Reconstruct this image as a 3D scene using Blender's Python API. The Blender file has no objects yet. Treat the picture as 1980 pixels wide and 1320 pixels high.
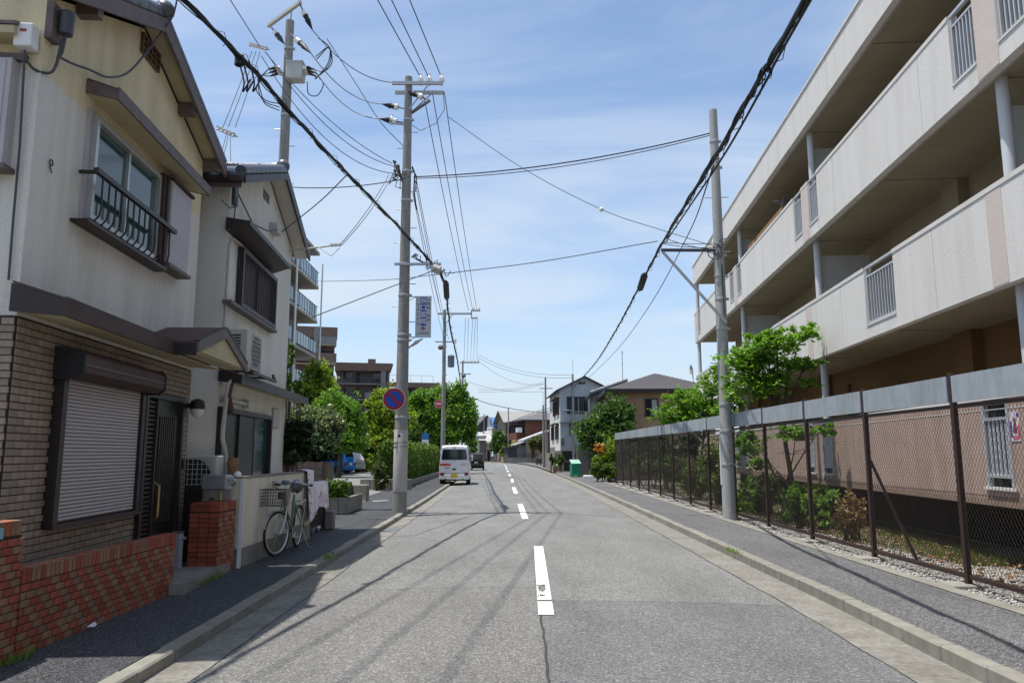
import bpy, bmesh, math, random
import numpy as np
from mathutils import Vector, Matrix, Euler, noise
R = math.radians
random.seed(7)
S = bpy.context.scene
COL = S.collection

# ---------------------------------------------------------------- camera
CF, CX, CY, CH = 1460.0, 990.0, 660.0, 1.55
PITCH = math.atan(216 / CF)
cam_d = bpy.data.cameras.new('camera')
cam_d.sensor_width = 36.0
cam_d.lens = CF / 1980 * 36
cam_d.clip_end = 4000
cam = bpy.data.objects.new('camera', cam_d)
cam.location = (0, 0, CH)
cam.rotation_euler = (R(90) + PITCH, 0, 0)
COL.objects.link(cam)
S.camera = cam

# ---------------------------------------------------------------- world, sun, exposure
SUN = Vector((-0.275, -0.03, 1.0)).normalized()
W = bpy.data.worlds.new('World')
S.world = W
W.use_nodes = True
nt = W.node_tree
nt.nodes.clear()
def wn(t, **k):
    n = nt.nodes.new(t)
    for a, b in k.items():
        setattr(n, a, b)
    return n
out = wn('ShaderNodeOutputWorld')
bg = wn('ShaderNodeBackground')
bg.inputs['Strength'].default_value = 0.15
sky = wn('ShaderNodeTexSky', sky_type='NISHITA', sun_disc=False)
sky.sun_elevation = math.asin(SUN.z)
sky.sun_rotation = math.atan2(SUN.x, SUN.y)
sky.altitude = 0
sky.air_density = 1.0
sky.dust_density = 0.8
sky.ozone_density = 2.2
tc = wn('ShaderNodeTexCoord')
sep = wn('ShaderNodeSeparateXYZ')
nt.links.new(tc.outputs['Generated'], sep.inputs[0])
def wm(op, a, b=None):
    n = wn('ShaderNodeMath', operation=op)
    for i, v in enumerate((a, b)):
        if v is None: continue
        if isinstance(v, (int, float)): n.inputs[i].default_value = v
        else: nt.links.new(v, n.inputs[i])
    return n.outputs[0]
zz = wm('ADD', wm('MAXIMUM', sep.outputs['Z'], 0.0), 0.12)
comb = wn('ShaderNodeCombineXYZ')
nt.links.new(wm('DIVIDE', sep.outputs['X'], zz), comb.inputs[0])
nt.links.new(wm('DIVIDE', sep.outputs['Y'], zz), comb.inputs[1])
mp = wn('ShaderNodeMapping')
mp.inputs['Rotation'].default_value = (0, 0, R(-38))
mp.inputs['Scale'].default_value = (0.8, 1.9, 1)
nt.links.new(comb.outputs[0], mp.inputs[0])
n1 = wn('ShaderNodeTexNoise')
n1.inputs['Scale'].default_value = 0.62
n1.inputs['Detail'].default_value = 7
n1.inputs['Roughness'].default_value = 0.56
n1.inputs['Distortion'].default_value = 0.7
nt.links.new(mp.outputs[0], n1.inputs['Vector'])
rmp = wn('ShaderNodeValToRGB')
rmp.color_ramp.elements[0].position = 0.37
rmp.color_ramp.elements[0].color = (0.0, 0.0, 0.0, 1)
rmp.color_ramp.elements[1].position = 0.66
rmp.color_ramp.elements[1].color = (0.85, 0.85, 0.85, 1)
nt.links.new(n1.outputs['Fac'], rmp.inputs[0])
mixc = wn('ShaderNodeMixRGB')
mixc.inputs['Color2'].default_value = (4.0, 4.5, 5.05, 1)
nt.links.new(rmp.outputs[0], mixc.inputs['Fac'])
nt.links.new(sky.outputs[0], mixc.inputs['Color1'])
hz = wm('MULTIPLY', wm('POWER', 2.718, wm('MULTIPLY', wm('MAXIMUM', sep.outputs['Z'], 0.0), -5.5)), 0.80)
mixh = wn('ShaderNodeMixRGB')
mixh.inputs['Color2'].default_value = (3.15, 3.78, 4.45, 1)
nt.links.new(hz, mixh.inputs['Fac'])
nt.links.new(mixc.outputs[0], mixh.inputs['Color1'])
nt.links.new(mixh.outputs[0], bg.inputs['Color'])
nt.links.new(bg.outputs[0], out.inputs['Surface'])

sun_d = bpy.data.lights.new('sun', 'SUN')
sun_d.energy = 4.6
sun_d.angle = R(0.53)
sun_d.color = (1.0, 0.955, 0.88)
sun = bpy.data.objects.new('sun', sun_d)
sun.rotation_euler = (-SUN).to_track_quat('-Z', 'Y').to_euler()
sun.location = (0, 0, 60)
COL.objects.link(sun)
S.view_settings.view_transform = 'Standard'
S.view_settings.look = 'None'
S.view_settings.gamma = 1
S.view_settings.exposure = 0.36
S.view_settings.use_curve_mapping = False
S.cycles.max_bounces = 6
S.cycles.use_denoising = True

# ---------------------------------------------------------------- helpers
def at(u, v, Y):
    """photo pixel (1980 x 1320) and forward distance -> point in the street"""
    dz = (CY - v) / CF
    c, s = math.cos(PITCH), math.sin(PITCH)
    y, z = c - dz * s, s + dz * c
    t = Y / y
    return Vector(((u - CX) / CF * t, Y, CH + z * t))

class MB:
    def __init__(self):
        self.v, self.f, self.m = [], [], []
    def add(self, vs, fs, mi=0):
        o = len(self.v)
        self.v += [tuple(p) for p in vs]
        self.f += [tuple(i + o for i in q) for q in fs]
        self.m += [mi] * len(fs)
        return self
    def box(self, x0, x1, y0, y1, z0, z1, mi=0):
        vs = [(x, y, z) for x in (x0, x1) for y in (y0, y1) for z in (z0, z1)]
        return self.add(vs, [(0, 1, 3, 2), (4, 6, 7, 5), (0, 4, 5, 1), (2, 3, 7, 6), (0, 2, 6, 4), (1, 5, 7, 3)], mi)
    def bar(self, p0, p1, w, h, mi=0):
        p0, p1 = Vector(p0), Vector(p1)
        d = (p1 - p0).normalized()
        up = Vector((0, 0, 1)) if abs(d.z) < .95 else Vector((1, 0, 0))
        a = d.cross(up).normalized() * (w / 2)
        b = a.cross(d).normalized() * (h / 2)
        vs = [p + sa * a + sb * b for p in (p0, p1) for sa, sb in ((-1, -1), (1, -1), (1, 1), (-1, 1))]
        return self.add(vs, [(0, 1, 2, 3), (7, 6, 5, 4), (0, 4, 5, 1), (1, 5, 6, 2), (2, 6, 7, 3), (3, 7, 4, 0)], mi)
    def quad(self, *p, mi=0):
        return self.add(p, [tuple(range(len(p)))], mi)
    def prism(self, pts, axis, a, b, mi=0):
        n = len(pts)
        def P(q, t):
            return {'x': (t, q[0], q[1]), 'y': (q[0], t, q[1]), 'z': (q[0], q[1], t)}[axis]
        vs = [P(q, a) for q in pts] + [P(q, b) for q in pts]
        fs = [tuple(range(n)), tuple(range(2 * n - 1, n - 1, -1))] + [(i, (i + 1) % n, (i + 1) % n + n, i + n) for i in range(n)]
        return self.add(vs, fs, mi)
    def tube(self, path, r, n=6, mi=0, caps=True):
        P = [Vector(p) for p in path]
        rs = r if isinstance(r, (list, tuple)) else [r] * len(P)
        vs, fs = [], []
        ref = None
        for i, p in enumerate(P):
            d = (P[min(i + 1, len(P) - 1)] - P[max(i - 1, 0)])
            if d.length < 1e-9: d = Vector((0, 0, 1))
            d.normalize()
            if ref is None:
                ref = Vector((0, 0, 1)) if abs(d.z) < .9 else Vector((1, 0, 0))
            a = d.cross(ref).normalized()
            b = a.cross(d).normalized()
            ref = b
            for k in range(n):
                t = 2 * math.pi * k / n
                vs.append(p + rs[i] * (math.cos(t) * a + math.sin(t) * b))
        for i in range(len(P) - 1):
            for k in range(n):
                k2 = (k + 1) % n
                fs.append((i * n + k, i * n + k2, (i + 1) * n + k2, (i + 1) * n + k))
        if caps:
            fs.append(tuple(range(n - 1, -1, -1)))
            fs.append(tuple((len(P) - 1) * n + k for k in range(n)))
        return self.add(vs, fs, mi)
    def cyl(self, p0, p1, r0, r1=None, n=12, mi=0):
        return self.tube([p0, p1], [r0, r0 if r1 is None else r1], n, mi)
    def lathe(self, prof, c=(0, 0, 0), n=12, axis='z', mi=0):
        vs, fs = [], []
        for r, h in prof:
            for k in range(n):
                t = 2 * math.pi * k / n
                a, b = r * math.cos(t), r * math.sin(t)
                q = {'z': (a, b, h), 'x': (h, a, b), 'y': (a, h, b)}[axis]
                vs.append((c[0] + q[0], c[1] + q[1], c[2] + q[2]))
        m = len(prof)
        for i in range(m - 1):
            for k in range(n):
                k2 = (k + 1) % n
                fs.append((i * n + k, i * n + k2, (i + 1) * n + k2, (i + 1) * n + k))
        fs.append(tuple(range(n - 1, -1, -1)))
        fs.append(tuple((m - 1) * n + k for k in range(n)))
        return self.add(vs, fs, mi)
    def torus(self, c, Rr, r, axis='x', n=28, k=6, mi=0):
        vs, fs = [], []
        for i in range(n):
            t = 2 * math.pi * i / n
            for j in range(k):
                q = 2 * math.pi * j / k
                rad = Rr + r * math.cos(q)
                a, b, h = rad * math.cos(t), rad * math.sin(t), r * math.sin(q)
                p = {'z': (a, b, h), 'x': (h, a, b), 'y': (a, h, b)}[axis]
                vs.append((c[0] + p[0], c[1] + p[1], c[2] + p[2]))
        for i in range(n):
            for j in range(k):
                i2, j2 = (i + 1) % n, (j + 1) % k
                fs.append((i * k + j, i2 * k + j, i2 * k + j2, i * k + j2))
        return self.add(vs, fs, mi)
    def ball(self, c, r, n=10, m=6, sz=1.0, mi=0):
        prof = [(max(.001, r * math.sin(math.pi * i / m)), -r * sz * math.cos(math.pi * i / m)) for i in range(m + 1)]
        return self.lathe(prof, c, n, 'z', mi)
    def shift(self, d):
        self.v = [(p[0] + d[0], p[1] + d[1], p[2] + d[2]) for p in self.v]
        return self
    def mesh(self, name, mats, smooth=False, bevel=0.0):
        me = bpy.data.meshes.new(name)
        me.from_pydata(self.v, [], self.f)
        bm = bmesh.new()
        bm.from_mesh(me)
        for f_, i in zip(bm.faces, self.m):
            f_.material_index = i
        bmesh.ops.recalc_face_normals(bm, faces=bm.faces)
        if bevel > 0:
            bmesh.ops.bevel(bm, geom=[e for e in bm.edges if len(e.link_faces) == 2 and e.calc_face_angle(0) > 0.6],
                            offset=bevel, segments=1, affect='EDGES', profile=0.7)
        bm.to_mesh(me)
        bm.free()
        for m in (mats if isinstance(mats, (list, tuple)) else [mats]):
            me.materials.append(m)
        if smooth:
            me.polygons.foreach_set('use_smooth', [True] * len(me.polygons))
            try: me.set_sharp_from_angle(angle=R(38))
            except Exception: pass
        return me
    def build(self, name, mats, parent=None, smooth=False, bevel=0.0, world=False, **tags):
        if world and parent is not None:
            mi = parent_matrix(parent).inverted()
            self.v = [tuple(mi @ Vector(p)) for p in self.v]
        o = bpy.data.objects.new(name, self.mesh(name, mats, smooth, bevel))
        COL.objects.link(o)
        if parent is not None: o.parent = parent
        for k, v in tags.items(): o[k] = v
        return o

def parent_matrix(o):
    m = Matrix.Translation(o.location) @ o.rotation_euler.to_matrix().to_4x4()
    return parent_matrix(o.parent) @ m if o.parent else m

def thing(name, label, category, loc=(0, 0, 0), rz=0.0, group=None):
    o = bpy.data.objects.new(name, None)
    o.empty_display_size = 0.2
    o.location = loc
    o.rotation_euler = (0, 0, rz)
    o['label'] = label
    o['category'] = category
    if group: o['group'] = group
    COL.objects.link(o)
    return o

def curve(p, n=10):
    """Catmull-Rom through points"""
    P = [Vector(q) for q in p]; P = [2 * P[0] - P[1]] + P + [2 * P[-1] - P[-2]]; o = []
    for i in range(1, len(P) - 2):
        for k in range(n):
            t = k / n
            o.append(.5 * ((2 * P[i]) + (P[i + 1] - P[i - 1]) * t + (2 * P[i - 1] - 5 * P[i] + 4 * P[i + 1] - P[i + 2]) * t * t + (3 * P[i] - P[i - 1] - 3 * P[i + 1] + P[i + 2]) * t ** 3))
    return o + [P[-2]]

def sub(name, parent, loc=(0, 0, 0), rz=0.0):
    o = bpy.data.objects.new(name, None)
    o.empty_display_size = 0.1
    o.location = loc
    o.rotation_euler = (0, 0, rz)
    o.parent = parent
    COL.objects.link(o)
    return o

def inst(me, name, parent, loc=(0, 0, 0), scale=(1, 1, 1), rot=(0, 0, 0)):
    o = bpy.data.objects.new(name, me)
    o.location, o.scale, o.rotation_euler = loc, scale, rot
    o.parent = parent
    COL.objects.link(o)
    return o

def copy_tree(o, parent=None):
    c = o.copy()
    COL.objects.link(c)
    if parent is not None: c.parent = parent
    for ch in list(o.children): copy_tree(ch, c)
    return c

def tag(o, label, category, group=None):
    o['label'] = label
    o['category'] = category
    if group: o['group'] = group
    return o

# ---------------------------------------------------------------- materials
def mat(name, col, rough=0.8, var=0.12, scale=6.0, bump=0.0, bscale=60.0, metal=0.0, spec=0.35, rnd=0.0,
        stain=0.0, sscale=1.2, col2=None, streak=False, coat=0.0, detail=4):
    m = bpy.data.materials.new(name)
    m.use_nodes = True
    t = m.node_tree
    b = t.nodes['Principled BSDF']
    b.inputs['Roughness'].default_value = rough
    b.inputs['Metallic'].default_value = metal
    b.inputs['Specular IOR Level'].default_value = spec
    if coat: b.inputs['Coat Weight'].default_value = coat
    c = t.nodes.new('ShaderNodeTexCoord')
    cur = None
    if var > 0 or col2:
        n = t.nodes.new('ShaderNodeTexNoise')
        n.inputs['Scale'].default_value = scale
        n.inputs['Detail'].default_value = detail
        t.links.new(c.outputs['Object'], n.inputs['Vector'])
        r = t.nodes.new('ShaderNodeValToRGB')
        r.color_ramp.elements[0].position = .32
        r.color_ramp.elements[1].position = .68
        hi = col2 or tuple(min(1, x * (1 + var)) for x in col)
        lo = col if col2 else tuple(x * (1 - var) for x in col)
        r.color_ramp.elements[0].color = (*lo, 1)
        r.color_ramp.elements[1].color = (*hi, 1)
        t.links.new(n.outputs['Fac'], r.inputs[0])
        cur = r.outputs[0]
    if stain > 0:
        n = t.nodes.new('ShaderNodeTexNoise')
        n.inputs['Scale'].default_value = sscale
        n.inputs['Detail'].default_value = 6
        n.inputs['Roughness'].default_value = .65
        if streak:
            mpn = t.nodes.new('ShaderNodeMapping')
            mpn.inputs['Scale'].default_value = (3.0, 3.0, .35)
            t.links.new(c.outputs['Object'], mpn.inputs[0])
            t.links.new(mpn.outputs[0], n.inputs['Vector'])
        else:
            t.links.new(c.outputs['Object'], n.inputs['Vector'])
        r = t.nodes.new('ShaderNodeValToRGB')
        r.color_ramp.elements[0].position = .42
        r.color_ramp.elements[1].position = .72
        r.color_ramp.elements[0].color = (1, 1, 1, 1)
        k = 1 - stain
        r.color_ramp.elements[1].color = (k, k * .97, k * .92, 1)
        t.links.new(n.outputs['Fac'], r.inputs[0])
        mx = t.nodes.new('ShaderNodeMixRGB')
        mx.blend_type = 'MULTIPLY'
        mx.inputs[0].default_value = 1
        if cur is not None: t.links.new(cur, mx.inputs[1])
        else: mx.inputs[1].default_value = (*col, 1)
        t.links.new(r.outputs[0], mx.inputs[2])
        cur = mx.outputs[0]
    if rnd > 0:
        oi = t.nodes.new('ShaderNodeObjectInfo')
        mr = t.nodes.new('ShaderNodeMapRange')
        mr.inputs['To Min'].default_value = 1 - rnd
        mr.inputs['To Max'].default_value = 1 + rnd
        t.links.new(oi.outputs['Random'], mr.inputs['Value'])
        mx = t.nodes.new('ShaderNodeVectorMath')
        mx.operation = 'SCALE'
        if cur is not None: t.links.new(cur, mx.inputs[0])
        else: mx.inputs[0].default_value = col
        t.links.new(mr.outputs[0], mx.inputs['Scale'])
        cur = mx.outputs[0]
    if cur is not None: t.links.new(cur, b.inputs['Base Color'])
    else: b.inputs['Base Color'].default_value = (*col, 1)
    if bump > 0:
        n = t.nodes.new('ShaderNodeTexNoise')
        n.inputs['Scale'].default_value = bscale
        n.inputs['Detail'].default_value = 5
        t.links.new(c.outputs['Object'], n.inputs['Vector'])
        bp = t.nodes.new('ShaderNodeBump')
        bp.inputs['Strength'].default_value = min(1, bump)
        bp.inputs['Distance'].default_value = .02
        t.links.new(n.outputs['Fac'], bp.inputs['Height'])
        t.links.new(bp.outputs[0], b.inputs['Normal'])
    return m

def asphalt(name, base, grain=.42, patch=.17):
    """bituminous surface: pale chippings in a darker binder, slow wear patches"""
    m = bpy.data.materials.new(name)
    m.use_nodes = True
    t = m.node_tree
    b = t.nodes['Principled BSDF']
    b.inputs['Roughness'].default_value = .82
    b.inputs['Specular IOR Level'].default_value = .3
    c = t.nodes.new('ShaderNodeTexCoord')
    v = t.nodes.new('ShaderNodeTexVoronoi')
    v.inputs['Scale'].default_value = 95
    t.links.new(c.outputs['Object'], v.inputs['Vector'])
    s = t.nodes.new('ShaderNodeSeparateColor')
    t.links.new(v.outputs['Color'], s.inputs[0])
    r = t.nodes.new('ShaderNodeValToRGB')
    e = r.color_ramp.elements
    e[0].position = 0; e[0].color = (*[x * (1 - grain) for x in base], 1)
    e[1].position = 1; e[1].color = (*[min(1, x * (1 + 2.0 * grain)) for x in base], 1)
    q = e.new(.72); q.color = (*base, 1)
    t.links.new(s.outputs[0], r.inputs[0])
    n = t.nodes.new('ShaderNodeTexNoise')
    n.inputs['Scale'].default_value = .75
    n.inputs['Detail'].default_value = 8
    n.inputs['Roughness'].default_value = .62
    mp_ = t.nodes.new('ShaderNodeMapping')
    mp_.inputs['Scale'].default_value = (1.6, .55, 1)
    t.links.new(c.outputs['Object'], mp_.inputs[0])
    t.links.new(mp_.outputs[0], n.inputs['Vector'])
    mr = t.nodes.new('ShaderNodeMapRange')
    mr.inputs['From Min'].default_value = .3
    mr.inputs['From Max'].default_value = .7
    mr.inputs['To Min'].default_value = 1 - patch
    mr.inputs['To Max'].default_value = 1 + patch
    t.links.new(n.outputs['Fac'], mr.inputs['Value'])
    n3 = t.nodes.new('ShaderNodeTexNoise')
    n3.inputs['Scale'].default_value = 18
    n3.inputs['Detail'].default_value = 3
    t.links.new(c.outputs['Object'], n3.inputs['Vector'])
    mr3 = t.nodes.new('ShaderNodeMapRange')
    mr3.inputs['From Min'].default_value = .3
    mr3.inputs['From Max'].default_value = .7
    mr3.inputs['To Min'].default_value = .90
    mr3.inputs['To Max'].default_value = 1.10
    t.links.new(n3.outputs['Fac'], mr3.inputs['Value'])
    mm = t.nodes.new('ShaderNodeMath'); mm.operation = 'MULTIPLY'
    t.links.new(mr.outputs[0], mm.inputs[0]); t.links.new(mr3.outputs[0], mm.inputs[1])
    sc = t.nodes.new('ShaderNodeVectorMath'); sc.operation = 'SCALE'
    t.links.new(r.outputs[0], sc.inputs[0]); t.links.new(mm.outputs[0], sc.inputs['Scale'])
    t.links.new(sc.outputs[0], b.inputs['Base Color'])
    bp = t.nodes.new('ShaderNodeBump')
    bp.inputs['Strength'].default_value = .55
    bp.inputs['Distance'].default_value = .006
    t.links.new(v.outputs['Distance'], bp.inputs['Height'])
    t.links.new(bp.outputs[0], b.inputs['Normal'])
    return m

def leafmat(name, dark, light, trans=.35, rough=.5):
    m = bpy.data.materials.new(name)
    m.use_nodes = True
    t = m.node_tree
    b = t.nodes['Principled BSDF']
    o = t.nodes['Material Output']
    g = t.nodes.new('ShaderNodeNewGeometry')
    r = t.nodes.new('ShaderNodeValToRGB')
    r.color_ramp.elements[0].color = (*dark, 1)
    r.color_ramp.elements[1].color = (*light, 1)
    t.links.new(g.outputs['Random Per Island'], r.inputs[0])
    t.links.new(r.outputs[0], b.inputs['Base Color'])
    b.inputs['Roughness'].default_value = rough
    b.inputs['Specular IOR Level'].default_value = .4
    tr = t.nodes.new('ShaderNodeBsdfTranslucent')
    sc = t.nodes.new('ShaderNodeVectorMath'); sc.operation = 'MULTIPLY'
    sc.inputs[1].default_value = (1.35, 1.5, .55)
    t.links.new(r.outputs[0], sc.inputs[0])
    t.links.new(sc.outputs[0], tr.inputs['Color'])
    mx = t.nodes.new('ShaderNodeMixShader')
    mx.inputs[0].default_value = trans
    t.links.new(b.outputs[0], mx.inputs[1]); t.links.new(tr.outputs[0], mx.inputs[2])
    t.links.new(mx.outputs[0], o.inputs['Surface'])
    return m

def twotone(name, low, high, zsplit, bump, bscale):
    """stucco in two tones, the yellower one above the split height"""
    m = mat(name, low, .9, .10, 70, bump, bscale, stain=.20, sscale=1.1, streak=True)
    t = m.node_tree
    b = t.nodes['Principled BSDF']
    src = b.inputs['Base Color'].links[0].from_socket
    c = t.nodes.new('ShaderNodeTexCoord')
    s = t.nodes.new('ShaderNodeSeparateXYZ')
    t.links.new(c.outputs['Object'], s.inputs[0])
    g = t.nodes.new('ShaderNodeMath'); g.operation = 'GREATER_THAN'
    g.inputs[1].default_value = zsplit
    t.links.new(s.outputs['Z'], g.inputs[0])
    mx = t.nodes.new('ShaderNodeMixRGB'); mx.blend_type = 'MULTIPLY'
    mx.inputs[2].default_value = (high[0] / low[0], high[1] / low[1], high[2] / low[2], 1)
    t.links.new(g.outputs[0], mx.inputs[0]); t.links.new(src, mx.inputs[1])
    t.links.new(mx.outputs[0], b.inputs['Base Color'])
    return m

M = {}
M['road'] = asphalt('road_asphalt', (.172, .171, .164))
M['road_patch_warm'] = asphalt('road_asphalt_warm', (.160, .156, .148))
M['road_patch_dark'] = asphalt('road_asphalt_dark', (.136, .136, .137))
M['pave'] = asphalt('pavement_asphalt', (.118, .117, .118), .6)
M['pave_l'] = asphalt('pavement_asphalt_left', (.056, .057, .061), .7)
M['lot'] = asphalt('lot_asphalt', (.19, .19, .185), .3)
M['gutter'] = mat('gutter_concrete', (.215, .206, .184), .9, .22, 22, .35, 160, stain=.35, sscale=2.2)
M['kerb'] = mat('kerb_concrete', (.25, .24, .21), .88, .14, 12, .25, 120, stain=.25, sscale=3, rnd=.10)
M['seam'] = mat('seam_tar', (.04, .04, .04), .8, 0)
M['paint'] = mat('road_paint', (.78, .78, .76), .7, .05, 30, .1, 90, stain=.10, sscale=9)
M['earth'] = mat('earth', (.13, .11, .08), .95, .3, 1.5, .4, 20)
M['grassbase'] = mat('turf_soil', (.075, .085, .03), .95, .35, 2.2, .4, 25, col2=(.14, .12, .06))
M['gravelbase'] = mat('gravel_bed', (.26, .25, .235), .95, .4, 40, .6, 60)
M['stone'] = mat('gravel_stone', (.42, .41, .39), .9, .25, 9, rnd=.2)
M['concrete'] = mat('pole_concrete', (.25, .245, .23), .85, .10, 9, .12, 80, stain=.22, sscale=2.0, streak=True)
M['concrete_r'] = mat('pole_concrete_pale', (.34, .345, .345), .85, .09, 9, .12, 80, stain=.15, sscale=2.0, streak=True)
M['wall_block'] = mat('block_wall', (.24, .225, .2), .9, .15, 6, .2, 50, stain=.3, sscale=1.3)
M['stucco1'] = twotone('stucco_cream', (.77, .745, .69), (.80, .69, .46), 4.68, .9, 95)
M['stucco2'] = mat('stucco_offwhite', (.75, .735, .69), .9, .08, 80, .7, 110, stain=.12, sscale=.8, streak=True)
M['cream_wall'] = mat('cream_wall', (.70, .66, .54),   .9, .06, 80, .4, 150, stain=.16, sscale=1.5, streak=True)
M['tile_brown'] = mat('tile_brown', (.245, .188, .145), .55, .14, 20, .1, 60, rnd=.16, spec=.4)
M['mortar'] = mat('mortar_dark', (.045, .035, .03), .95, .15, 30)
M['brick_red'] = mat('brick_red', (.27, .066, .038), .8, .2, 25, .25, 90, rnd=.22)
M['brick_tan'] = mat('brick_tan', (.235, .128, .08), .8, .2, 25, .25, 90, rnd=.18)
M['soffit'] = mat('soffit_cream', (.46, .40, .25), .8, .06, 3)
M['brown'] = mat('brown_metal', (.070, .044, .040), .62, .15, 5, spec=.25, stain=.2)
M['brown_d'] = mat('dark_brown_metal', (.024, .015, .014), .45, .1, 5, spec=.45)
M['fascia'] = mat('fascia_greybrown', (.135, .105, .10), .6, .15, 8)
M['roof_br'] = mat('roof_brown_sheet', (.10, .062, .058), .6, .15, 4, spec=.25, stain=.2)
M['kawara'] = mat('kawara_tile', (.075, .085, .10), .35, .12, 12, spec=.6, rnd=.12)
M['shutter'] = mat('shutter_slat', (.42, .37, .375), .5, .05, 6, spec=.4)
M['shutter_w'] = mat('shutter_box_metal', (.42, .40, .42), .5, .06, 4)
M['alu'] = mat('aluminium', (.48, .48, .47), .35, .05, 10, metal=.6)
M['steel'] = mat('galvanised', (.40, .41, .42), .45, .1, 30, metal=.5)
M['black'] = mat('black_rubber', (.018, .018, .02), .6, .1, 10)
M['cable'] = mat('cable_black', (.012, .012, .014), .5, 0)
M['cable_g'] = mat('cable_grey', (.06, .065, .08), .5, 0)
M['porcelain'] = mat('porcelain', (.72, .72, .70), .2, .03, 10, spec=.6)
M['white'] = mat('white_enamel', (.72, .73, .74), .35, .03, 4, spec=.5)
M['acwhite'] = mat('ac_casing', (.46, .455, .43), .5, .05, 4, stain=.15, sscale=2)
M['door'] = mat('door_dark', (.014, .015, .012), .35, .1, 6, spec=.5)
M['brass'] = mat('brass', (.32, .24, .10), .35, .1, 10, metal=.8)
M['glass'] = mat('window_glass', (.014, .020, .022), .06, 0, spec=.6)
M['glass_t'] = mat('window_glass_teal', (.020, .060, .062), .08, 0, spec=.6)
M['curtain'] = mat('curtain_white', (.40, .41, .40), .8, .08, 12)
M['lampglass'] = mat('lamp_opal', (.62, .62, .60), .25, 0)
M['wood'] = mat('driftwood', (.20, .12, .06), .6, .35, 9, .3, 20)
M['apt'] = mat('apt_parapet', (.655, .638, .618), .88, .07, 45, .7, 70, stain=.10, sscale=.9, streak=True)
M['apt_cap'] = mat('apt_cap', (.62, .60, .575), .85, .04, 4, .15, 80, stain=.1, sscale=2)
M['apt_pink'] = mat('apt_pink', (.57, .50, .465), .88, .04, 4, .5, 90, stain=.06, sscale=1)
M['apt_low'] = mat('apt_low_pink', (.43, .315, .265), .88, .05, 3, .4, 80, stain=.22, sscale=1.1, streak=True)
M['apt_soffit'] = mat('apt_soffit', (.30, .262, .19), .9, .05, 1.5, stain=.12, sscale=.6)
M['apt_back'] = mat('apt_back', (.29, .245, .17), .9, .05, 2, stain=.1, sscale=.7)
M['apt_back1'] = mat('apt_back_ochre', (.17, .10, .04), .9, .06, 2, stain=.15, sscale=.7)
M['apt_col'] = mat('apt_column', (.52, .545, .57), .6, .04, 4)
M['apt_rail'] = mat('apt_rail_alu', (.50, .52, .55), .4, .04, 8, metal=.3)
M['panelgrey'] = mat('partition_board', (.50, .51, .51), .7, .04, 3)
M['drip'] = mat('drip_strip', (.40, .375, .36), .85, .06, 6)
M['fence_br'] = mat('fence_brown', (.035, .018, .016), .5, .12, 9, spec=.4)
M['fence_wire'] = mat('fence_wire', (.05, .042, .038), .5, 0)
M['fence_panel'] = mat('fence_board_grey', (.29, .325, .355), .55, .06, 7, stain=.22, sscale=1.8, streak=True, rnd=.07)
M['leaf_spring'] = leafmat('leaf_spring', (.06, .15, .018), (.21, .36, .05), .45)
M['leaf_yellow'] = leafmat('leaf_yellowgreen', (.11, .18, .02), (.32, .38, .05), .45)
M['leaf_mid'] = leafmat('leaf_mid', (.03, .085, .015), (.11, .20, .035), .35)
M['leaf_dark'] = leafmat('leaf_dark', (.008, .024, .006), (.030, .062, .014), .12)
M['leaf_hedge'] = leafmat('leaf_hedge', (.04, .085, .010), (.15, .23, .03), .3)
M['leaf_glossy'] = leafmat('leaf_variegated', (.03, .06, .015), (.30, .33, .16), .2, .35)
M['leaf_orange'] = leafmat('leaf_orange', (.35, .09, .02), (.55, .25, .05), .35)
M['leaf_olive'] = leafmat('leaf_olive', (.05, .07, .015), (.16, .17, .05), .25)
M['leaf_dry'] = leafmat('leaf_dry', (.16, .09, .04), (.30, .20, .09), .2)
M['flower'] = leafmat('petal_white', (.6, .6, .55), (.8, .8, .75), .2)
M['bark'] = mat('bark', (.075, .055, .04), .95, .3, 15, .5, 40)
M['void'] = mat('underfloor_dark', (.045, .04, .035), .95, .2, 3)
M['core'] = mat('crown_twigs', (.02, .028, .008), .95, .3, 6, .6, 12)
M['roofgrey'] = mat('roof_slate', (.12, .115, .12), .7, .12, 5, .2, 30)
M['roofpale'] = mat('roof_pale', (.27, .27, .255), .7, .1, 5)
M['roofblue'] = mat('roof_blue', (.06, .17, .40), .5, .08, 5)
M['roofwhite'] = mat('roof_whitish', (.40, .41, .41), .6, .06, 6)
M['h_white'] = mat('house_white', (.66, .66, .65), .8, .03, 4, stain=.06, sscale=.6)
M['h_white_shaded'] = mat('house_white_shaded', (.42, .45, .49), .8, .03, 4, stain=.06, sscale=.6)  # darker copy of the house white, shade put into the colour
M['h_tan'] = mat('house_tan', (.36, .25, .165), .85, .04, 4, stain=.05, sscale=.6)
M['h_brown'] = mat('house_brickbrown', (.155, .062, .045), .85, .12, 12, stain=.1, sscale=1)
M['h_beige'] = mat('house_beige', (.33, .28, .20), .85, .06, 4, stain=.12, sscale=.6)
M['h_dark'] = mat('house_dark', (.055, .055, .06), .8, .1, 4)
M['h_grey'] = mat('house_grey', (.20, .205, .21), .8, .06, 4)
M['blockA'] = mat('block_concrete', (.34, .315, .28), .85, .06, 2, stain=.12, sscale=.5)
M['blockB'] = mat('block_brown_tile', (.17, .115, .095), .8, .08, 6, stain=.08, sscale=.5)
M['blockC'] = mat('block_grey_tile', (.155, .135, .135), .8, .08, 6, stain=.08, sscale=.5)
M['glassrail'] = mat('rail_glass', (.20, .29, .32), .15, .05, 2, spec=.5)
M['glassrail_d'] = mat('rail_glass_dark', (.03, .04, .05), .15, 0, spec=.5)

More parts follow.
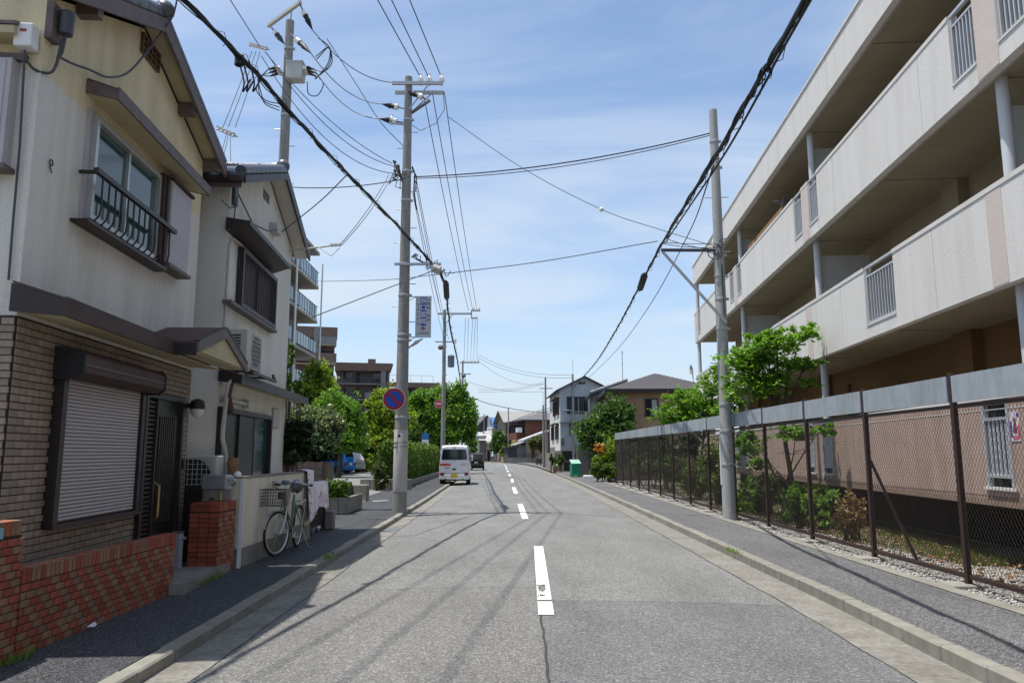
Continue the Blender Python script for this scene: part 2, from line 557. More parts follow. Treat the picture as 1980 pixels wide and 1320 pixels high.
# ---------------------------------------------------------------- street plan
LK = [(-9, -2.46), (5.4, -2.54), (16, -2.64), (25, -2.76), (38, -3.02), (56, -3.42), (72, -3.8), (90, -4.3), (105, -4.95), (112, -6.2), (118, -8.8), (124, -14), (130, -22), (140, -45), (150, -80)]
RK = [(-9, 3.05), (5.4, 3.22), (8, 3.30), (18, 3.35), (45, 3.36), (60, 3.2), (83, 2.8), (105, 1.7), (118, .4), (126, -1.3), (134, -4.5), (142, -10), (150, -18)]
CL = [(-9, .12), (5, .29), (7.2, .315), (12.5, .425), (17, .31), (23, .23), (35, .05), (45, 0), (56, -.23), (72, -.49), (88, -.72), (100, -1.0), (112, -2.2), (118, -3.6), (124, -6.5), (130, -11), (140, -25), (150, -45)]
def ip(tab, y):
    return float(np.interp(y, [a for a, b in tab], [b for a, b in tab]))
def lk(y): return ip(LK, y)
def rk(y): return ip(RK, y)
def rz_(x, y):
    a, b = lk(y), rk(y)
    t = min(1, max(0, (x - a) / (b - a)))
    return 0.07 * (1 - (2 * t - 1) ** 2)
YS = [-9, -5, -2, 0, 2, 4, 5.4, 7, 8, 10, 12, 14, 16, 18, 20, 22, 25, 28, 31, 34, 38, 42, 45, 50, 56, 60, 66, 72, 78, 83, 90, 97, 105, 109, 112, 115, 118, 121, 124, 127, 130, 134, 137, 140, 142, 146, 150]

def strip(name, fa, fb, ys, m, nx=1, zf=None, dz=0.0, kind='structure', parent=None):
    b = MB()
    rows = []
    for y in ys:
        a, c = fa(y), fb(y)
        rows.append([(a + (c - a) * i / nx, y) for i in range(nx + 1)])
    vs = [(x, y, (zf(x, y) if callable(zf) else zf) + dz) for r in rows for x, y in r]
    n = nx + 1
    fs = [(j * n + i, j * n + i + 1, (j + 1) * n + i + 1, (j + 1) * n + i) for j in range(len(ys) - 1) for i in range(nx)]
    b.add(vs, fs)
    return b.build(name, m, parent, kind=kind)

g = MB().quad((-900, -60, -.06), (900, -60, -.06), (900, 1500, -.06), (-900, 1500, -.06)).build('ground', M['earth'], kind='structure')
strip('road', lambda y: lk(y) + .36, lambda y: rk(y) - .50, YS, M['road'], 10, rz_)
strip('gutter', lk, lambda y: lk(y) + .36, YS, M['gutter'], 2, rz_)
strip('gutter', lambda y: rk(y) - .50, rk, YS, M['gutter'], 2, rz_)
# resurfaced patches and the sealed joints between them
py = [-9, -4, 0, 3, 5, 6, 7, 8, 8.72]
strip('road_patch', lambda y: lk(y) + .36, lambda y: ip(CL, y) - .06, py, M['road_patch_warm'], 5, rz_, .004)
strip('road_patch', lambda y: ip(CL, y) - .04, lambda y: rk(y) - .5, [-9, -4, 0, 3, 5, 6, 7, 7.92], M['road_patch_dark'], 5, rz_, .004)
jb = MB()
def seam(pts, w):
    for (xa, ya), (xb, yb) in zip(pts, pts[1:]):
        d = Vector((xb - xa, yb - ya)).normalized()
        nx_, ny_ = -d.y * w / 2, d.x * w / 2
        jb.quad((xa + nx_, ya + ny_, rz_(xa, ya) + .008), (xb + nx_, yb + ny_, rz_(xb, yb) + .008),
                (xb - nx_, yb - ny_, rz_(xb, yb) + .008), (xa - nx_, ya - ny_, rz_(xa, ya) + .008))
rs = random.Random(3)
def wob(f, a, b, n, amp, w):
    seam([f(a + (b - a) * i / n, rs.uniform(-amp, amp)) for i in range(n + 1)], w)
wob(lambda t, e: (t, 8.73 + e), -2.2, .30, 22, .012, .016)
wob(lambda t, e: (ip(CL, t) - .05 + e, t), -6, 8.73, 70, .008, .020)
wob(lambda t, e: (t, 7.93 + e), .27, 2.8, 22, .012, .018)
wob(lambda t, e: (t, 10.2 + .1 * math.sin(t) + e), -2.2, 1.2, 18, .015, .006)
wob(lambda t, e: (rk(t) - .5 + e, t), 4, 40, 80, .012, .010)
wob(lambda t, e: (lk(t) + .36 + e, t), 4, 34, 70, .014, .010)
wob(lambda t, e: (t, 24.5 + .15 * math.sin(t * 2) + e), -2.2, 2.6, 26, .03, .010)
wob(lambda t, e: (t, 31.0 + e), -2.3, 2.7, 20, .03, .014)
jb.build('road_joint', M['seam'], kind='structure')
# dashed centre line: each dash is its own painted piece, the first one worn through
mk = thing('road_marking', 'white dashed centre line painted along the middle of the road', 'road marking')
mk['kind'] = 'structure'
del mk['category']
def dash(y0, y1, w=.145, worn=False):
    b = MB()
    n = 170 if worn else 12
    kx = 16 if worn else 3
    ys = [y0 + (y1 - y0) * i / n for i in range(n + 1)]
    for a, c in zip(ys, ys[1:]):
        for k in range(kx):
            if worn:
                wx, wy = (k - 7.5) / 16, (a + c) / 2
                d = .62 * math.exp(-((wy - 8.66) / .26) ** 2 - ((wx + .12) / .36) ** 2) + .42 * math.exp(-((wy - 8.2) / .14) ** 2 - ((wx + .25) / .25) ** 2)
                nz = noise.noise(Vector((wx * 5.5, wy * 7, 3))) * .5 + noise.noise(Vector((wx * 16, wy * 20, 8))) * .28
                if d + nz * .75 > .30: continue
            x0a, x1a = ip(CL, a) - w / 2 + w * k / kx, ip(CL, a) - w / 2 + w * (k + 1) / kx
            x0c, x1c = ip(CL, c) - w / 2 + w * k / kx, ip(CL, c) - w / 2 + w * (k + 1) / kx
            b.quad((x0a, a, rz_(x0a, a) + .012), (x1a, a, rz_(x1a, a) + .012), (x1c, c, rz_(x1c, c) + .012), (x0c, c, rz_(x0c, c) + .012))
    return b.build('dash', M['paint'], mk)
dash(7.26, 7.88)
dash(7.96, 12.45, worn=True)
y = 17.5
while y < 112:
    dash(y, y + 5.2)
    y += 10.9

# kerbs: separate stones on a bed
def kerb(side, y0, y1, step, m, w=.145, h=.12):
    root = bpy.data.objects.new('kerb', None)
    COL.objects.link(root)
    root['kind'] = 'structure'
    f = lk if side < 0 else rk
    me = MB().box(0, w, 0, step - .012, -.05, h).mesh('kerb_stone', m, bevel=.014)
    y = y0
    while y < y1:
        xa, xb = f(y), f(y + step)
        a = math.atan2(-(xb - xa), step)
        inst(me, 'kerb_stone', root, (xa - (w if side < 0 else 0) + rs.uniform(-.004, .004), y, rs.uniform(-.006, .006)), (1, 1, 1), (rs.uniform(-.004, .004), 0, a + rs.uniform(-.004, .004)))
        y += step
    return root
kl = kerb(-1, 3.0, 38, .60, M['kerb'], .14, .094)
kr = kerb(1, 3.0, 60, .60, M['kerb'])
strip('kerb', lambda y: lk(y) - .14, lk, [y for y in YS if y >= 38], M['kerb'], 1, .094)
strip('kerb', rk, lambda y: rk(y) + .15, [y for y in YS if y >= 60], M['kerb'], 1, .12)

# pavements, parking lot, gravel and turf behind the fence
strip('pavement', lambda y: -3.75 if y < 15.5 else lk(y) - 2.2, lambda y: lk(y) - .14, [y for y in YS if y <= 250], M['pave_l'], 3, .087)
strip('pavement', lambda y: rk(y) + .15, lambda y: 4.62 if y < 40 else rk(y) + 2.4, YS, M['pave'], 3, .105)
MB().quad((-40, 15.6, .083), (-4.6, 15.6, .083), (-4.9, 90, .083), (-60, 90, .083)).build('parking_lot', M['lot'], kind='structure')
MB().quad((-8, -9, .079), (-3.7, -9, .079), (-3.7, 15.7, .079), (-8, 15.7, .079)).build('yard_ground', M['gutter'], kind='structure')
lm = MB()
for a, b_ in ((( -5.2, 21.8), (-9.5, 26.2)), ((-6.6, 21.6), (-3.9, 24.2)), ((-9, 43), (-16, 45))):
    d = (Vector(b_) - Vector(a)).normalized()
    nx_, ny_ = -d.y * .06, d.x * .06
    lm.quad((a[0] - nx_, a[1] - ny_, .092), (b_[0] - nx_, b_[1] - ny_, .092), (b_[0] + nx_, b_[1] + ny_, .092), (a[0] + nx_, a[1] + ny_, .092))
lm.build('lot_marking', M['paint'], kind='structure')
strip('edging_strip', lambda y: 4.62, lambda y: 4.80, [3, 10, 18, 26, 34, 40], M['kerb'], 1, .112)
MB().quad((4.80, 2, .075), (7.6, 2, .02), (10.0, 42, .02), (4.80, 42, .075)).build('gravel_bed', M['gravelbase'], kind='structure')
MB().quad((5.75, 12.6, .052), (7.9, 12.6, .03), (10.2, 42, .03), (5.45, 42, .058)).build('turf', M['grassbase'], kind='structure')

# ---------------------------------------------------------------- small builders
def window(parent, x, y0, y1, z0, z1, mf, mg, sash=2, fw=.05, depth=.06, axis='x', sgn=1, curtain=None, name='window'):
    """framed window in a wall plane: axis x -> plane x=const facing sgn, else plane y=const"""
    def bx(b, p0, p1, a0, a1, c0, c1):
        if axis == 'x': b.box(min(p0, p1), max(p0, p1), a0, a1, c0, c1)
        else: b.box(a0, a1, min(p0, p1), max(p0, p1), c0, c1)
    b = MB()
    bx(b, x, x + sgn * depth, y0, y0 + fw, z0, z1)
    bx(b, x, x + sgn * depth, y1 - fw, y1, z0, z1)
    bx(b, x, x + sgn * depth, y0 + fw, y1 - fw, z0, z0 + fw)
    bx(b, x, x + sgn * depth, y0 + fw, y1 - fw, z1 - fw, z1)
    w = b.build(name, mf, parent)
    n = sash
    ww = (y1 - y0 - 2 * fw) / n
    for i in range(n):
        a0, a1 = y0 + fw + ww * i, y0 + fw + ww * (i + 1)
        off = .012 + .012 * (i % 2)
        p = MB(); bx(p, x + sgn * .004, x + sgn * (off), a0, a1, z0 + fw, z1 - fw)
        gm = mg[i % len(mg)] if isinstance(mg, (list, tuple)) else mg
        p.build('pane', gm, w)
        if n > 1 and i > 0:
            q = MB(); bx(q, x + sgn * .006, x + sgn * (off + .02), a0 - .02, a0 + .02, z0 + fw, z1 - fw)
            q.build('sash_bar', mf, w)
    return w

def bricks(parent, name, courses, placed, mats, rest=None):
    pass

# ================================================================ house 1 (left, nearest)
A1 = math.atan(.076)
h1 = thing('gabled_house', 'nearest house on the left, cream upper wall over brown brick tile and a roller shutter', 'house', (-3.9, 5.85, 0), A1)
GL, GA, GF = (-.06, 5.42), (1.86, 6.26), (4.22, 5.48)     # verge: near eave, apex, far eave (y, z)
def gz(y):
    return GL[1] + (GA[1] - GL[1]) * (y - GL[0]) / (GA[0] - GL[0]) if y < GA[0] else GF[1] + (GA[1] - GF[1]) * (GF[0] - y) / (GF[0] - GA[0])
MB().prism([(0, .08), (3.97, .08), (3.97, gz(3.97) - .1), (GA[0], GA[1] - .1), (0, gz(0) - .1)], 'x', -6.5, 0).build('wall', M['stucco1'], h1)
rb = MB()
for (a, za), (b_, zb) in ((GL, GA), (GA, GF)):
    rb.prism([(a, za - .02), (b_, zb - .02), (b_, zb + .07), (a, za + .07)], 'x', -6.8, .20)
h1roof = rb.build('roof', M['kawara'], h1)
sf = MB()
for (a, za), (b_, zb) in ((GL, GA), (GA, GF)):
    sf.prism([(a, za - .05), (b_, zb - .05), (b_, zb - .024), (a, za - .024)], 'x', .002, .198)
sf.build('soffit', M['soffit'], h1)
bb = MB()
for (a, za), (b_, zb) in ((GL, GA), (GA, GF)):
    bb.prism([(a, za - .13), (b_, zb - .13), (b_, zb + .03), (a, za + .03)], 'x', .203, .24)
bb.build('bargeboard', M['fascia'], h1)
for yy in (.5, 3.0, 4.0):
    MB().box(.002, .196, yy - .05, yy + .05, gz(yy) - .20, gz(yy) - .052).build('purlin', M['fascia'], h1)
# verge tiles
tm = MB()
tm.lathe([(.075, -.13), (.085, -.10), (.085, .13)], (0, 0, 0), 10, 'y')
tmesh = tm.mesh('roof_tile', M['kawara'], True)
for (a, za), (b_, zb) in ((GL, GA), (GA, GF)):
    L = math.hypot(b_ - a, zb - za); n = int(L / .24); ang = math.atan2(zb - za, b_ - a)
    for i in range(n):
        t = (i + .5) / n
        inst(tmesh, 'roof_tile', h1roof, (.15, a + (b_ - a) * t, za + (zb - za) * t + .105), (1, 1, 1), (ang, 0, 0))
MB().ball((.20, GA[0], GA[1] + .13), .11, 12, 8).build('ridge_end_tile', M['kawara'], h1roof, True)
# gable vent lattice
gv = MB().box(.002, .012, 1.80, 2.26, 5.86, 6.08).build('gable_vent', M['brown_d'], h1)
lv = MB()
for i in range(5): lv.box(.012, .035, 1.80 + .46 * i / 4 - .008, 1.80 + .46 * i / 4 + .008, 5.86, 6.08)
for i in range(4): lv.box(.012, .03, 1.80, 2.26, 5.86 + .22 * i / 3 - .007, 5.86 + .22 * i / 3 + .007)
lv.build('lattice', mat('vent_brown', (.15, .085, .06), .7, .1), gv)
# upper window with hood, grille and shutter box
win = window(h1, .0, .88, 2.46, 3.70, 4.70, M['alu'], M['glass_t'], 2, .05, .07)
MB().box(.0, .02, .80, .878, 3.66, 4.74).build('window_trim', M['shutter_w'], h1)
tr = MB()
tr.box(.0, .10, 2.47, 2.51, 3.62, 4.74); tr.box(.0, .12, 2.53, 2.58, 3.60, 4.74)
tr.build('window_post', M['brown'], h1)
MB().box(.0, .10, .80, 2.60, 3.63, 3.665).build('window_sill', M['brown'], h1)
hd = sub('window_hood', h1)
MB().prism([(.0, 4.99), (.285, 4.897), (.285, 4.917), (.0, 5.01)], 'y', .76, 3.40).build('hood_top', M['roof_br'], hd)
MB().box(.285, .305, .74, 3.42, 4.80, 4.919).build('hood_fascia', M['fascia'], hd)
for ya, yb in ((.74, .76), (3.40, 3.42)):
    MB().prism([(.0, 4.86), (.284, 4.80), (.284, 4.896), (.0, 4.988)], 'y', ya, yb).build('hood_end', M['fascia'], hd)
sm_ = MB().box(0, .050, .765, 3.395, 0, .012).mesh('soffit_board', M['soffit'])
for i in range(5):
    inst(sm_, 'soffit_board', hd, (.010 + .055 * i, 0, 4.858 - .0115 * i))
gr = sub('window_grille', h1)
MB().box(.17, .215, .66, 2.63, 4.06, 4.105).build('top_rail', M['brown_d'], gr)
MB().box(.02, .17, .70, .73, 4.065, 4.095).build('end_rail', M['brown_d'], gr)
MB().box(.125, .17, 2.57, 2.60, 4.065, 4.095).build('end_rail', M['brown_d'], gr)
MB().box(.0, .165, .66, 2.52, 3.60, 3.627).build('bottom_rail', M['brown_d'], gr)
bar = MB()
bar.tube([(.195, 0, 4.06), (.195, 0, 3.90), (.20, 0, 3.78), (.19, 0, 3.70), (.15, 0, 3.65), (.08, 0, 3.632)], .0095, 5)
bmsh = bar.mesh('bar', M['brown_d'], True)
for i in range(13):
    inst(bmsh, 'bar', gr, (0, .80 + 1.66 * i / 12, 0))
sb = MB().box(.0, .13, 2.60, 3.27, 3.72, 4.70).build('shutter_box', M['shutter_w'], h1)
smm = MB().box(.13, .138, 0, .048, 3.735, 4.685).mesh('box_slat', M['shutter_w'], bevel=.003)
for i in range(12): inst(smm, 'box_slat', sb, (0, 2.615 + .0535 * i, 0))
MB().box(.0, .17, 2.58, 3.29, 3.675, 3.715).build('box_sill', M['fascia'], h1)
MB().box(.0, .16, 2.58, 3.29, 4.705, 4.735).build('box_cap', M['brown'], h1)
# side wall shutter and hood facing the camera
ss = MB().box(-2.2, -.16, -.12, .0, 3.82, 4.72).build('shutter_box', M['shutter_w'], h1)
s2 = MB().box(0, .30, -.128, -.12, 3.84, 4.70).mesh('box_slat', M['shutter_w'], bevel=.004)
for i in range(6): inst(s2, 'box_slat', ss, (-.50 - .315 * i, 0, 0))
MB().box(-2.2, -.12, -.16, .0, 3.775, 3.815).build('box_sill', M['fascia'], h1)
MB().box(-2.2, -.10, -.05, .0, 4.74, 4.80).build('shutter_head', M['fascia'], h1)
MB().prism([(-.20, 4.97), (.0, 5.05), (.0, 5.08), (-.20, 5.0)], 'x', -2.4, -.12).build('side_hood', M['fascia'], h1)
MB().prism([(-.19, 4.90), (.0, 4.90), (.0, 5.046), (-.19, 4.965)], 'x', -2.4, -.13).build('hood_soffit', M['soffit'], h1)
# service entry fitting, white box, cables
MB().box(.0, .06, .0, .14, 4.98, 5.30).build('cable_entry_plate', M['fascia'], h1)
MB().cyl((.12, .10, 5.06), (.12, .10, 5.24), .055, .06, 10).ball((.12, .10, 5.25), .06, 10, 5, .5).build('cable_entry_cap', M['cable_g'], h1, True)
MB().box(-.16, -.02, -.14, -.02, 4.82, 5.02).build('junction_box', M['white'], h1, bevel=.008)
MB().box(-.11, -.06, -.1425, -.1405, 4.94, 4.965).build('box_label', mat('label_red', (.3, .06, .04), .6, 0), h1)
cb = MB()
cb.tube(curve([(.10, .10, 5.04), (.07, .12, 4.90), (.05, .13, 4.80), (.03, .08, 4.70), (-.03, -.03, 4.67), (-.08, -.10, 4.74)], 6), .012, 6)
cb.tube([(.12, .10, 5.05), (.08, .14, 4.92), (.05, .14, 4.86)], .014, 6)
cb.tube([(-.08, -.10, 4.80), (-.09, -.06, 4.5), (-.08, -.04, 4.0), (-.08, -.03, 3.4), (-.07, -.03, 2.9)], .009, 6)
cb.tube(curve([(.06, .14, 4.88), (.07, .35, 4.93), (.08, .62, 5.02), (.09, .95, 5.12), (.11, 1.3, 5.35), (.14, 1.6, 5.72), (.20, 1.78, 6.05), (.30, 1.86, 6.35), (.34, 1.88, 6.8)], 6), .011, 6)
cb.build('service_cable', M['cable_g'], h1, True)
MB().torus((.02, .25, 3.98), .025, .006, 'x', 12, 5).tube([(.01, .25, 3.955), (.015, .28, 3.90)], .005, 5).build('wall_hook', M['brown_d'], h1)
# pent roof and porch gable
pr = sub('pent_roof', h1)
MB().prism([(.0, 2.865), (.405, 2.735), (.405, 2.755), (.0, 2.885)], 'y', -.09, 3.97).build('roof_sheet', M['roof_br'], pr)
MB().box(.405, .43, -.11, 2.22, 2.605, 2.757).build('fascia', M['brown'], pr)
MB().prism([(.0, 2.64), (.404, 2.605), (.404, 2.733), (.0, 2.862)], 'y', -.11, -.09).build('fascia', M['brown_d'], pr)
MB().prism([(.0, 2.655), (.403, 2.615), (.403, 2.627), (.0, 2.667)], 'y', -.088, 3.9).build('pent_soffit', M['soffit'], pr)
pg = sub('porch_roof', h1)
for q in (((2.17, 2.725), (3.12, 3.02)), ((3.12, 3.02), (4.10, 2.705))):
    (ya, za), (yb, zb) = q
    MB().prism([(ya, za), (yb, zb), (yb, zb + .03), (ya, za + .03)], 'x', .0, .665).build('porch_slope', M['roof_br'], pg)
    MB().prism([(ya, za - .10), (yb, zb - .10), (yb, zb + .018), (ya, za + .018)], 'x', .666, .692).build('porch_bargeboard', M['fascia'], pg)
    ka, kb = (za + .018, zb + .018)
    MB().prism([(ya, ka), (yb, kb), (yb, kb + .02), (ya, ka + .02)], 'x', .64, .70).build('porch_verge', M['brown_d'], pg)
MB().prism([(2.24, 2.65), (4.03, 2.65), (3.12, 2.93)], 'x', .63, .664).build('porch_gable', M['soffit'], pg)
MB().box(.43, .63, 2.24, 4.02, 2.635, 2.649).build('porch_soffit', M['soffit'], pg)
MB().box(.43, .662, 2.18, 2.215, 2.60, 2.735).build('porch_eave', M['brown_d'], pg)
# brick-tiled ground floor: mortar skin and single tiles
MB().box(.0, .012, .0, 3.97, .08, 2.62).build('mortar_skin', M['mortar'], h1)
MB().box(-3.0, .0, -.014, .0, .08, 2.62).build('mortar_skin', M['mortar'], h1)
holes = [(.62, 2.44, .93, 2.24), (2.50, 3.66, .0, 2.22)]
tile = MB().box(0, .016, 0, .192, 0, .052).mesh('tile', M['tile_brown'], bevel=.003)
cand = []
for r in range(42):
    z0 = .09 + r * .060
    off = 0 if r % 2 == 0 else -.10
    yb = off
    while yb < 3.97:
        a, b_ = max(0, yb), min(3.97, yb + .192)
        ok = b_ - a > .03
        for (h0, h1_, k0, k1) in holes:
            if z0 + .052 > k0 and z0 < k1:
                if a < h1_ and b_ > h0:
                    if a < h0 - .03: b_ = min(b_, h0)
                    elif b_ > h1_ + .03: a = max(a, h1_)
                    else: ok = False
        if ok: cand.append((a, b_, z0))
        yb += .20
cand.sort(key=lambda q: q[0] + (1.2 if q[2] < .6 else 0) + (.6 if q[2] > 2.5 else 0))
rest = MB()
for i, (a, b_, z0) in enumerate(cand):
    if i < 270: inst(tile, 'tile', h1, (.004, a, z0), (1, (b_ - a) / .192, 1))
    else: rest.box(.004, .020, a, b_, z0, z0 + .052)
rest.build('tile_field', M['tile_brown'], h1, bevel=.003, kind='stuff')
side = MB().box(0, .192, -.016, 0, 0, .052).mesh('side_tile', M['tile_brown'], bevel=.003)
for r in range(15, 42):
    inst(side, 'side_tile', h1, (-.19 + (.09 if r % 2 else 0), -.004, .09 + r * .060), ((1, 1, 1) if r % 2 == 0 else (.5, 1, 1)))
# roller shutter
rs_ = sub('roller_shutter', h1)
MB().box(.012, .03, .70, 2.36, .95, 2.24).build('shutter_back', M['brown_d'], rs_)
slm = MB().prism([(.03, 0), (.046, .004), (.05, .016), (.046, .029), (.03, .031)], 'y', .735, 2.345).mesh('slat', M['shutter'])
for i in range(38): inst(slm, 'slat', rs_, (0, 0, .965 + .0332 * i))
MB().box(.012, .10, .62, .70, .92, 2.26).build('guide_rail', M['brown_d'], rs_)
MB().box(.012, .075, 2.36, 2.44, .92, 2.26).build('guide_rail', M['brown_d'], rs_)
MB().box(.012, .11, .62, 2.44, .915, .95).build('shutter_sill', M['brown'], rs_)
MB().prism([(.012, 2.20), (.20, 2.195), (.265, 2.24), (.265, 2.385), (.225, 2.425), (.012, 2.45)], 'y', .60, 2.42).build('shutter_housing', M['brown'], rs_)
MB().box(.266, .272, .61, 2.41, 2.30, 2.315).build('housing_trim', M['fascia'], rs_)
for ya, yb in ((.57, .60), (2.42, 2.45)):
    MB().prism([(.012, 2.18), (.21, 2.18), (.275, 2.235), (.275, 2.39), (.23, 2.44), (.012, 2.465)], 'y', ya, yb).build('housing_end', M['black'], rs_)
# door with slatted side light
dr = MB().box(.012, .03, 2.84, 3.60, .12, 2.17).build('door', M['door'], h1)
pmesh = MB().box(.03, .045, 0, .035, .75, 1.98).mesh('door_rib', M['door'], bevel=.006)
for i in range(8): inst(pmesh, 'door_rib', dr, (0, 2.96 + .065 * i, 0))
hb = MB(); hb.tube([(.03, 2.93, .80), (.09, 2.93, .84), (.09, 2.93, 1.18), (.03, 2.93, 1.22)], .016, 8)
hb.box(.03, .05, 3.0, 3.05, .80, .92); hb.box(.03, .05, 2.86, 2.90, .98, 1.22)
hb.build('door_handle', M['brass'], dr)
MB().box(.012, .07, 2.48, 2.545, .10, 2.23).box(.012, .07, 2.795, 2.84, .10, 2.23).box(.012, .07, 3.60, 3.66, .10, 2.23).box(.012, .07, 2.545, 3.60, 2.17, 2.23).build('door_frame', M['brown_d'], h1)
sp = MB().box(.012, .02, 2.545, 2.795, .12, 2.17).build('side_light', M['glass'], h1)
lvm = MB().box(.02, .05, 2.55, 2.79, 0, .022).mesh('louvre', M['brown_d'])
for i in range(40): inst(lvm, 'louvre', sp, (0, 0, .16 + .05 * i))
MB().box(.02, .04, 3.80, 3.85, 1.36, 1.48).build('doorbell', M['black'], h1)
lp = MB().box(.02, .06, 3.66, 3.78, 2.02, 2.22).tube([(.06, 3.72, 2.14), (.16, 3.72, 2.16)], .03, 8).build('lamp', M['brown_d'], h1)
MB().lathe([(.035, .07), (.085, .04), (.095, -.03), (.09, -.06)], (.20, 3.72, 2.16), 14).build('lamp_hood', M['brown_d'], lp, True)
MB().lathe([(.085, -.06), (.082, -.10), (.05, -.15), (.005, -.165)], (.20, 3.72, 2.16), 14).build('lamp_shade', M['lampglass'], lp, True)
MB().box(.0, .64, 2.3, 3.97, .085, .20).build('porch_step', M['wall_block'], h1)

# ================================================================ red brick garden wall
def brick_wall(label, y0, y1, ztop, x0, xface, courses_z0, group, end_near=False, cap_run=True):
    t = thing('brick_wall', label, 'wall', (xface, y0, courses_z0), 0, group)
    L = y1 - y0; H_ = ztop - courses_z0; D = xface - x0
    MB().box(-D + .006, -.006, .006, L - .006, 0, H_ - .113).build('mortar_core', M['mortar'], t)
    return t, L, H_, D
BH, BW = .0575, .122
brm = [MB().box(0, .014, 0, BW - .008, 0, BH - .007).mesh('brick', M[k], bevel=.003) for k in ('brick_red', 'brick_tan')]
cpm = [MB().box(0, .128, 0, .050, 0, .108).mesh('coping_brick', M[k], bevel=.004) for k in ('brick_red', 'brick_tan')]
enm = [MB().box(0, .112, 0, .014, 0, BH - .007).mesh('end_brick', M[k], bevel=.003) for k in ('brick_red', 'brick_tan')]
rq = random.Random(11)
def courses(t, L, H_, D, n, ends=(True, True), z0=0.0, base=0):
    for r in range(n):
        z = z0 + r * BH
        y = -(BW / 2) * ((r + base) % 2); k = 0
        while y < L - .01:
            a, b_ = max(0, y), min(L, y + BW - .008)
            if b_ - a > .02:
                kind = ((k + (r + base) // 2) % 2) if rq.random() < .86 else rq.randrange(2)
                inst(brm[kind], 'brick', t, (-.008 + rq.uniform(-.0015, .0015), a, z), (1, (b_ - a) / (BW - .008), 1))
            y += BW; k += 1
        if ends[1]: inst(enm[rq.randrange(2)], 'brick', t, (-D, L - .008, z), (D / .118, 1, 1))
        if ends[0]: inst(enm[rq.randrange(2)], 'brick', t, (-D, -.006, z), (D / .118, 1, 1))
bw, L, H_, D = brick_wall('low red and tan checkered brick wall in front of the roller shutter', 5.72, 8.27, .715, -3.72, -3.59, .085, 'red brick garden walls')
courses(bw, L, H_ - .11, D, 9, (False, True))
for i in range(int(L / .0585) + 1):
    inst(cpm[(i // 2 + (rq.random() < .25)) % 2], 'coping_brick', bw, (-D + .009, i * .0585, H_ - .112))
bp_, L, H_, D = brick_wall('taller red brick gate pillar with a blue name plate at the left edge', 4.55, 5.70, 1.075, -3.72, -3.59, .085, 'red brick garden walls')
courses(bp_, L, H_ - .11, D, 15, (False, True))
for i in range(int(L / .0585)):
    inst(cpm[(i // 2 + (rq.random() < .25)) % 2], 'coping_brick', bp_, (-D + .009, i * .0585, H_ - .112))
npl = MB().box(.007, .016, .62, .90, .87, .945).build('name_plate', mat('plate_blue', (.06, .27, .36), .35, .35, 14, col2=(.25, .42, .46)), bp_)
bs, L, H_, D = brick_wall('small red brick gate pillar carrying the silver letter box', 9.42, 9.98, .955, -3.93, -3.57, .085, 'red brick garden walls')
courses(bs, L, H_ - .11, D, 13, (False, False))
pm2 = [MB().box(0, .112, -.014, 0, 0, BH - .007).mesh('brick', M[k], bevel=.003) for k in ('brick_red', 'brick_red')]
for r in range(13):
    for i in range(3):
        inst(pm2[0], 'brick', bs, (-.36 + i * .12, .008, r * BH))
for i in range(9): inst(cpm[i % 2 and rq.randrange(2)], 'coping_brick', bs, (-.121, i * .0625, H_ - .112))
for i in range(9): inst(cpm[0], 'coping_brick', bs, (-.362, i * .0625, H_ - .112), (1.82, 1, 1))

# porch things between the walls
pf = MB()
pfl = bpy.data.objects.new('porch_floor', None); COL.objects.link(pfl); pfl['kind'] = 'structure'; pfl.location = (-4.05, 8.3, .09)
tmm = MB().box(0, .145, 0, .145, 0, .03).mesh('floor_tile', mat('floor_tile', (.12, .12, .125), .5, .1, 10, rnd=.15), bevel=.004)
for i in range(3):
    for j in range(8): inst(tmm, 'floor_tile', pfl, (.15 * i, .15 * j, 0))
st = thing('standpipe_post', 'grey square post standing in the dark porch entrance', 'post', (-3.98, 9.25, .09))
MB().box(-.045, .045, -.045, .045, 0, .52).build('post', mat('post_grey', (.30, .31, .34), .6, .06), st, bevel=.006)
MB().box(-.05, .05, -.05, .05, .52, .54).build('post_cap', M['fascia'], st)
MB().cyl((.05, 0, .46), (.09, 0, .46), .018, .018, 8).build('tap', M['steel'], st)
scr = thing('porch_screen', 'low black panel closing the gap behind the silver letter box', 'screen', (-4.60, 9.86, .09))
MB().box(0, .62, 0, .03, 0, 1.05).build('panel', M['black'], scr)
for i in range(4): MB().box(.02 + .15 * i, .15 + .15 * i, -.008, 0, .03, 1.02).build('panel_board', M['brown_d'], scr, bevel=.004)
mb_ = thing('letter_box', 'silver letter box on a thin post above the small brick pillar', 'letter box', (-3.68, 9.62, .95))
MB().cyl((0, .1, 0), (0, .1, .14), .018, .018, 8).build('post', M['brass'], mb_)
MB().box(-.22, .10, .0, .24, .14, .33).build('box', mat('letterbox_alu', (.30, .31, .33), .4, .12, 9, metal=.5), mb_, bevel=.02)
MB().box(.10, .108, .02, .22, .16, .31).build('door', M['alu'], mb_)
MB().tube([(.108, .06, .27), (.15, .07, .28), (.165, .12, .25), (.15, .16, .22), (.108, .18, .2)], .022, 8).build('handle', M['steel'], mb_, True)
dw = thing('driftwood_post', 'upright driftwood log with a glass ball in front of the sliding door', 'ornament', (-3.80, 10.35, .09))
MB().tube([(0, 0, 0), (.01, 0, .5), (.0, .02, .95), (.03, .01, 1.10), (.02, 0, 1.32), (.03, 0, 1.40)], [.085, .08, .085, .06, .075, .07], 10).build('log', M['wood'], dw, True)
MB().ball((.10, -.02, 1.17), .055, 12, 8).build('glass_ball', M['porcelain'], dw, True)

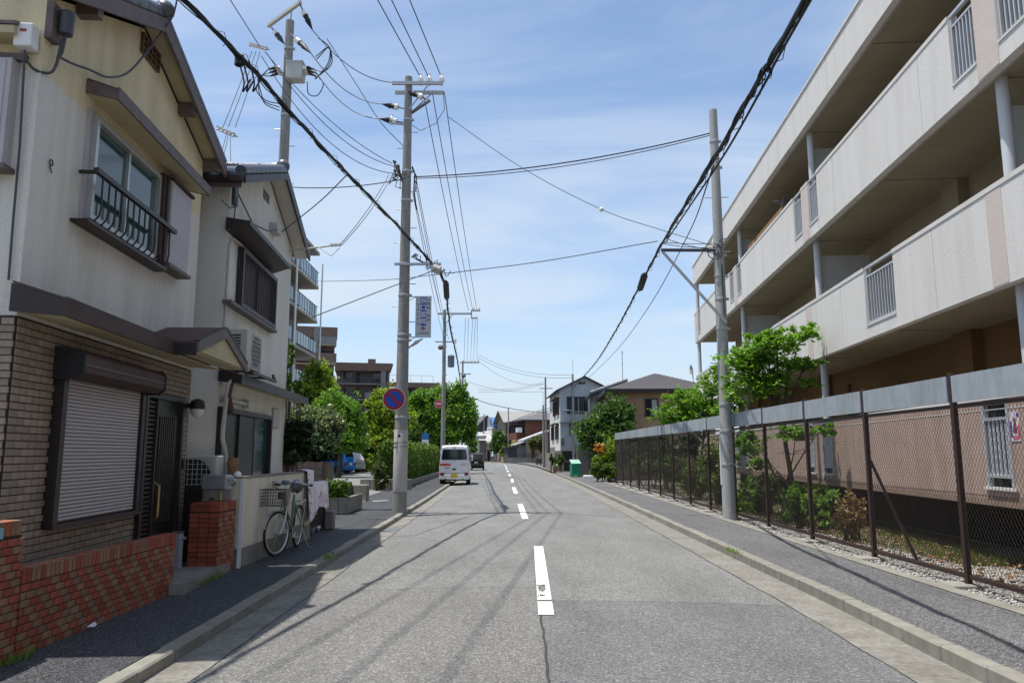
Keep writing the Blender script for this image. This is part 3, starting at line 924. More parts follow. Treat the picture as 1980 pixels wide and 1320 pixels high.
# ================================================================ house 2
A2 = math.atan(.070)
h2 = thing('tiled_roof_house', 'second house on the left with off-white walls, dark tiled roof and brown window hood', 'house', (-4.12, 10.6, 0), A2)
VL, VA, VF = (-.30, 5.46), (2.15, 6.42), (4.42, 5.53)
def vz(y):
    return VL[1] + (VA[1] - VL[1]) * (y - VL[0]) / (VA[0] - VL[0]) if y < VA[0] else VF[1] + (VA[1] - VF[1]) * (VF[0] - y) / (VF[0] - VA[0])
MB().prism([(0, .08), (4.10, .08), (4.10, vz(4.1) - .1), (VA[0], VA[1] - .1), (0, vz(0) - .1)], 'x', -6.5, 0).build('wall', M['stucco2'], h2)
rb = MB()
for (a, za), (b_, zb) in ((VL, VA), (VA, VF)):
    rb.prism([(a, za - .02), (b_, zb - .02), (b_, zb + .06), (a, za + .06)], 'x', -6.8, .27)
h2r = rb.build('roof', M['kawara'], h2)
bb = MB()
for (a, za), (b_, zb) in ((VL, VA), (VA, VF)):
    bb.prism([(a, za - .10), (b_, zb - .10), (b_, zb + .02), (a, za + .02)], 'x', .273, .305)
bb.build('bargeboard', M['brown_d'], h2)
sf = MB()
for (a, za), (b_, zb) in ((VL, VA), (VA, VF)):
    sf.prism([(a, za - .05), (b_, zb - .05), (b_, zb - .024), (a, za - .024)], 'x', .002, .268)
sf.build('soffit', mat('soffit_white', (.52, .49, .43), .8, .05, 3), h2)
for (a, za), (b_, zb) in ((VL, VA), (VA, VF)):
    L_ = math.hypot(b_ - a, zb - za); n = int(L_ / .24); ang = math.atan2(zb - za, b_ - a)
    for i in range(n):
        t = (i + .5) / n
        inst(tmesh, 'roof_tile', h2r, (.22, a + (b_ - a) * t, za + (zb - za) * t + .09), (1, 1, 1), (ang, 0, 0))
# pantiles of the near slope: rolls running down to the eave, laid tile by tile near the street
roll = MB().lathe([(.035, -.14), (.045, -.12), (.045, .14)], (0, 0, 0), 8, 'y').mesh('roof_tile', M['kawara'], True)
ang = math.atan2(VA[1] - VL[1], VA[0] - VL[0])
for i in range(12):
    for j in range(5):
        yy = VL[0] + .12 + .5 * j
        inst(roll, 'roof_tile', h2r, (-.02 - .26 * i, yy, vz(yy) + .075), (1.6, 1.9, 1.2), (ang, 0, 0))
rdg = MB().box(0, .36, -.075, .075, 0, .12).mesh('ridge_tile', M['kawara'], bevel=.035)
for i in range(14): inst(rdg, 'ridge_tile', h2r, (-.12 - .38 * i, VA[0], VA[1] + .06))
MB().ball((.22, VA[0], VA[1] + .15), .12, 12, 8).build('ridge_end_tile', M['kawara'], h2r, True)
MB().box(-6.6, .27, VL[0] - .09, VL[0] - .01, VL[1] - .10, VL[1] - .02).build('gutter', M['brown_d'], h2)
MB().box(-6.6, .24, VL[0] + .0, VL[0] + .03, VL[1] - .16, VL[1] - .03).build('eave_board', M['fascia'], h2)
MB().box(.002, .01, 1.78, 2.16, 5.86, 6.02).build('gable_vent', M['fascia'], h2)
# upper window, hood
w2 = window(h2, 0, .52, 2.66, 3.74, 4.64, M['brown_d'], [mat('blind_lit', (.05, .035, .04), .5, .1), mat('blind_dark', (.03, .02, .026), .5, .1)], 2, .07, .10)
bm2 = MB().box(.10, .108, 0, .018, 3.80, 4.58).mesh('window_bar', M['brown'])
for i in range(22): inst(bm2, 'window_bar', w2, (0, .62 + .092 * i, 0))
MB().box(0, .13, -.08, 2.66, 3.66, 3.71).build('window_sill', M['fascia'], h2)
hd2 = sub('window_hood', h2)
MB().prism([(0, 4.72), (.327, 4.832), (.327, 4.862), (0, 4.91)], 'y', -.12, 2.60).build('hood_slab', M['brown_d'], hd2)
MB().box(.328, .345, -.13, 2.61, 4.80, 4.868).build('hood_fascia', M['brown_d'], hd2)
cd = MB()
cd.tube([(.02, .0, 2.5), (.02, .02, 3.4), (.02, .04, 4.55), (.04, .10, 4.66), (.05, .35, 4.67), (.05, 2.5, 4.66)], .018, 6)
cd.build('conduit', M['acwhite'], h2, True)
MB().box(0, .14, 2.28, 2.62, 5.42, 5.58).build('junction_box', M['acwhite'], h2, bevel=.01)
MB().box(.01, .05, .08, .24, 5.18, 5.62).build('cable_entry', M['cable_g'], h2)
cc = MB()
cc.tube([(.04, .2, 5.4), (.1, .9, 5.12), (.12, 1.7, 5.25), (.14, 2.28, 5.45)], .012, 5)
cc.tube([(.05, .15, 5.3), (.05, .1, 5.0), (.05, .1, 4.9)], .010, 5)
cc.tube([(.05, -.55, 5.02), (.04, -.1, 5.05), (.05, .15, 5.15)], .008, 5)
cc.tube([(.05, .35, 4.6), (.04, .5, 4.35), (.03, .6, 4.2)], .006, 5)
cc.build('service_cable', M['cable_g'], h2, True)
# lower pent roof, air conditioner on it
p2_ = sub('pent_roof', h2)
MB().prism([(0, 2.75), (.302, 2.625), (.302, 2.65), (0, 2.775)], 'y', -.05, 4.66).build('roof_sheet', M['roof_br'], p2_)
MB().box(.302, .327, -.07, 4.68, 2.515, 2.652).build('fascia', M['brown_d'], p2_)
MB().prism([(0, 2.55), (.301, 2.515), (.301, 2.623), (0, 2.748)], 'y', -.07, -.05).build('fascia', M['brown_d'], p2_)
MB().prism([(0, 2.57), (.30, 2.53), (.30, 2.542), (0, 2.582)], 'y', -.048, 4.65).build('pent_soffit', M['soffit'], p2_)
def ac_unit(label, loc, rz, group):
    t = thing('air_conditioner', label, 'air conditioner', loc, rz, group)
    MB().box(-.15, .15, -.40, .40, .05, .60).build('casing', M['acwhite'], t, bevel=.012)
    MB().cyl((.151, .10, .33), (.156, .10, .33), .235, .235, 24).build('fan_opening', M['black'], t)
    gm = MB()
    for i in range(9): gm.box(.157, .163, -.14 + .06 * i - .004, -.14 + .06 * i + .004, .09, .57)
    for i in range(8): gm.box(.157, .165, -.15, .35, .10 + .065 * i - .004, .10 + .065 * i + .004)
    gm.build('fan_grille', M['acwhite'], t)
    sm = MB().box(-.10, .06, -.404, -.40, 0, .022).mesh('side_louvre', M['black'])
    for i in range(6): inst(sm, 'side_louvre', t, (0, 0, .30 + .04 * i))
    for yy in (-.3, .3): MB().box(-.17, .17, yy - .03, yy + .03, 0, .05).build('foot', M['acwhite'], t)
    return t
def on2(x, y, z):   # house-2 frame -> world
    c, s = math.cos(A2), math.sin(A2)
    return (-4.12 + c * x - s * y, 10.6 + s * x + c * y, z)
def on1(x, y, z):
    c, s = math.cos(A1), math.sin(A1)
    return (-3.9 + c * x - s * y, 5.85 + s * x + c * y, z)
ac1 = ac_unit('air conditioner sitting on the brown lower roof of the second house', on2(.17, .52, 2.72), A2, 'air conditioner outdoor units')
ra = MB()
ra.bar((-.14, -.45, -.0), (.30, -.45, -.04), .03, .03); ra.bar((-.14, .45, -.0), (.30, .45, -.04), .03, .03); ra.bar((.28, -.55, -.04), (.28, .85, -.04), .04, .04)
ra.bar((.28, .8, -.03), (.26, .72, .05), .02, .05)
ra.build('roof_stand', M['brown_d'], ac1)
ac2 = ac_unit('air conditioner on the dark ledge between the two left houses', (-4.28, 10.16, .92), R(-88), 'air conditioner outdoor units')
stn = thing('equipment_stand', 'dark stand under the lower air conditioner between the left houses', 'stand', (-4.28, 10.16, .085))
for sx in (-.36, .36):
    for sy in (-.14, .14): MB().box(sx - .02, sx + .02, sy - .02, sy + .02, 0, .80).build('leg', M['brown_d'], stn)
MB().box(-.44, .44, -.19, .19, .80, .834).build('top', M['brown_d'], stn)
dp = MB()
dp.tube([on2(.30, .10, 2.66), on2(.22, -.02, 2.64), on2(.14, -.06, 2.50), on2(.12, -.06, 2.2), on2(.10, -.05, 1.9), on2(.10, -.05, 1.75), on2(.14, .0, 1.55), on2(.15, .02, 1.3), on2(.13, 0, 1.18), on2(.08, -.15, 1.12), on2(.05, -.35, 1.15), on2(.03, -.5, 1.16)], .032, 8)
tag(dp.build('refrigerant_pipe', M['acwhite'], None, True), 'white wrapped pipe running down the corner between two air conditioners', 'pipe')
tag(MB().tube([on2(.16, -.02, 2.55), on2(.14, -.04, 2.35), on2(.16, .06, 2.12)], .05, 8).build('drain_elbow', mat('rust_brown', (.07, .035, .025), .6, .2), None, True), 'short brown drain elbow under the lower roof of the second house', 'pipe')
MB().box(.0, .07, .06, 1.20, 2.28, 2.34).build('tube_lamp', M['acwhite'], h2, bevel=.01)
MB().box(.0, .10, 1.20, 1.32, 2.25, 2.38).build('lamp_end', M['acwhite'], h2, bevel=.01)
sd = window(h2, 0, -.02, 2.84, .30, 2.20, M['brown_d'], [M['door'], mat('door_purple', (.026, .024, .034), .3, .1), M['glass_t']], 3, .07, .08, name='sliding_door')
MB().box(.0, .05, 3.06, 3.5, 2.0, 2.36).build('meter_box', M['acwhite'], h2, bevel=.02)
MB().box(.0, .05, 2.84, 2.90, .3, 2.2).build('door_post', M['alu'], h2)
arm = MB(); arm.tube([(0, 3.9, 5.50), (.50, 3.75, 5.53), (.82, 3.68, 5.56)], .018, 6)
arm.build('service_arm', M['acwhite'], h2, True)
am2 = MB()
for i in range(3): am2.lathe([(.02, -.03), (.045, -.02), (.045, .02), (.02, .03)], (.86 + .075 * i, 3.67 - .02 * i, 5.57), 8)
am2.tube([(.6, 3.7, 5.53), (.85, 3.68, 5.35), (1.02, 3.66, 5.52)], .008, 5)
am2.tube([(.82, 3.68, 5.56), (1.06, 3.6, 5.58)], .012, 5)
am2.build('insulator', M['porcelain'], h2, True)

# cream garden wall, railing, cloth
gw = thing('garden_wall', 'cream rendered garden wall behind the bicycle', 'wall', (-3.53, 10.05, .085))
MB().box(-.13, 0, 0, 3.45, .24, 1.14).build('panel', M['cream_wall'], gw, bevel=.006)
MB().box(-.15, -.13, 0, .012, .24, 1.14).build('end_trim', M['shutter_w'], gw)
MB().box(-.35, -.13, -.02, .10, 0, 1.14).build('return', M['shutter_w'], gw, bevel=.006)
MB().box(-.14, .012, 0, 3.45, 0, .24).build('plinth', M['wall_block'], gw)
MB().box(-.14, .012, .0, 3.46, 1.14, 1.165).build('coping', M['wall_block'], gw, bevel=.004)
MB().box(-.02, .03, -.012, .0, .0, 1.14).build('corner_strip', M['white'], gw)
gt = thing('garden_gate', 'black metal gate under the hanging patterned sheet', 'gate', (-3.62, 13.55, .11))
for yy in (.02, 1.28): MB().box(-.03, .03, yy - .03, yy + .03, 0, .95).build('gate_post', M['brown_d'], gt)
MB().box(-.015, .015, .05, 1.25, .10, .14).box(-.015, .015, .05, 1.25, .86, .90).build('gate_rail', M['black'], gt)
gb = MB().box(-.01, .01, 0, .055, .14, .86).mesh('gate_bar', M['black'])
for i in range(13): inst(gb, 'gate_bar', gt, (0, .08 + .09 * i, 0))
for yy in (.3, .7, 1.1): MB().lathe([(.035, 0), (.035, .03), (.012, .05), (.012, .1)], (0.02, yy, 0), 8).build('gate_foot', M['black'], gt)
tag(MB().box(-3.70, -3.45, 14.92, 15.10, .10, .45).build('stone_block', M['wall_block'], bevel=.02), 'low stone block at the far end of the black gate', 'block')
# cloth: patterned sheet hung over wall end and gate
cm = bpy.data.materials.new('patterned_cloth'); cm.use_nodes = True
t_ = cm.node_tree; bsd = t_.nodes['Principled BSDF']; bsd.inputs['Roughness'].default_value = .95
tc_ = t_.nodes.new('ShaderNodeTexCoord')
v_ = t_.nodes.new('ShaderNodeTexVoronoi'); v_.inputs['Scale'].default_value = 11
t_.links.new(tc_.outputs['Object'], v_.inputs['Vector'])
r_ = t_.nodes.new('ShaderNodeValToRGB'); e = r_.color_ramp.elements
e[0].position = .10; e[0].color = (.20, .14, .20, 1); e[1].position = .42; e[1].color = (.80, .77, .84, 1)
q_ = e.new(.22); q_.color = (.58, .42, .45, 1)
t_.links.new(v_.outputs['Distance'], r_.inputs[0])
n_ = t_.nodes.new('ShaderNodeTexNoise'); n_.inputs['Scale'].default_value = 3.5; n_.inputs['Detail'].default_value = 5
t_.links.new(tc_.outputs['Object'], n_.inputs['Vector'])
r2_ = t_.nodes.new('ShaderNodeValToRGB'); r2_.color_ramp.elements[0].position = .45; r2_.color_ramp.elements[1].position = .62
r2_.color_ramp.elements[0].color = (1, 1, 1, 1); r2_.color_ramp.elements[1].color = (.82, .68, .68, 1)
t_.links.new(n_.outputs['Fac'], r2_.inputs[0])
mx_ = t_.nodes.new('ShaderNodeMixRGB'); mx_.blend_type = 'MULTIPLY'; mx_.inputs[0].default_value = 1
t_.links.new(r_.outputs[0], mx_.inputs[1]); t_.links.new(r2_.outputs[0], mx_.inputs[2])
t_.links.new(mx_.outputs[0], bsd.inputs['Base Color'])
b = MB(); n, mrow = 26, 26
vs = []
for side_ in (1, -1):
    for j in range(mrow + 1):
        for i in range(n + 1):
            s = i / n
            y = 12.98 + 1.72 * s
            top = 1.27 if y < 13.47 else max(1.03, 1.27 - (y - 13.47) * 2.2) if y < 13.6 else 1.03
            lowest = .40 + .10 * math.sin(3 * s) + (.22 * max(0, s - .55) ** .6) - .06 * math.sin(9 * s)
            drop = (top - lowest) * (j / mrow) if side_ == 1 else .35 * j / mrow
            fold = .028 * math.sin(17 * s + 1.5 * j / mrow) * (j / mrow) + .012 * math.sin(41 * s)
            xo = (-3.50 if y < 13.5 else -3.555) + .035 + .05 * (j / mrow) + fold if side_ == 1 else -3.70 - fold * .5
            if j == 0: xo = -3.60
            vs.append((xo, y, top + .012 - drop))
N = (n + 1) * (mrow + 1)
fs = [(k * N + j * (n + 1) + i, k * N + j * (n + 1) + i + 1, k * N + (j + 1) * (n + 1) + i + 1, k * N + (j + 1) * (n + 1) + i) for k in (0, 1) for j in range(mrow) for i in range(n)]
b.add(vs, fs)
cloth = b.build('patterned_sheet', cm, None, True)
tag(cloth, 'pale lilac flower-patterned sheet draped over the wall end and gate', 'sheet')
sol = cloth.modifiers.new('thickness', 'SOLIDIFY'); sol.thickness = .006

# ================================================================ apartment building (right)
AA = -math.atan(.084)
ap = thing('apartment_building', 'three-storey apartment building with long pale balcony parapets on the right', 'apartment building', (5.56, 0, 0), AA)
Y0, Y1 = -5.0, 34.6
def on_a(x, y, z):
    c, s = math.cos(AA), math.sin(AA)
    return (5.56 + c * x - s * y, s * x + c * y, z)
PIER = [1.35, 9.45, 17.5, 25.55, 33.9]
# rear mass
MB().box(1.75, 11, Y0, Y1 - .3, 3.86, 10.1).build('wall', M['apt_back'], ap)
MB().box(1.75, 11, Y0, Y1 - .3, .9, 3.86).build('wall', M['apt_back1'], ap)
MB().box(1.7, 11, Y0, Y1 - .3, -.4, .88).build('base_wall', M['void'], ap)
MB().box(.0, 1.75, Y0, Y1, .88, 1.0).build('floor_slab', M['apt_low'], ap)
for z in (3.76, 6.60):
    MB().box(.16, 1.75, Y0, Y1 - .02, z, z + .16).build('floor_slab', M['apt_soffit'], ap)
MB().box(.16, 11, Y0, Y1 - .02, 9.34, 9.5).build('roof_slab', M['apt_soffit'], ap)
MB().box(.0, .13, Y0, Y1, 9.28, 10.14).build('roof_parapet', M['apt'], ap)
MB().box(-.025, .155, Y0, Y1 + .01, 10.14, 10.2).build('roof_coping', M['apt_cap'], ap)
for z in (3.70, 6.54, 9.28):
    MB().prism([(.132, z), (.20, z + .02), (.20, z + .055), (.132, z + .055)], 'y', Y0, Y1).build('drip_edge', M['drip'], ap)
jm = MB().box(.2, 1.74, -.006, .006, -.004, .0).mesh('soffit_joint', M['seam'])
for z in (3.76, 6.60, 9.34):
    for yy in (5.6, 9.7, 13.6, 17.7, 21.7, 25.9, 30): inst(jm, 'soffit_joint', ap, (0, yy, z - .001))
# parapets split at the openings; each run of wall is a part
def parapet(z0, z1, holes, m, name='parapet'):
    ys = Y0
    for a, b_, zb in holes + [(Y1, Y1, z0)]:
        if a > ys: MB().box(.0, .13, ys, a, z0, z1).build(name, m, ap)
        if b_ > a: MB().box(.0, .13, a, b_, z0, zb).build(name, m, ap)
        ys = b_
    ys = Y0
    for a, b_, zb in holes + [(Y1, Y1, z0)]:
        if a > ys: MB().box(-.012, .142, ys, a, z1, z1 + .07).build('coping', M['apt_cap'], ap)
        ys = b_
jv = {}
for z0, z1 in ((3.72, 4.995), (6.56, 7.855), (9.3, 10.135)):
    jv[z0] = MB().box(-.0015, .0, -.006, .006, z0, z1).mesh('panel_joint', M['drip'])
    for yy in (3.3, 7.6, 11.4, 15.5, 19.6, 23.7, 27.8, 31.6): inst(jv[z0], 'panel_joint', ap, (0, yy, 0))
def railing(y0, y1, zb, zt, nbar):
    r = sub('railing', ap)
    f = MB()
    f.box(.03, .07, y0 + .005, y0 + .045, zb, zt); f.box(.03, .07, y1 - .045, y1 - .005, zb, zt)
    f.box(.02, .08, y0, y1, zt, zt + .045); f.box(.03, .07, y0 + .045, y1 - .045, zt - .17, zt - .135); f.box(.03, .07, y0 + .045, y1 - .045, zb + .02, zb + .055)
    f.build('rail_frame', M['apt_rail'], r)
    MB().box(-.015, .13, y0, y1, zb - .03, zb).build('rail_sill', M['apt_cap'], r)
    bm_ = MB().box(.036, .064, -.014, .014, zb + .055, zt - .17).mesh('rail_bar', M['apt_rail'])
    for i in range(nbar): inst(bm_, 'rail_bar', r, (0, y0 + .045 + (y1 - y0 - .09) * (i + 1) / (nbar + 1), 0))
W2 = [(5.43, 1.33), (13.53, 1.33), (21.63, 1.33), (29.7, 1.33)]
h2h = [(c - w / 2, c + w / 2, 3.96) for c, w in W2]
parapet(3.70, 5.0, h2h, M['apt'])
for a, b_, zb in h2h: railing(a, b_, zb, 5.03, 9)
h3h = []
for p in PIER[:4]:
    h3h += [(p - .93, p - .27, 6.85), (p + .27, p + .93, 6.85)]
h3h += [(33.0, 33.6, 6.85)]
parapet(6.54, 7.86, h3h, M['apt'])
for a, b_, zb in h3h: railing(a, b_, zb, 7.89, 5)
for p in PIER:
    MB().box(-.006, .0, p - .26, min(p + .26, Y1), 6.56, 7.86).build('pier_facing', M['apt_pink'], ap)
    MB().box(-.005, .0, p + .0, min(p + .38, Y1), 3.72, 4.995).build('pier_facing', M['apt_pink'], ap)
# ground floor parapet with barred openings
h1h = []
for p in PIER[:4]:
    h1h += [(p - .93, p - .30, 1.10), (p + .30, p + .93, 1.10)]
zl = .88
ys = Y0
for a, b_, zb in h1h + [(Y1, Y1, zl)]:
    if a > ys: MB().box(.0, .13, ys, a, .86, 2.26).build('low_parapet', M['apt_low'], ap)
    if b_ > a:
        MB().box(.0, .13, a, b_, .86, 1.10).build('low_parapet', M['apt_low'], ap)
        r = sub('barred_opening', ap)
        f = MB()
        f.box(-.02, .05, a, a + .05, 1.12, 2.24); f.box(-.02, .05, b_ - .05, b_, 1.12, 2.24)
        f.box(-.02, .05, a + .05, b_ - .05, 2.19, 2.24); f.box(-.02, .05, a + .05, b_ - .05, 1.98, 2.02); f.box(-.02, .05, a + .05, b_ - .05, 1.23, 1.27)
        f.build('grille_frame', M['apt_rail'], r)
        MB().box(-.04, .13, a - .06, b_ + .06, 1.07, 1.11).build('sill', M['apt_cap'], r)
        MB().box(.06, .10, a, b_, 1.12, 2.24).build('opening_back', M['glass'], r)
        bm_ = MB().cyl((.015, 0, 1.27), (.015, 0, 1.98), .022, .022, 8).mesh('grille_bar', M['apt_rail'], True)
        for i in range(5): inst(bm_, 'grille_bar', r, (0, a + .05 + (b_ - a - .1) * (i + .7) / 5.4, 0))
    ys = b_
MB().box(-.012, .142, Y0, Y1, 2.26, 2.30).build('coping', M['apt_cap'], ap)
MB().box(-.004, .0, Y0, Y1, 2.12, 2.132).build('wall_joint', M['apt_cap'], ap)
MB().box(-.003, .0, Y0, 10.3, .86, .98).box(-.003, .0, 10.3, Y1, .86, .94).build('base_band', mat('base_band', (.25, .175, .13), .9, .12, 6), ap)
# columns, pilasters, boards between flats, vents, downpipes
for z0, z1 in ((2.30, 3.76), (5.07, 6.60), (7.93, 9.34)):
    cmsh = MB().cyl((0, 0, z0), (0, 0, z1), .082, .082, 16).mesh('column', M['apt_col'], True)
    for yy in (1.6, 9.72, 17.75, 25.9, 34.4): inst(cmsh, 'column', ap, (.30 if yy < 34 else .14, yy, 0))
    if z0 > 3:
        bmsh = MB().box(.42, 1.6, -.02, .02, z0 - .9, z1 - .30).mesh('divider_board', M['panelgrey'])
        for yy in (9.95, 18.0, 26.1): inst(bmsh, 'divider_board', ap, (0, yy, 0))
    pmsh = MB().box(1.55, 1.75, -.32, .32, z0 - 1.2, z1).mesh('pilaster', M['apt_back'] if z0 > 3 else M['apt_back1'])
    for yy in (5.6, 13.9, 22, 30): inst(pmsh, 'pilaster', ap, (0, yy, 0))
    vm = MB().lathe([(.10, 0), (.10, .05), (.075, .07), (.005, .075)], (0, 0, 0), 14, 'x')
    vm.v = [(-a, b_, c) for a, b_, c in vm.v]
    vmsh = vm.mesh('vent_cap', mat('vent_rust', (.09, .045, .035), .7, .2), True)
    for yy in (11.9, 20.3, 28.4): inst(vmsh, 'vent_cap', ap, (1.75, yy, z1 - .50))
wfm = mat('flat_window_frame', (.10, .085, .08), .5, .1)
for z0 in (1.05, 3.95, 6.8):
    for yy in (3, 7.2, 11.5, 15.4, 19.6, 23.6, 27.6, 31.4):
        wdw = MB().box(1.715, 1.75, yy - .9, yy + .9, z0, z0 + 1.95).build('balcony_window', wfm, ap)
        for k in (0, 1): MB().box(1.70, 1.714, yy - .85 + .87 * k, yy - .02 + .87 * k, z0 + .05, z0 + 1.9).build('pane', M['glass'], wdw)
# things standing on the balconies
for k, (ya, yb) in enumerate(((23.2, 24.2), (20.0, 22.9))):
    t = thing('planter_box', ('short tan planter box with a green sprout on the top balcony', 'long brown planter box with plants along the top balcony parapet')[k], 'planter', on_a(.24, ya, 7.93), AA)
    n = 2 if k == 0 else 4
    pb = MB().box(-.10, .10, 0, .42 if k == 0 else .68, 0, .30).mesh('trough', mat('planter_tan', (.22, .12, .055), .8, .2, 8), bevel=.01)
    st_ = (yb - ya) / n
    for i in range(n): inst(pb, 'trough', t, (0, st_ * i, 0))
    lf = MB()
    for i in range(26):
        y = rq.uniform(0, yb - ya); h_ = rq.uniform(.04, .16)
        x = rq.uniform(-.08, .08)
        lf.quad((x, y, .28), (x + .02, y + .02, .28 + h_ * .6), (x, y + .01, .28 + h_), (x - .02, y - .02, .28 + h_ * .6))
    lf.build('plant', M['leaf_mid'] if k else M['leaf_yellow'], t)
bo = thing('bird_ornament', 'small dark bird shaped ornament on the top balcony parapet', 'ornament', on_a(.10, 19.7, 7.93), AA)
MB().tube([(0, 0, 0), (0, 0, .22)], .012, 6).build('stick', M['black'], bo)
MB().tube([(0, .20, .34), (0, .05, .28), (0, -.1, .30), (0, -.22, .42)], [.01, .05, .045, .008], 8).build('body', M['cable_g'], bo, True)
MB().bar((-.22, .02, .36), (.22, .02, .36), .12, .015).build('wing', M['cable_g'], bo)
ga = thing('hanging_garment', 'dark purple printed cloth behind the top balcony railing', 'cloth', on_a(.42, 10.35, 6.85), AA)
MB().box(-.012, .012, -.58, .05, .10, .92).build('fabric', mat('purple_cloth', (.03, .022, .09), .9, .5, 9, col2=(.20, .16, .32)), ga)
MB().box(-.02, .02, -.7, .15, .92, .95).build('rod', M['steel'], ga)
po = thing('poster', 'small bright poster on the pink wall beside the barred opening at the right edge', 'poster', on_a(-.008, 9.53, 1.70), AA)
MB().box(0, .006, 0, .21, 0, .37).build('sheet', mat('poster_paper', (.62, .58, .60), .6, .08, 18), po)
pp = MB()
pp.lathe([(.028, -.002), (.028, -.001)], (0, .10, .27), 12, 'x'); pp.prism([(.06, .10), (.15, .10), (.13, .24), (.07, .24)], 'x', -.002, -.001)
pp.build('print', mat('print_dark', (.08, .03, .05), .6, .3, 30, col2=(.35, .10, .09)), po)
pp = MB(); pp.lathe([(.03, -.003), (.03, -.0022)], (0, .03, .33), 12, 'x'); pp.box(-.002, -.001, .165, .205, .05, .25)
pp.build('print', mat('print_violet', (.12, .05, .35), .6, .2, 30), po)
pp = MB(); pp.box(-.0022, -.0012, .0, .05, .03, .20); pp.box(-.002, -.001, .06, .16, .02, .07)
pp.build('print', mat('print_pink', (.55, .10, .16), .6, .3, 30), po)

# ================================================================ fence
FX = 5.08
fe = thing('mesh_fence', 'tall brown chain-link fence with grey boards along its top in front of the apartments', 'fence', (FX, 0, 0))
posts = [6.5 + 2.2 * k for k in range(15)]
def fh(y): return 2.44 + .10 * min(1, max(0, (y - 8) / 30))
pmesh_ = MB().box(-.03, .03, -.032, .032, .06, 2.46).mesh('post', M['fence_br'], bevel=.005)
foot = MB().box(-.24, .10, -.20, .20, .02, .118).mesh('footing', M['kerb'], bevel=.012)
pan = MB().box(-.018, .002, .05, 2.15, 2.125, 2.43).mesh('board', M['fence_panel'])
rl = MB(); rl.box(-.012, .03, .032, 2.168, 2.06, 2.10); rl.box(-.012, .03, .032, 2.168, .17, .215); rl.box(.0, .008, .032, 2.168, 1.10, 1.106)
rlm = rl.mesh('rail', M['fence_br'])
# woven wire: zigzag strands in both directions
cl = MB()
PW, PH, step = 2.13, 1.85, .058
def strand(x0, dirn, xo):
    za, zb = 0.0, PH
    xa, xb = x0, x0 + dirn * PH * .62
    ts = [0.0, 1.0]
    lo, hi = 0.0, PW
    d = xb - xa
    t0 = max(0, min((lo - xa) / d, (hi - xa) / d)); t1 = min(1, max((lo - xa) / d, (hi - xa) / d))
    if t1 - t0 < .02: return
    r = .0021
    a = Vector((xo, .035 + xa + d * t0, .21 + PH * t0)); b_ = Vector((xo, .035 + xa + d * t1, .21 + PH * t1))
    cl.tube([a, b_], r, 3, caps=False)
x = -PH * .62
while x < PW + PH * .62:
    strand(x, 1, .006); strand(x, -1, .010)
    x += step
clm = cl.mesh('wire_mesh', M['fence_wire'])
for i, yp in enumerate(posts):
    s_ = fh(yp) / 2.44
    inst(pmesh_, 'post', fe, (0, yp, 0), (1, 1, s_))
    inst(foot, 'footing', fe, (rq.uniform(-.02, .02), yp + rq.uniform(-.03, .03), 0), (1, rq.uniform(.8, 1.15), 1))
    if i < 14:
        inst(pan, 'board', fe, (-.02, yp, 0), (1, 1, s_))
        inst(rlm, 'rail', fe, (0, yp, 0), (1, 1, s_))
        inst(clm, 'wire_mesh', fe, (0, yp, 0), (1, 1, s_))
    if i % 2 == 0 and i > 0:
        MB().bar((.03, yp, 1.45), (.55, yp - .10, .05), .035, .035).build('brace', M['fence_br'], fe)
# loose gravel: real stones beside the fence
def stones(name, n, f, m, rmin, rmax, **kw):
    rg = np.random.default_rng(5)
    base = np.array([(1, 0, 0), (-1, 0, 0), (0, 1, 0), (0, -1, 0), (0, 0, .7), (0, 0, -.4)], float)
    fc = np.array([(0, 2, 4), (2, 1, 4), (1, 3, 4), (3, 0, 4), (2, 0, 5), (1, 2, 5), (3, 1, 5), (0, 3, 5)])
    P = np.array([f(rg) for _ in range(n)])
    sc = rg.uniform(rmin, rmax, (n, 1, 1)) * rg.uniform(.6, 1.3, (n, 1, 3))
    an = rg.uniform(0, 6.28, n)
    rot = np.stack([np.stack([np.cos(an), -np.sin(an), 0 * an], -1), np.stack([np.sin(an), np.cos(an), 0 * an], -1), np.stack([0 * an, 0 * an, 0 * an + 1], -1)], 1)
    V = np.einsum('nij,nkj->nki', rot, base[None] * sc) + P[:, None, :]
    F = (fc[None] + 6 * np.arange(n)[:, None, None]).reshape(-1, 3)
    return np_mesh(name, V.reshape(-1, 3), F, m, **kw)
def np_mesh(name, V, F, m, parent=None, **kw):
    me = bpy.data.meshes.new(name)
    k = F.shape[1]
    me.vertices.add(len(V)); me.vertices.foreach_set('co', np.asarray(V, np.float32).ravel())
    me.loops.add(F.size); me.loops.foreach_set('vertex_index', F.astype(np.int32).ravel())
    me.polygons.add(len(F)); me.polygons.foreach_set('loop_start', np.arange(0, F.size, k, dtype=np.int32))
    me.polygons.foreach_set('loop_total', np.full(len(F), k, np.int32))
    me.update(calc_edges=True)
    me.validate()
    for q in (m if isinstance(m, (list, tuple)) else [m]): me.materials.append(q)
    o = bpy.data.objects.new(name, me); COL.objects.link(o)
    if parent is not None: o.parent = parent
    for a, b_ in kw.items(): o[a] = b_
    return o
def leafstone_mat(name, dark, light):
    m = bpy.data.materials.new(name); m.use_nodes = True; t = m.node_tree; b = t.nodes['Principled BSDF']
    b.inputs['Roughness'].default_value = .9
    gg = t.nodes.new('ShaderNodeNewGeometry'); r = t.nodes.new('ShaderNodeValToRGB')
    r.color_ramp.elements[0].color = (*dark, 1); r.color_ramp.elements[1].color = (*light, 1)
    t.links.new(gg.outputs['Random Per Island'], r.inputs[0]); t.links.new(r.outputs[0], b.inputs['Base Color'])
    return m
M['gstone'] = leafstone_mat('gravel_stones', (.16, .155, .145), (.46, .44, .41))
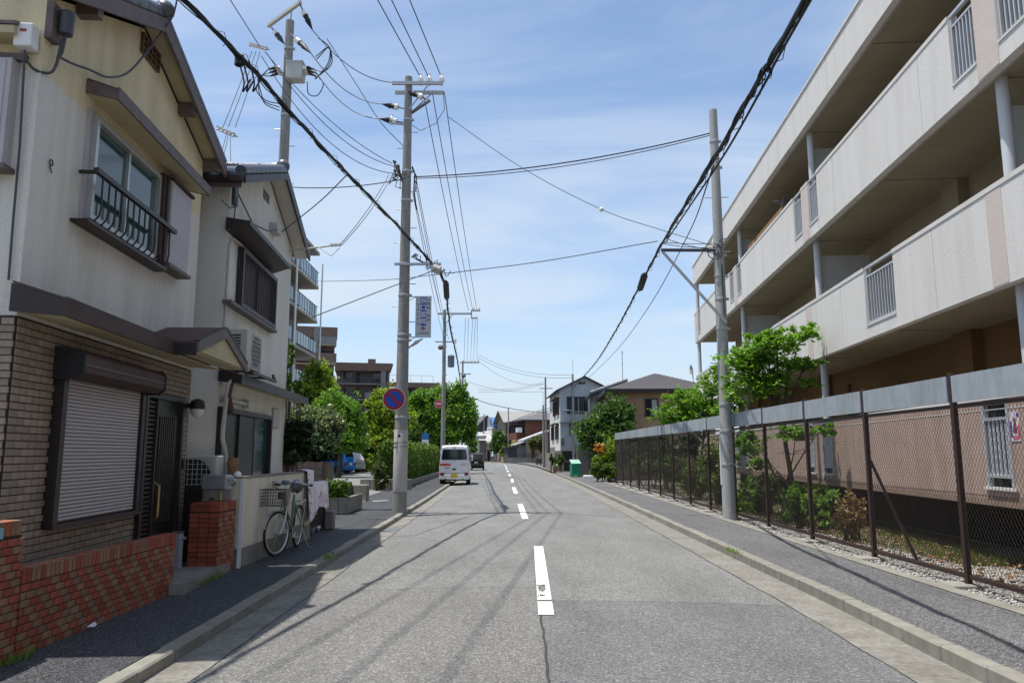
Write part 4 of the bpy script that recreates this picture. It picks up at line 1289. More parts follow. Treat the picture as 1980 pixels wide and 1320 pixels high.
def gpos(rg):
    y = 6.2 + 20 * rg.random() ** 1.6
    x = rg.uniform(4.83, 6.5 + .02 * y)
    return (x, y, .078 - .02 * (x - 4.83) + rg.uniform(-.004, .012))
gs = stones('gravel', 15000, gpos, M['gstone'], .010, .026, kind='stuff')
gs['label'] = 'pale loose gravel along the foot of the mesh fence'
def lpos(rg):
    y = 8 + 14 * rg.random()
    return (rg.uniform(5.5, 6.9 + .05 * (y - 8)), y, .10 + rg.uniform(0, .02))
M['dryleaf'] = leafstone_mat('fallen_leaf', (.16, .07, .025), (.36, .22, .10))
fl = stones('fallen_leaves', 1500, lpos, M['dryleaf'], .016, .034, kind='stuff')
fl['label'] = 'dry brown fallen leaves on the turf behind the fence'

# ================================================================ vegetation
def leaves(rg, lobes, n, size, shell=.55, flat=0.0, droop=.3, elong=1.7):
    """leaf quads spread through ellipsoid lobes (cx,cy,cz,rx,ry,rz), denser near the surface, gathered in clumps"""
    vol = np.array([l[3] * l[4] * l[5] for l in lobes]) ** .67
    cnt = np.maximum(1, (n * vol / vol.sum()).astype(int))
    out_ = []
    for l, c in zip(lobes, cnt):
        nc = max(6, c // 22)
        d = rg.normal(size=(nc, 3)); d /= np.linalg.norm(d, axis=1)[:, None]
        rr = (shell + (1 - shell) * rg.random(nc)) ** .7 * (1 + .19 * rg.normal(size=nc))
        ctr = d * rr[:, None]
        idx = rg.integers(0, nc, c)
        p = ctr[idx] + rg.normal(size=(c, 3)) * .13
        out_.append(p * np.array(l[3:6]) + np.array(l[0:3]))
    P = np.concatenate(out_)
    n = len(P)
    a = rg.normal(size=(n, 3)); a[:, 2] = a[:, 2] * (1 - flat) - droop
    a /= np.linalg.norm(a, axis=1)[:, None]
    b_ = np.cross(a, rg.normal(size=(n, 3)) * (1 - flat) + np.array([0, 0, flat * 2.0]))
    b_ /= np.linalg.norm(b_, axis=1)[:, None] + 1e-9
    s = size * rg.uniform(.6, 1.35, (n, 1))
    c_ = np.cross(a, b_) * .18
    q = np.stack([P - a * s * elong / 2, P + b_ * s / 2 + c_ * s, P + a * s * elong / 2, P - b_ * s / 2 + c_ * s], 1)
    return q.reshape(-1, 3), np.arange(4 * n).reshape(-1, 4)
def crown(name, lobes, n, size, m, parent, seed, **kw):
    rg = np.random.default_rng(seed)
    V, F = leaves(rg, lobes, n, size, **kw)
    ml = parent_matrix(parent).inverted() if parent else Matrix()
    V = V - np.array(parent.location) if parent else V
    return np_mesh(name, V, F, m, parent)
def limbs(base, lobes, r0, rg, lean=None):
    """tapered trunk that splits into a limb for every lobe"""
    base = Vector(base)
    c = Vector((0, 0, 0)); w = 0
    for l in lobes: c += Vector(l[:3]); w += 1
    c /= w
    zlow = min(l[2] - l[5] for l in lobes)
    fork = base.lerp(Vector((c.x, c.y, max(zlow, base.z + .4 * (c.z - base.z)))), .85)
    tr = MB().tube([base, base.lerp(fork, .4) + Vector((rg.uniform(-.06, .06), rg.uniform(-.06, .06), 0)), fork], [r0 * 1.25, r0, r0 * .8], 8)
    brs = []
    for l in lobes:
        e_ = Vector(l[:3]) + Vector((0, 0, l[5] * .3))
        mid = fork.lerp(e_, .5) + Vector((rg.uniform(-.2, .2), rg.uniform(-.2, .2), rg.uniform(-.05, .15))) * l[3]
        bmb = MB().tube([fork, mid, e_], [r0 * .6, r0 * .4, r0 * .12], 6)
        for k in range(4):
            s_ = mid.lerp(e_, rg.uniform(0, .9))
            d_ = Vector((rg.uniform(-1, 1) * l[3], rg.uniform(-1, 1) * l[4], rg.uniform(-.2, .8) * l[5])) * .75
            bmb.tube([s_, s_ + d_ * .5 + Vector((0, 0, .06)), s_ + d_], [r0 * .25, r0 * .16, r0 * .05], 5)
        brs.append(bmb)
    return tr, brs
def px_lobes(lst, Y, dy=.9):
    """photo ellipses (u, v, ru, rv[, Y]) at a distance -> lobes in metres"""
    o = []
    for l in lst:
        yy = l[4] if len(l) > 4 else Y
        p = at(l[0], l[1], yy); k = yy / CF
        o.append((p.x, p.y, p.z, l[2] * k, max(l[2] * k * dy, .15), l[3] * k))
    return o
seedc = [100]
def tree(name, label, cat, base, lobes, n, size, leaf, r0=.1, group=None, under=None, **kw):
    seedc[0] += 1
    rg = random.Random(seedc[0])
    t = thing(name, label, cat, base, 0, group)
    tr, brs = limbs(base, lobes, r0, rg)
    tr.build('trunk', M['bark'], t, True, world=True)
    for b_ in brs: b_.build('branch', M['bark'], t, True, world=True)
    crown('crown', lobes, n, size, M[leaf], t, seedc[0], **kw)
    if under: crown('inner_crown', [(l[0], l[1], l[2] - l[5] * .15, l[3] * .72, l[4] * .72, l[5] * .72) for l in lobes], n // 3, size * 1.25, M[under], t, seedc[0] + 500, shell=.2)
    return t
def gnd(u, Y, z=.1):
    p = at(u, 876, Y); return (p.x, Y, z)

# right: dogwood-like trees behind the fence
tree('garden_tree', 'bright green tree behind the fence in front of the apartment balconies', 'tree', (6.12, 16.6, .05),
     px_lobes([(1450, 700, 50, 30), (1505, 668, 55, 26), (1555, 640, 36, 20), (1478, 655, 40, 22), (1520, 705, 45, 20), (1560, 700, 34, 13), (1440, 745, 50, 30), (1490, 745, 45, 28), (1445, 700, 40, 26), (1575, 740, 30, 10)], 16.6, 1.0),
     6400, .068, 'leaf_spring', .055, 'garden trees behind the fence', None, shell=.3, flat=.55, droop=.35)
tree('garden_tree', 'low spreading light green tree behind the far half of the fence', 'tree', (6.2, 25.5, .05),
     px_lobes([(1340, 770, 45, 26), (1385, 745, 36, 24), (1300, 800, 36, 20), (1365, 795, 50, 24), (1395, 715, 22, 16), (1405, 780, 34, 26), (1320, 815, 40, 16)], 25.5, 1.0),
     7000, .076, 'leaf_spring', .05, 'garden trees behind the fence', None, shell=.3, flat=.5, droop=.3)
tree('garden_tree', 'thin low tree seen through the fence mesh beside the pale pole', 'tree', (6.0, 14.9, .05),
     px_lobes([(1540, 835, 60, 14), (1450, 860, 36, 30, 19.5), (1470, 900, 26, 14, 18.6), (1590, 828, 22, 10)], 15.6, .8),
     1300, .09, 'leaf_spring', .035, 'garden trees behind the fence', None, shell=.2, flat=.5, droop=.3)
def shrub(name, label, cat, lobes, n, size, leaf, group=None, core=True, coreleaf='leaf_dark', z0=.05, **kw):
    seedc[0] += 1
    c = lobes[0]
    t = thing(name, label, cat, (c[0], c[1], z0), 0, group)
    if core:
        b_ = MB()
        rg = random.Random(seedc[0])
        for l in lobes:
            for k in range(7):
                e_ = (l[0] + rg.uniform(-.8, .8) * l[3], l[1] + rg.uniform(-.8, .8) * l[4], l[2] + rg.uniform(-.2, .8) * l[5])
                b_.tube([(l[0] + rg.uniform(-.1, .1), l[1], z0), ((l[0] + e_[0]) / 2, (l[1] + e_[1]) / 2, (z0 + e_[2]) / 2 + .04), e_], [.018, .012, .004], 5)
        b_.build('stem', M['bark'], t, True, world=True)
    crown('foliage', lobes, n, size, M[leaf], t, seedc[0], **kw)
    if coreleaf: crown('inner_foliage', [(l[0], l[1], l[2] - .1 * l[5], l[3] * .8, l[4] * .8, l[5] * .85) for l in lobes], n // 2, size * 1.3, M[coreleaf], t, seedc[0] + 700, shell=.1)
    return t
shrub('garden_shrub', 'round green shrub with small white flowers behind the fence by the pale pole', 'shrub', px_lobes([(1462, 958, 36, 34, 19), (1482, 942, 30, 25, 18.2), (1445, 975, 22, 20, 19.8)], 18.6), 2600, .06, 'leaf_hedge', 'shrubs behind the fence')
shrub('garden_shrub', 'leafy mid-green shrub behind the fence right of the flowering shrub', 'shrub', px_lobes([(1555, 972, 34, 32, 15.6), (1590, 982, 34, 28, 14.8), (1532, 985, 22, 28, 16.4)], 15), 2600, .06, 'leaf_spring', 'shrubs behind the fence')
shrub('garden_shrub', 'half bare brownish shrub behind the fence beside the leafy shrub', 'shrub', px_lobes([(1650, 983, 30, 30), (1635, 998, 26, 22)], 13.2), 700, .045, 'leaf_dry', 'shrubs behind the fence', coreleaf=None)
shrub('garden_shrub', 'tall feathery shrub behind the fence left of the pale pole', 'shrub', px_lobes([(1385, 895, 34, 46, 22.6), (1350, 925, 34, 32, 25), (1400, 940, 28, 36, 21.6)], 22), 3800, .06, 'leaf_hedge', 'shrubs behind the fence')
shrub('garden_shrub', 'dark shaded shrub under the low spreading tree behind the fence', 'shrub', px_lobes([(1295, 905, 28, 24, 29.5), (1262, 898, 26, 22, 33), (1234, 900, 20, 18, 36.5)], 30), 2400, .08, 'leaf_mid', 'shrubs behind the fence')
shrub('garden_shrub', 'rank green shrub row behind the farthest fence panels', 'shrub', px_lobes([(1218, 868, 20, 28, 40), (1250, 865, 24, 24, 36), (1285, 870, 26, 26, 32), (1330, 860, 26, 20, 27.5)], 33), 3200, .09, 'leaf_dark', 'shrubs behind the fence')
# grass tufts
def tufts(name, n, f, m, h, **kw):
    rg = np.random.default_rng(77)
    P = np.array([f(rg) for _ in range(n)])
    an = rg.uniform(0, 6.28, n); hh = h * rg.uniform(.5, 1.4, n)
    dx = np.stack([np.cos(an), np.sin(an), 0 * an], -1) * .006
    ln = rg.normal(size=(n, 3)) * .35 * hh[:, None]; ln[:, 2] = hh
    V = np.stack([P - dx, P + dx, P + ln], 1).reshape(-1, 3)
    return np_mesh(name, V, np.arange(3 * n).reshape(-1, 3), m, **kw)
def tpos(rg):
    y = 10.4 + 26 * rg.random() ** 1.5
    return (rg.uniform(5.75 + .3 * max(0, 1 - (y - 10.4) / 3), 7.0 + .05 * (y - 10)), y, .05)
gt_ = tufts('grass', 16000, tpos, M['leaf_olive'], .11, kind='stuff'); gt_['label'] = 'rough turf between the fence and the apartments'
def wpos(rg):
    k = rg.integers(0, 5)
    c = [(-3.5, 9.15), (-3.52, 8.75), (-3.52, 5.6), (3.28, 11.6), (-2.6, 10.95)][k]
    return (c[0] + rg.normal() * .035, c[1] + rg.normal() * .14, .10)
gw_ = tufts('weeds', 420, wpos, M['leaf_spring'], .06, kind='stuff'); gw_['label'] = 'small weeds at the foot of the walls and kerbs'
# end-of-fence bushes
shrub('garden_bush', 'dense rounded evergreen above the grey block wall beyond the fence', 'bush', px_lobes([(1188, 805, 36, 34), (1140, 835, 30, 26), (1165, 850, 40, 28), (1200, 845, 34, 30), (1215, 800, 14, 20)], 47), 10000, .12, 'leaf_mid', 'bushes at the end of the fence', z0=.6)
shrub('garden_bush', 'soft feathery bush with an orange top at the end of the fence', 'bush', px_lobes([(1176, 886, 20, 30), (1166, 900, 18, 20), (1186, 880, 12, 30)], 40.5), 3600, .075, 'leaf_yellow', 'bushes at the end of the fence', coreleaf='leaf_mid')
ob = crown('orange_shoots', px_lobes([(1162, 866, 12, 10), (1170, 874, 9, 10)], 40.3), 420, .085, M['leaf_orange'], [o for o in COL.objects if o.name == 'garden_bush.001'][0], 31)
shrub('garden_bush', 'low bright clipped bush beside the white block at the end of the fence', 'bush', px_lobes([(1154, 905, 13, 17), (1180, 910, 16, 13)], 39.4), 2400, .07, 'leaf_hedge', 'bushes at the end of the fence')

# left side
tree('pine_tree', 'dark crooked pine leaning out over the end of the cream garden wall', 'tree', (-4.45, 14.75, .1),
     px_lobes([(545, 845, 34, 26), (572, 835, 26, 22), (530, 825, 20, 18), (555, 875, 34, 18), (585, 865, 18, 16)], 15.0, .9), 5200, .055, 'leaf_dark', .06, 'trees on the left side', 'leaf_dark', elong=3.2, shell=.25)
tree('broadleaf_tree', 'yellow-green tree top rising beside the white balcony pipe', 'tree', gnd(610, 52), px_lobes([(612, 735, 26, 34), (625, 750, 28, 30), (600, 770, 30, 26), (605, 715, 14, 14)], 52), 6000, .14, 'leaf_yellow', .14, 'trees on the left side', 'leaf_mid')
tree('broadleaf_tree', 'full bright green tree above the parked blue car', 'tree', gnd(655, 47), px_lobes([(650, 785, 36, 28), (675, 800, 26, 30), (650, 825, 46, 34), (690, 835, 22, 26), (625, 830, 30, 30), (670, 850, 40, 22)], 47), 13000, .115, 'leaf_spring', .16, 'trees on the left side', 'leaf_mid')
tree('broadleaf_tree', 'dark glossy tree speckled with pale leaves beside the second house', 'tree', gnd(600, 33), px_lobes([(605, 815, 44, 30), (575, 830, 34, 34), (635, 835, 30, 34), (600, 850, 44, 26)], 33), 6200, .10, 'leaf_glossy', .12, 'trees on the left side', 'leaf_dark')
tree('broadleaf_tree', 'yellowish broadleaf tree immediately left of the near utility pole', 'tree', gnd(745, 50), px_lobes([(742, 780, 28, 30), (755, 808, 40, 30), (728, 800, 20, 24), (745, 840, 40, 26), (770, 770, 18, 20)], 50), 9000, .135, 'leaf_yellow', .15, 'trees on the left side', 'leaf_mid')
tree('broadleaf_tree', 'dark conifer-like tree behind the yellowish tree and the near utility pole', 'tree', gnd(725, 57), px_lobes([(715, 850, 30, 26), (745, 860, 26, 24), (785, 845, 26, 34), (700, 840, 20, 22)], 57), 4200, .17, 'leaf_mid', .14, 'trees on the left side', 'leaf_dark')
tree('broadleaf_tree', 'wide spreading tree with a dark forked trunk behind the hedge and van', 'tree', gnd(818, 58), px_lobes([(820, 775, 28, 24), (855, 770, 30, 26), (885, 765, 22, 28), (900, 800, 24, 30), (875, 800, 36, 30), (830, 805, 36, 28), (805, 790, 20, 22), (860, 835, 44, 26), (905, 830, 20, 26)], 58), 21000, .13, 'leaf_spring', .2, 'trees on the left side', 'leaf_mid', shell=.35)
shrub('clipped_mound', 'broad yellow-green clipped mound behind the parked white car', 'shrub', px_lobes([(712, 890, 30, 20), (690, 895, 16, 14)], 62), 2600, .12, 'leaf_yellow', 'clipped shrubs by the parking lot', core=False, coreleaf='leaf_hedge')
shrub('clipped_mound', 'small dark green clipped mound above the yellow-green one', 'shrub', px_lobes([(722, 872, 18, 9)], 66), 1000, .13, 'leaf_mid', 'clipped shrubs by the parking lot', core=False)
shrub('clipped_mound', 'dark overgrown shrub on top of the brown block wall', 'shrub', px_lobes([(605, 865, 32, 24), (585, 875, 16, 18), (625, 872, 18, 16)], 24.5), 3400, .075, 'leaf_dark', 'clipped shrubs by the parking lot', z0=1.25)
shrub('clipped_mound', 'olive-leaved low shrub at the near end of the long hedge', 'shrub', px_lobes([(733, 915, 12, 20), (728, 905, 9, 12), (740, 930, 12, 14)], 30.5), 1300, .07, 'leaf_olive', 'clipped shrubs by the parking lot')
def box_hedge(label, x0f, x1f, y0, y1, h, n, size, leaf, group, seed, z0=.1, round_=.35):
    """clipped hedge: twiggy core with leaves over the faces, thicker at the rounded shoulders"""
    t = thing('hedge', label, 'hedge', ((x0f(y0) + x1f(y0)) / 2, y0, z0), 0, group)
    b_ = MB(); ys = [y0 + (y1 - y0) * i / 8 for i in range(9)]
    sec = []
    for yy in ys:
        a, c = x0f(yy) + .14, x1f(yy) - .14
        sec.append([(a, yy, z0), (a, yy, z0 + h - .45), (a + .3 * (c - a), yy, z0 + h - .16), (c - .3 * (c - a), yy, z0 + h - .16), (c, yy, z0 + h - .45), (c, yy, z0)])
    vs = [p for s in sec for p in s]
    fs = [(6 * j + i, 6 * j + (i + 1) % 6, 6 * (j + 1) + (i + 1) % 6, 6 * (j + 1) + i) for j in range(8) for i in range(6)] + [tuple(range(6)), tuple(48 + i for i in range(6))]
    b_.add(vs, fs)
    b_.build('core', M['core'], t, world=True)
    rg = np.random.default_rng(seed)
    yy = y0 + (y1 - y0) * rg.random(n) ** 1.35
    a = np.array([x0f(v) for v in yy]); c = np.array([x1f(v) for v in yy]); w = c - a
    u = rg.random(n); per = 2 * h + w
    s = u * per
    x = np.where(s < h, a, np.where(s < h + w, a + (s - h), c)); z = np.where(s < h, s, np.where(s < h + w, h, h - (s - h - w)))
    tt = np.clip((x - a) / w * 2 - 1, -1, 1)
    z = np.where((s >= h) & (s < h + w), h - round_ * np.abs(tt) ** 3, np.minimum(z, h - round_ * .6))
    endm = rg.random(n) < (.05 + 2.0 / (y1 - y0))
    yy = np.where(endm, y0 + rg.random(n) * .05, yy)
    x = np.where(endm, x0f(y0) + rg.random(n) * (x1f(y0) - x0f(y0)), x); z = np.where(endm, rg.random(n) * (h - .1), z)
    ph = np.sin(yy * 1.9) * .05 + np.sin(yy * 4.7 + 1) * .03
    P = np.stack([x + rg.normal(size=n) * .05 + ph * (x > (a + c) / 2), yy + rg.normal(size=n) * .05, z0 + z + rg.normal(size=n) * .04 + ph * (z > h * .7)], -1)
    d = rg.normal(size=(n, 3)); d[:, 2] += .35; d /= np.linalg.norm(d, axis=1)[:, None]
    e_ = np.cross(d, rg.normal(size=(n, 3))); e_ /= np.linalg.norm(e_, axis=1)[:, None]
    sz = size * rg.uniform(.6, 1.3, (n, 1))
    V = np.stack([P - d * sz, P + e_ * sz * .5, P + d * sz, P - e_ * sz * .5], 1).reshape(-1, 3) - np.array(t.location)
    np_mesh('foliage', V, np.arange(4 * n).reshape(-1, 4), M[leaf], t)
    return t
box_hedge('long tall clipped hedge running along the pavement behind the near pole', lambda y: lk(y) - 2.75 if y > 33 else -5.42, lambda y: lk(y) - 1.95, 31.4, 74, 1.95, 42000, .075, 'leaf_hedge', 'clipped hedges', 41)
pl_ = thing('stone_planter', 'dark stone planter under the low boxy hedge by the lot entrance', 'planter', (-4.62, 18.75, .1))
for i in range(3): MB().box(.212 * i, .205 + .212 * i, -.10, .0, 0, .39).build('stone', M['wall_block'], pl_, bevel=.012)
for i in range(5): MB().box(.52, .63, .004 + .36 * i, .355 + .36 * i, 0, .39).build('stone', M['wall_block'], pl_, bevel=.012)
MB().box(0, .515, .004, 1.8, 0, .34).build('soil', M['earth'], pl_)
box_hedge('low boxy hedge growing out of the dark stone planter', lambda y: -4.58, lambda y: -4.04, 18.74, 20.4, .52, 3600, .040, 'leaf_hedge', 'clipped hedges', 42, .44, .10)
rough = mat('pebbledash', (.20, .175, .15), .95, .45, 30, .8, 45)
tag(MB().box(-5.05, -4.44, 23.6, 23.95, .1, .60).build('entrance_wall', rough, bevel=.03), 'short pebbledash wall standing at the parking lot entrance', 'wall')
hw = thing('hedge_kerb', 'low dark stone edging in front of the long hedge', 'edging', (-5.4, 31.2, .1))
for i in range(5): MB().box(-.75 + .42 * i, -.35 + .42 * i, -.15, .0, 0, .42).build('edging_stone', M['wall_block'], hw, bevel=.015)
for i in range(26): MB().box(.72 - .012 * i, .85 - .012 * i, .0 + .9 * i, .88 + .9 * i, 0, .24).build('edging_stone', M['wall_block'], hw, bevel=.015)
bwl = thing('block_wall', 'brown block wall below the dark shrub beyond the second house', 'wall', (-7.75, 24.0, .1))
bl = MB().box(0, .395, 0, .15, 0, .19).mesh('block', mat('block_brown', (.105, .08, .065), .9, .15, 8, rnd=.12), bevel=.008)
for r in range(6):
    for i in range(5): inst(bl, 'block', bwl, (-.2 + .40 * i - (.2 if r % 2 else 0), 0, .198 * r))
    if r % 2: inst(bl, 'block', bwl, (1.6, 0, .198 * r), (.5, 1, 1))
MB().box(-.4, 1.95, .15, .9, 0, 1.16).build('fill', M['earth'], bwl)

# ================================================================ utility poles
def pole(label, base, ztop, r0, r1, m, group='utility poles', bands=(), steps=(), band_m='steel'):
    t = thing('utility_pole', label, 'utility pole', base, 0, group)
    H_ = ztop - base[2]
    n = 10
    MB().tube([(0, 0, H_ * i / n - (.1 if i == 0 else 0)) for i in range(n + 1)], [r0 + (r1 - r0) * i / n for i in range(n + 1)], 20).build('shaft', m, t, True)
    for z in bands:
        rr = r0 + (r1 - r0) * (z - base[2]) / H_
        MB().lathe([(rr + .004, z - base[2] - .03), (rr + .012, z - base[2] - .025), (rr + .012, z - base[2] + .025), (rr + .004, z - base[2] + .03)], (0, 0, 0), 20).box(rr, rr + .06, -.025, .025, z - base[2] - .03, z - base[2] + .03).build('band', M[band_m], t)
    for k, z in enumerate(steps):
        rr = r0 + (r1 - r0) * (z - base[2]) / H_
        s = 1 if k % 2 else -1
        MB().tube([(s * rr * .8, 0, z - base[2]), (s * (rr + .17), 0, z - base[2])], .011, 6).build('step_bolt', M['steel'], t)
    return t
def pin_insulator(parent, x, y, z, s=1.0):
    MB().lathe([(.02 * s, -.10), (.02 * s, 0), (.065 * s, .01), (.075 * s, .04 * s), (.045 * s, .06 * s), (.06 * s, .08 * s), (.05 * s, .12 * s), (.025 * s, .16 * s), (.03 * s, .20 * s)], (x, y, z), 12).build('insulator', M['porcelain'], parent, True)
def strain(parent, p0, p1):
    """strain insulator with its black cover between two local points"""
    p0, p1 = Vector(p0), Vector(p1)
    MB().tube([p0, p0.lerp(p1, .28)], .018, 6).build('strain_rod', M['cable'], parent)
    MB().tube([p0.lerp(p1, .28), p0.lerp(p1, .30), p0.lerp(p1, .44), p0.lerp(p1, .46)], [.04, .085, .085, .04], 12).build('insulator', M['porcelain'], parent, True)
    MB().tube([p0.lerp(p1, .46), p0.lerp(p1, .58), p0.lerp(p1, .62), p0.lerp(p1, 1)], [.075, .06, .08, .012], 10).build('insulator_cover', M['cable'], parent, True)

PBX, PBY = -2.80, 19.2
pB = pole('near concrete utility pole at the left kerb carrying the clinic sign', (PBX, PBY, .10), 11.62, .178, .10, M['concrete'],
          bands=(4.42, 4.56, 5.6, 6.42, 8.15, 8.95, 10.4, 2.45), steps=(3.2, 4.9, 5.3, 5.9, 7.0, 7.4, 7.9, 8.4, 9.6, 10.05))
MB().lathe([(.180, .50), (.181, .505), (.176, 2.03), (.174, 2.035)], (0, 0, 0), 24).build('wrap_sheet', mat('pole_wrap', (.40, .385, .37), .6, .05, 5, .2, 60), pB, True)
for z in (1.62, 1.72): MB().torus((0, 0, z), .181, .009, 'z', 24, 5).build('wire_band', M['fascia'], pB)
MB().lathe([(.036, -.002), (.036, .002)], (-.02, -.178, 1.88), 12, 'y').build('tag_disc', M['black'], pB)
MB().box(-.42, .94, -.16, -.10, 11.24, 11.33).build('crossarm', M['steel'], pB)
MB().box(-.38, .94, .10, .16, 11.10, 11.19).build('crossarm', M['steel'], pB)
for x in (.33, .57, .90): pin_insulator(pB, x, -.02, 11.37, 1.15)
MB().bar((.05, -.12, 10.55), (.55, -.13, 11.24), .03, .03).bar((.05, .12, 10.55), (.62, .13, 11.12), .03, .03).build('arm_brace', M['steel'], pB)
MB().bar((.1, 0, 10.50), (.62, -.28, 10.72), .06, .05).build('side_arm', M['fascia'], pB)
strain(pB, (.60, -.28, 10.74), (-.05, -.05, 11.10))
strain(pB, (-.08, 0, 10.62), (-.72, .05, 10.78))
strain(pB, (-.10, 0, 10.22), (-.78, .05, 10.36))
pin_insulator(pB, -.42, 0, 10.25, 1.0)
MB().bar((-.1, 0, 10.18), (-.5, 0, 10.22), .05, .05).build('side_arm', M['steel'], pB)
MB().bar((-.25, -.12, 6.30), (.96, -.12, 6.30), .06, .06).build('cable_arm', M['steel'], pB)
MB().tube([(.85, -.1, 6.30), (.85, -.1, 6.42)], .02, 6).build('arm_pin', M['steel'], pB)
rk_ = MB(); rq2 = random.Random(4)
for i in range(5):
    z = 8.62 + .11 * i
    rk_.lathe([(.02, -.03), (.05, -.02), (.035, 0), (.05, .02), (.02, .03)], (-.30 + .03 * i * (i % 2), -.02 - .03 * i, z), 8)
rk_.bar((-.1, 0, 8.55), (-.36, -.03, 9.15), .04, .04); rk_.bar((-.1, -.03, 8.6), (-.24, -.12, 9.0), .03, .03)
rk_.build('insulator_rack', M['fascia'], pB)
lo = MB()
for i in range(9):
    a = Vector((rq2.uniform(-.42, -.1), rq2.uniform(-.15, .05), rq2.uniform(8.5, 9.15)))
    lo.tube([a, a + Vector((rq2.uniform(-.12, .12), -.08, rq2.uniform(-.35, -.2))), a + Vector((rq2.uniform(.1, .3), 0, rq2.uniform(-.25, .1)))], .011, 5)
lo.tube([(.14, .02, 9.0), (.22, 0, 8.8), (.20, 0, 8.35), (.24, .3, 7.9)], .02, 6); lo.tube([(.14, -.03, 8.95), (.27, 0, 8.7), (.24, 0, 8.3)], .016, 6)
lo.tube([(.94, 0, 11.1), (.98, 0, 10.6), (.75, 0, 10.2), (.35, 0, 10.0), (.12, 0, 10.15)], .009, 5)
lo.build('jumper_cable', M['cable'], pB, True, kind='stuff')
# street lamp on the pole
tag(MB().tube([(PBX + .15, PBY - .02, 4.22), (PBX + .24, PBY - .03, 4.30)], .022, 8).tube([(PBX + .22, PBY - .03, 4.26), (PBX + .34, PBY - .04, 4.36), (PBX + .52, PBY - .05, 4.46)], [.02, .05, .012], 10).build('street_lamp', M['steel'], None, True), 'small grey street lamp tilted up on the near pole below the clinic sign', 'street lamp')
# clinic sign
cs = thing('clinic_sign', 'vertical clinic sign board hung on the near utility pole', 'sign', (PBX + .31, PBY - .02, 4.52))
MB().box(0, .405, -.02, .02, 0, 1.03).build('board', mat('sign_face', (.46, .47, .50), .45, .04, 6), cs, bevel=.004)
MB().box(.125, .280, -.0235, -.0205, .275, 1.022).build('blue_panel', mat('sign_blue', (.022, .05, .26), .4, 0), cs)
for z in (1.04, -.02): MB().box(-.2, .41, -.012, .012, z - .012, z + .012).bar((-.16, 0, z - .10), (.02, 0, z), .014, .014).build('bracket', M['steel'], cs)
def text(body, name, m, parent, x, z, size, y=-.0245, bold=0.0, sx=1.0):
    cu = bpy.data.curves.new(name, 'FONT'); cu.body = body; cu.size = size; cu.align_x = 'CENTER'; cu.align_y = 'CENTER'; cu.offset = bold
    o = bpy.data.objects.new('tmp', cu); COL.objects.link(o); bpy.context.view_layer.update()
    me = bpy.data.meshes.new_from_object(o.evaluated_get(bpy.context.evaluated_depsgraph_get()))
    bpy.data.objects.remove(o)
    me.name = name; me.materials.clear(); me.materials.append(m)
    o = bpy.data.objects.new(name, me); COL.objects.link(o); o.parent = parent
    o.location = (x, y, z); o.rotation_euler = (R(90), 0, 0); o.scale = (sx, 1, 1)
    return o
wt = mat('letter_white', (.72, .73, .76), .5, 0); dk = mat('letter_dark', (.06, .06, .09), .6, 0); rd = mat('arrow_red', (.25, .07, .05), .6, 0)
for i, ch in enumerate('谷口医院'): text(ch, 'character', wt, cs, .2025, .925 - .182 * i, .165, bold=.0015)
for i, ch in enumerate('小児科・内科'): text(ch, 'character', dk, cs, .338, .95 - .106 * i, .082, bold=.001)
for i, ch in enumerate('入院設備完備'): text(ch, 'character', mat('letter_grey', (.16, .16, .20), .6, 0), cs, .062, .95 - .125 * i, .062)
text('この先左折', 'character', dk, cs, .2025, .07, .062)
arw = MB(); arw.prism([(.20 - .065, .20), (.20, .255), (.20 + .065, .20), (.20 + .05, .175), (.20, .215), (.20 - .05, .175)], 'y', -.0225, -.0205).box(.188, .214, -.0225, -.0205, .14, .215)
arw.build('arrow', rd, cs)
# round signs
def disc_sign(name, label, c, r, kind, group='round road signs'):
    t = thing(name, label, 'road sign', c, 0, group)
    wh = mat('sign_rim_white', (.62, .62, .62), .4, 0); re_ = mat('sign_red', (.30, .016, .022), .45, .06, 5); bl_ = mat('sign_cobalt', (.012, .060, .36), .45, .06, 5)
    MB().lathe([(r, -.004), (r, .004)], (0, 0, 0), 32, 'y').build('plate', wh, t)
    if kind == 'noparking':
        MB().lathe([(r * .955, -.006), (r * .955, -.0045)], (0, 0, 0), 32, 'y').build('red_ring', re_, t)
        MB().lathe([(r * .72, -.0075), (r * .72, -.0062)], (0, 0, 0), 32, 'y').build('blue_face', bl_, t)
        w = r * .085; q = .72 * r / math.sqrt(2)
        MB().prism([(-q - w, q - w), (-q + w, q + w), (q + w, -q + w), (q - w, -q - w)], 'y', -.009, -.0078).build('red_bar', re_, t)
    else:
        MB().lathe([(r * .95, -.006), (r * .95, -.0045)], (0, 0, 0), 32, 'y').build('red_face', mat('sign_red_faded', (.40, .06, .07), .5, 0), t)
        MB().box(-r * .62, r * .62, -.009, -.0062, -r * .17, r * .17).build('white_bar', mat('bar_pale', (.62, .5, .52), .5, 0), t)
    MB().tube([(0, .004, 0), (.12, .12, 0)], .012, 6).build('clamp', M['steel'], t)
    return t
disc_sign('no_parking_sign', 'round blue no-parking sign with red ring on the near utility pole', (PBX - .17, PBY - .20, 2.90), .285, 'noparking')
# grey box on the lot side of pole B, blue info sign beyond the hedge
sg = thing('information_sign', 'small blue and white sign on a thin post behind the long hedge', 'road sign', (at(822, 876, 50).x, 50, .1))
MB().cyl((0, 0, 0), (0, 0, 3.0), .03, .03, 8).build('post', M['steel'], sg)
MB().box(-.22, .22, -.03, 0, 2.35, 2.75).build('board', mat('sign_info_blue', (.03, .16, .42), .4, 0), sg)
MB().box(-.22, .22, -.03, 0, 2.0, 2.34).build('board', M['white'], sg)

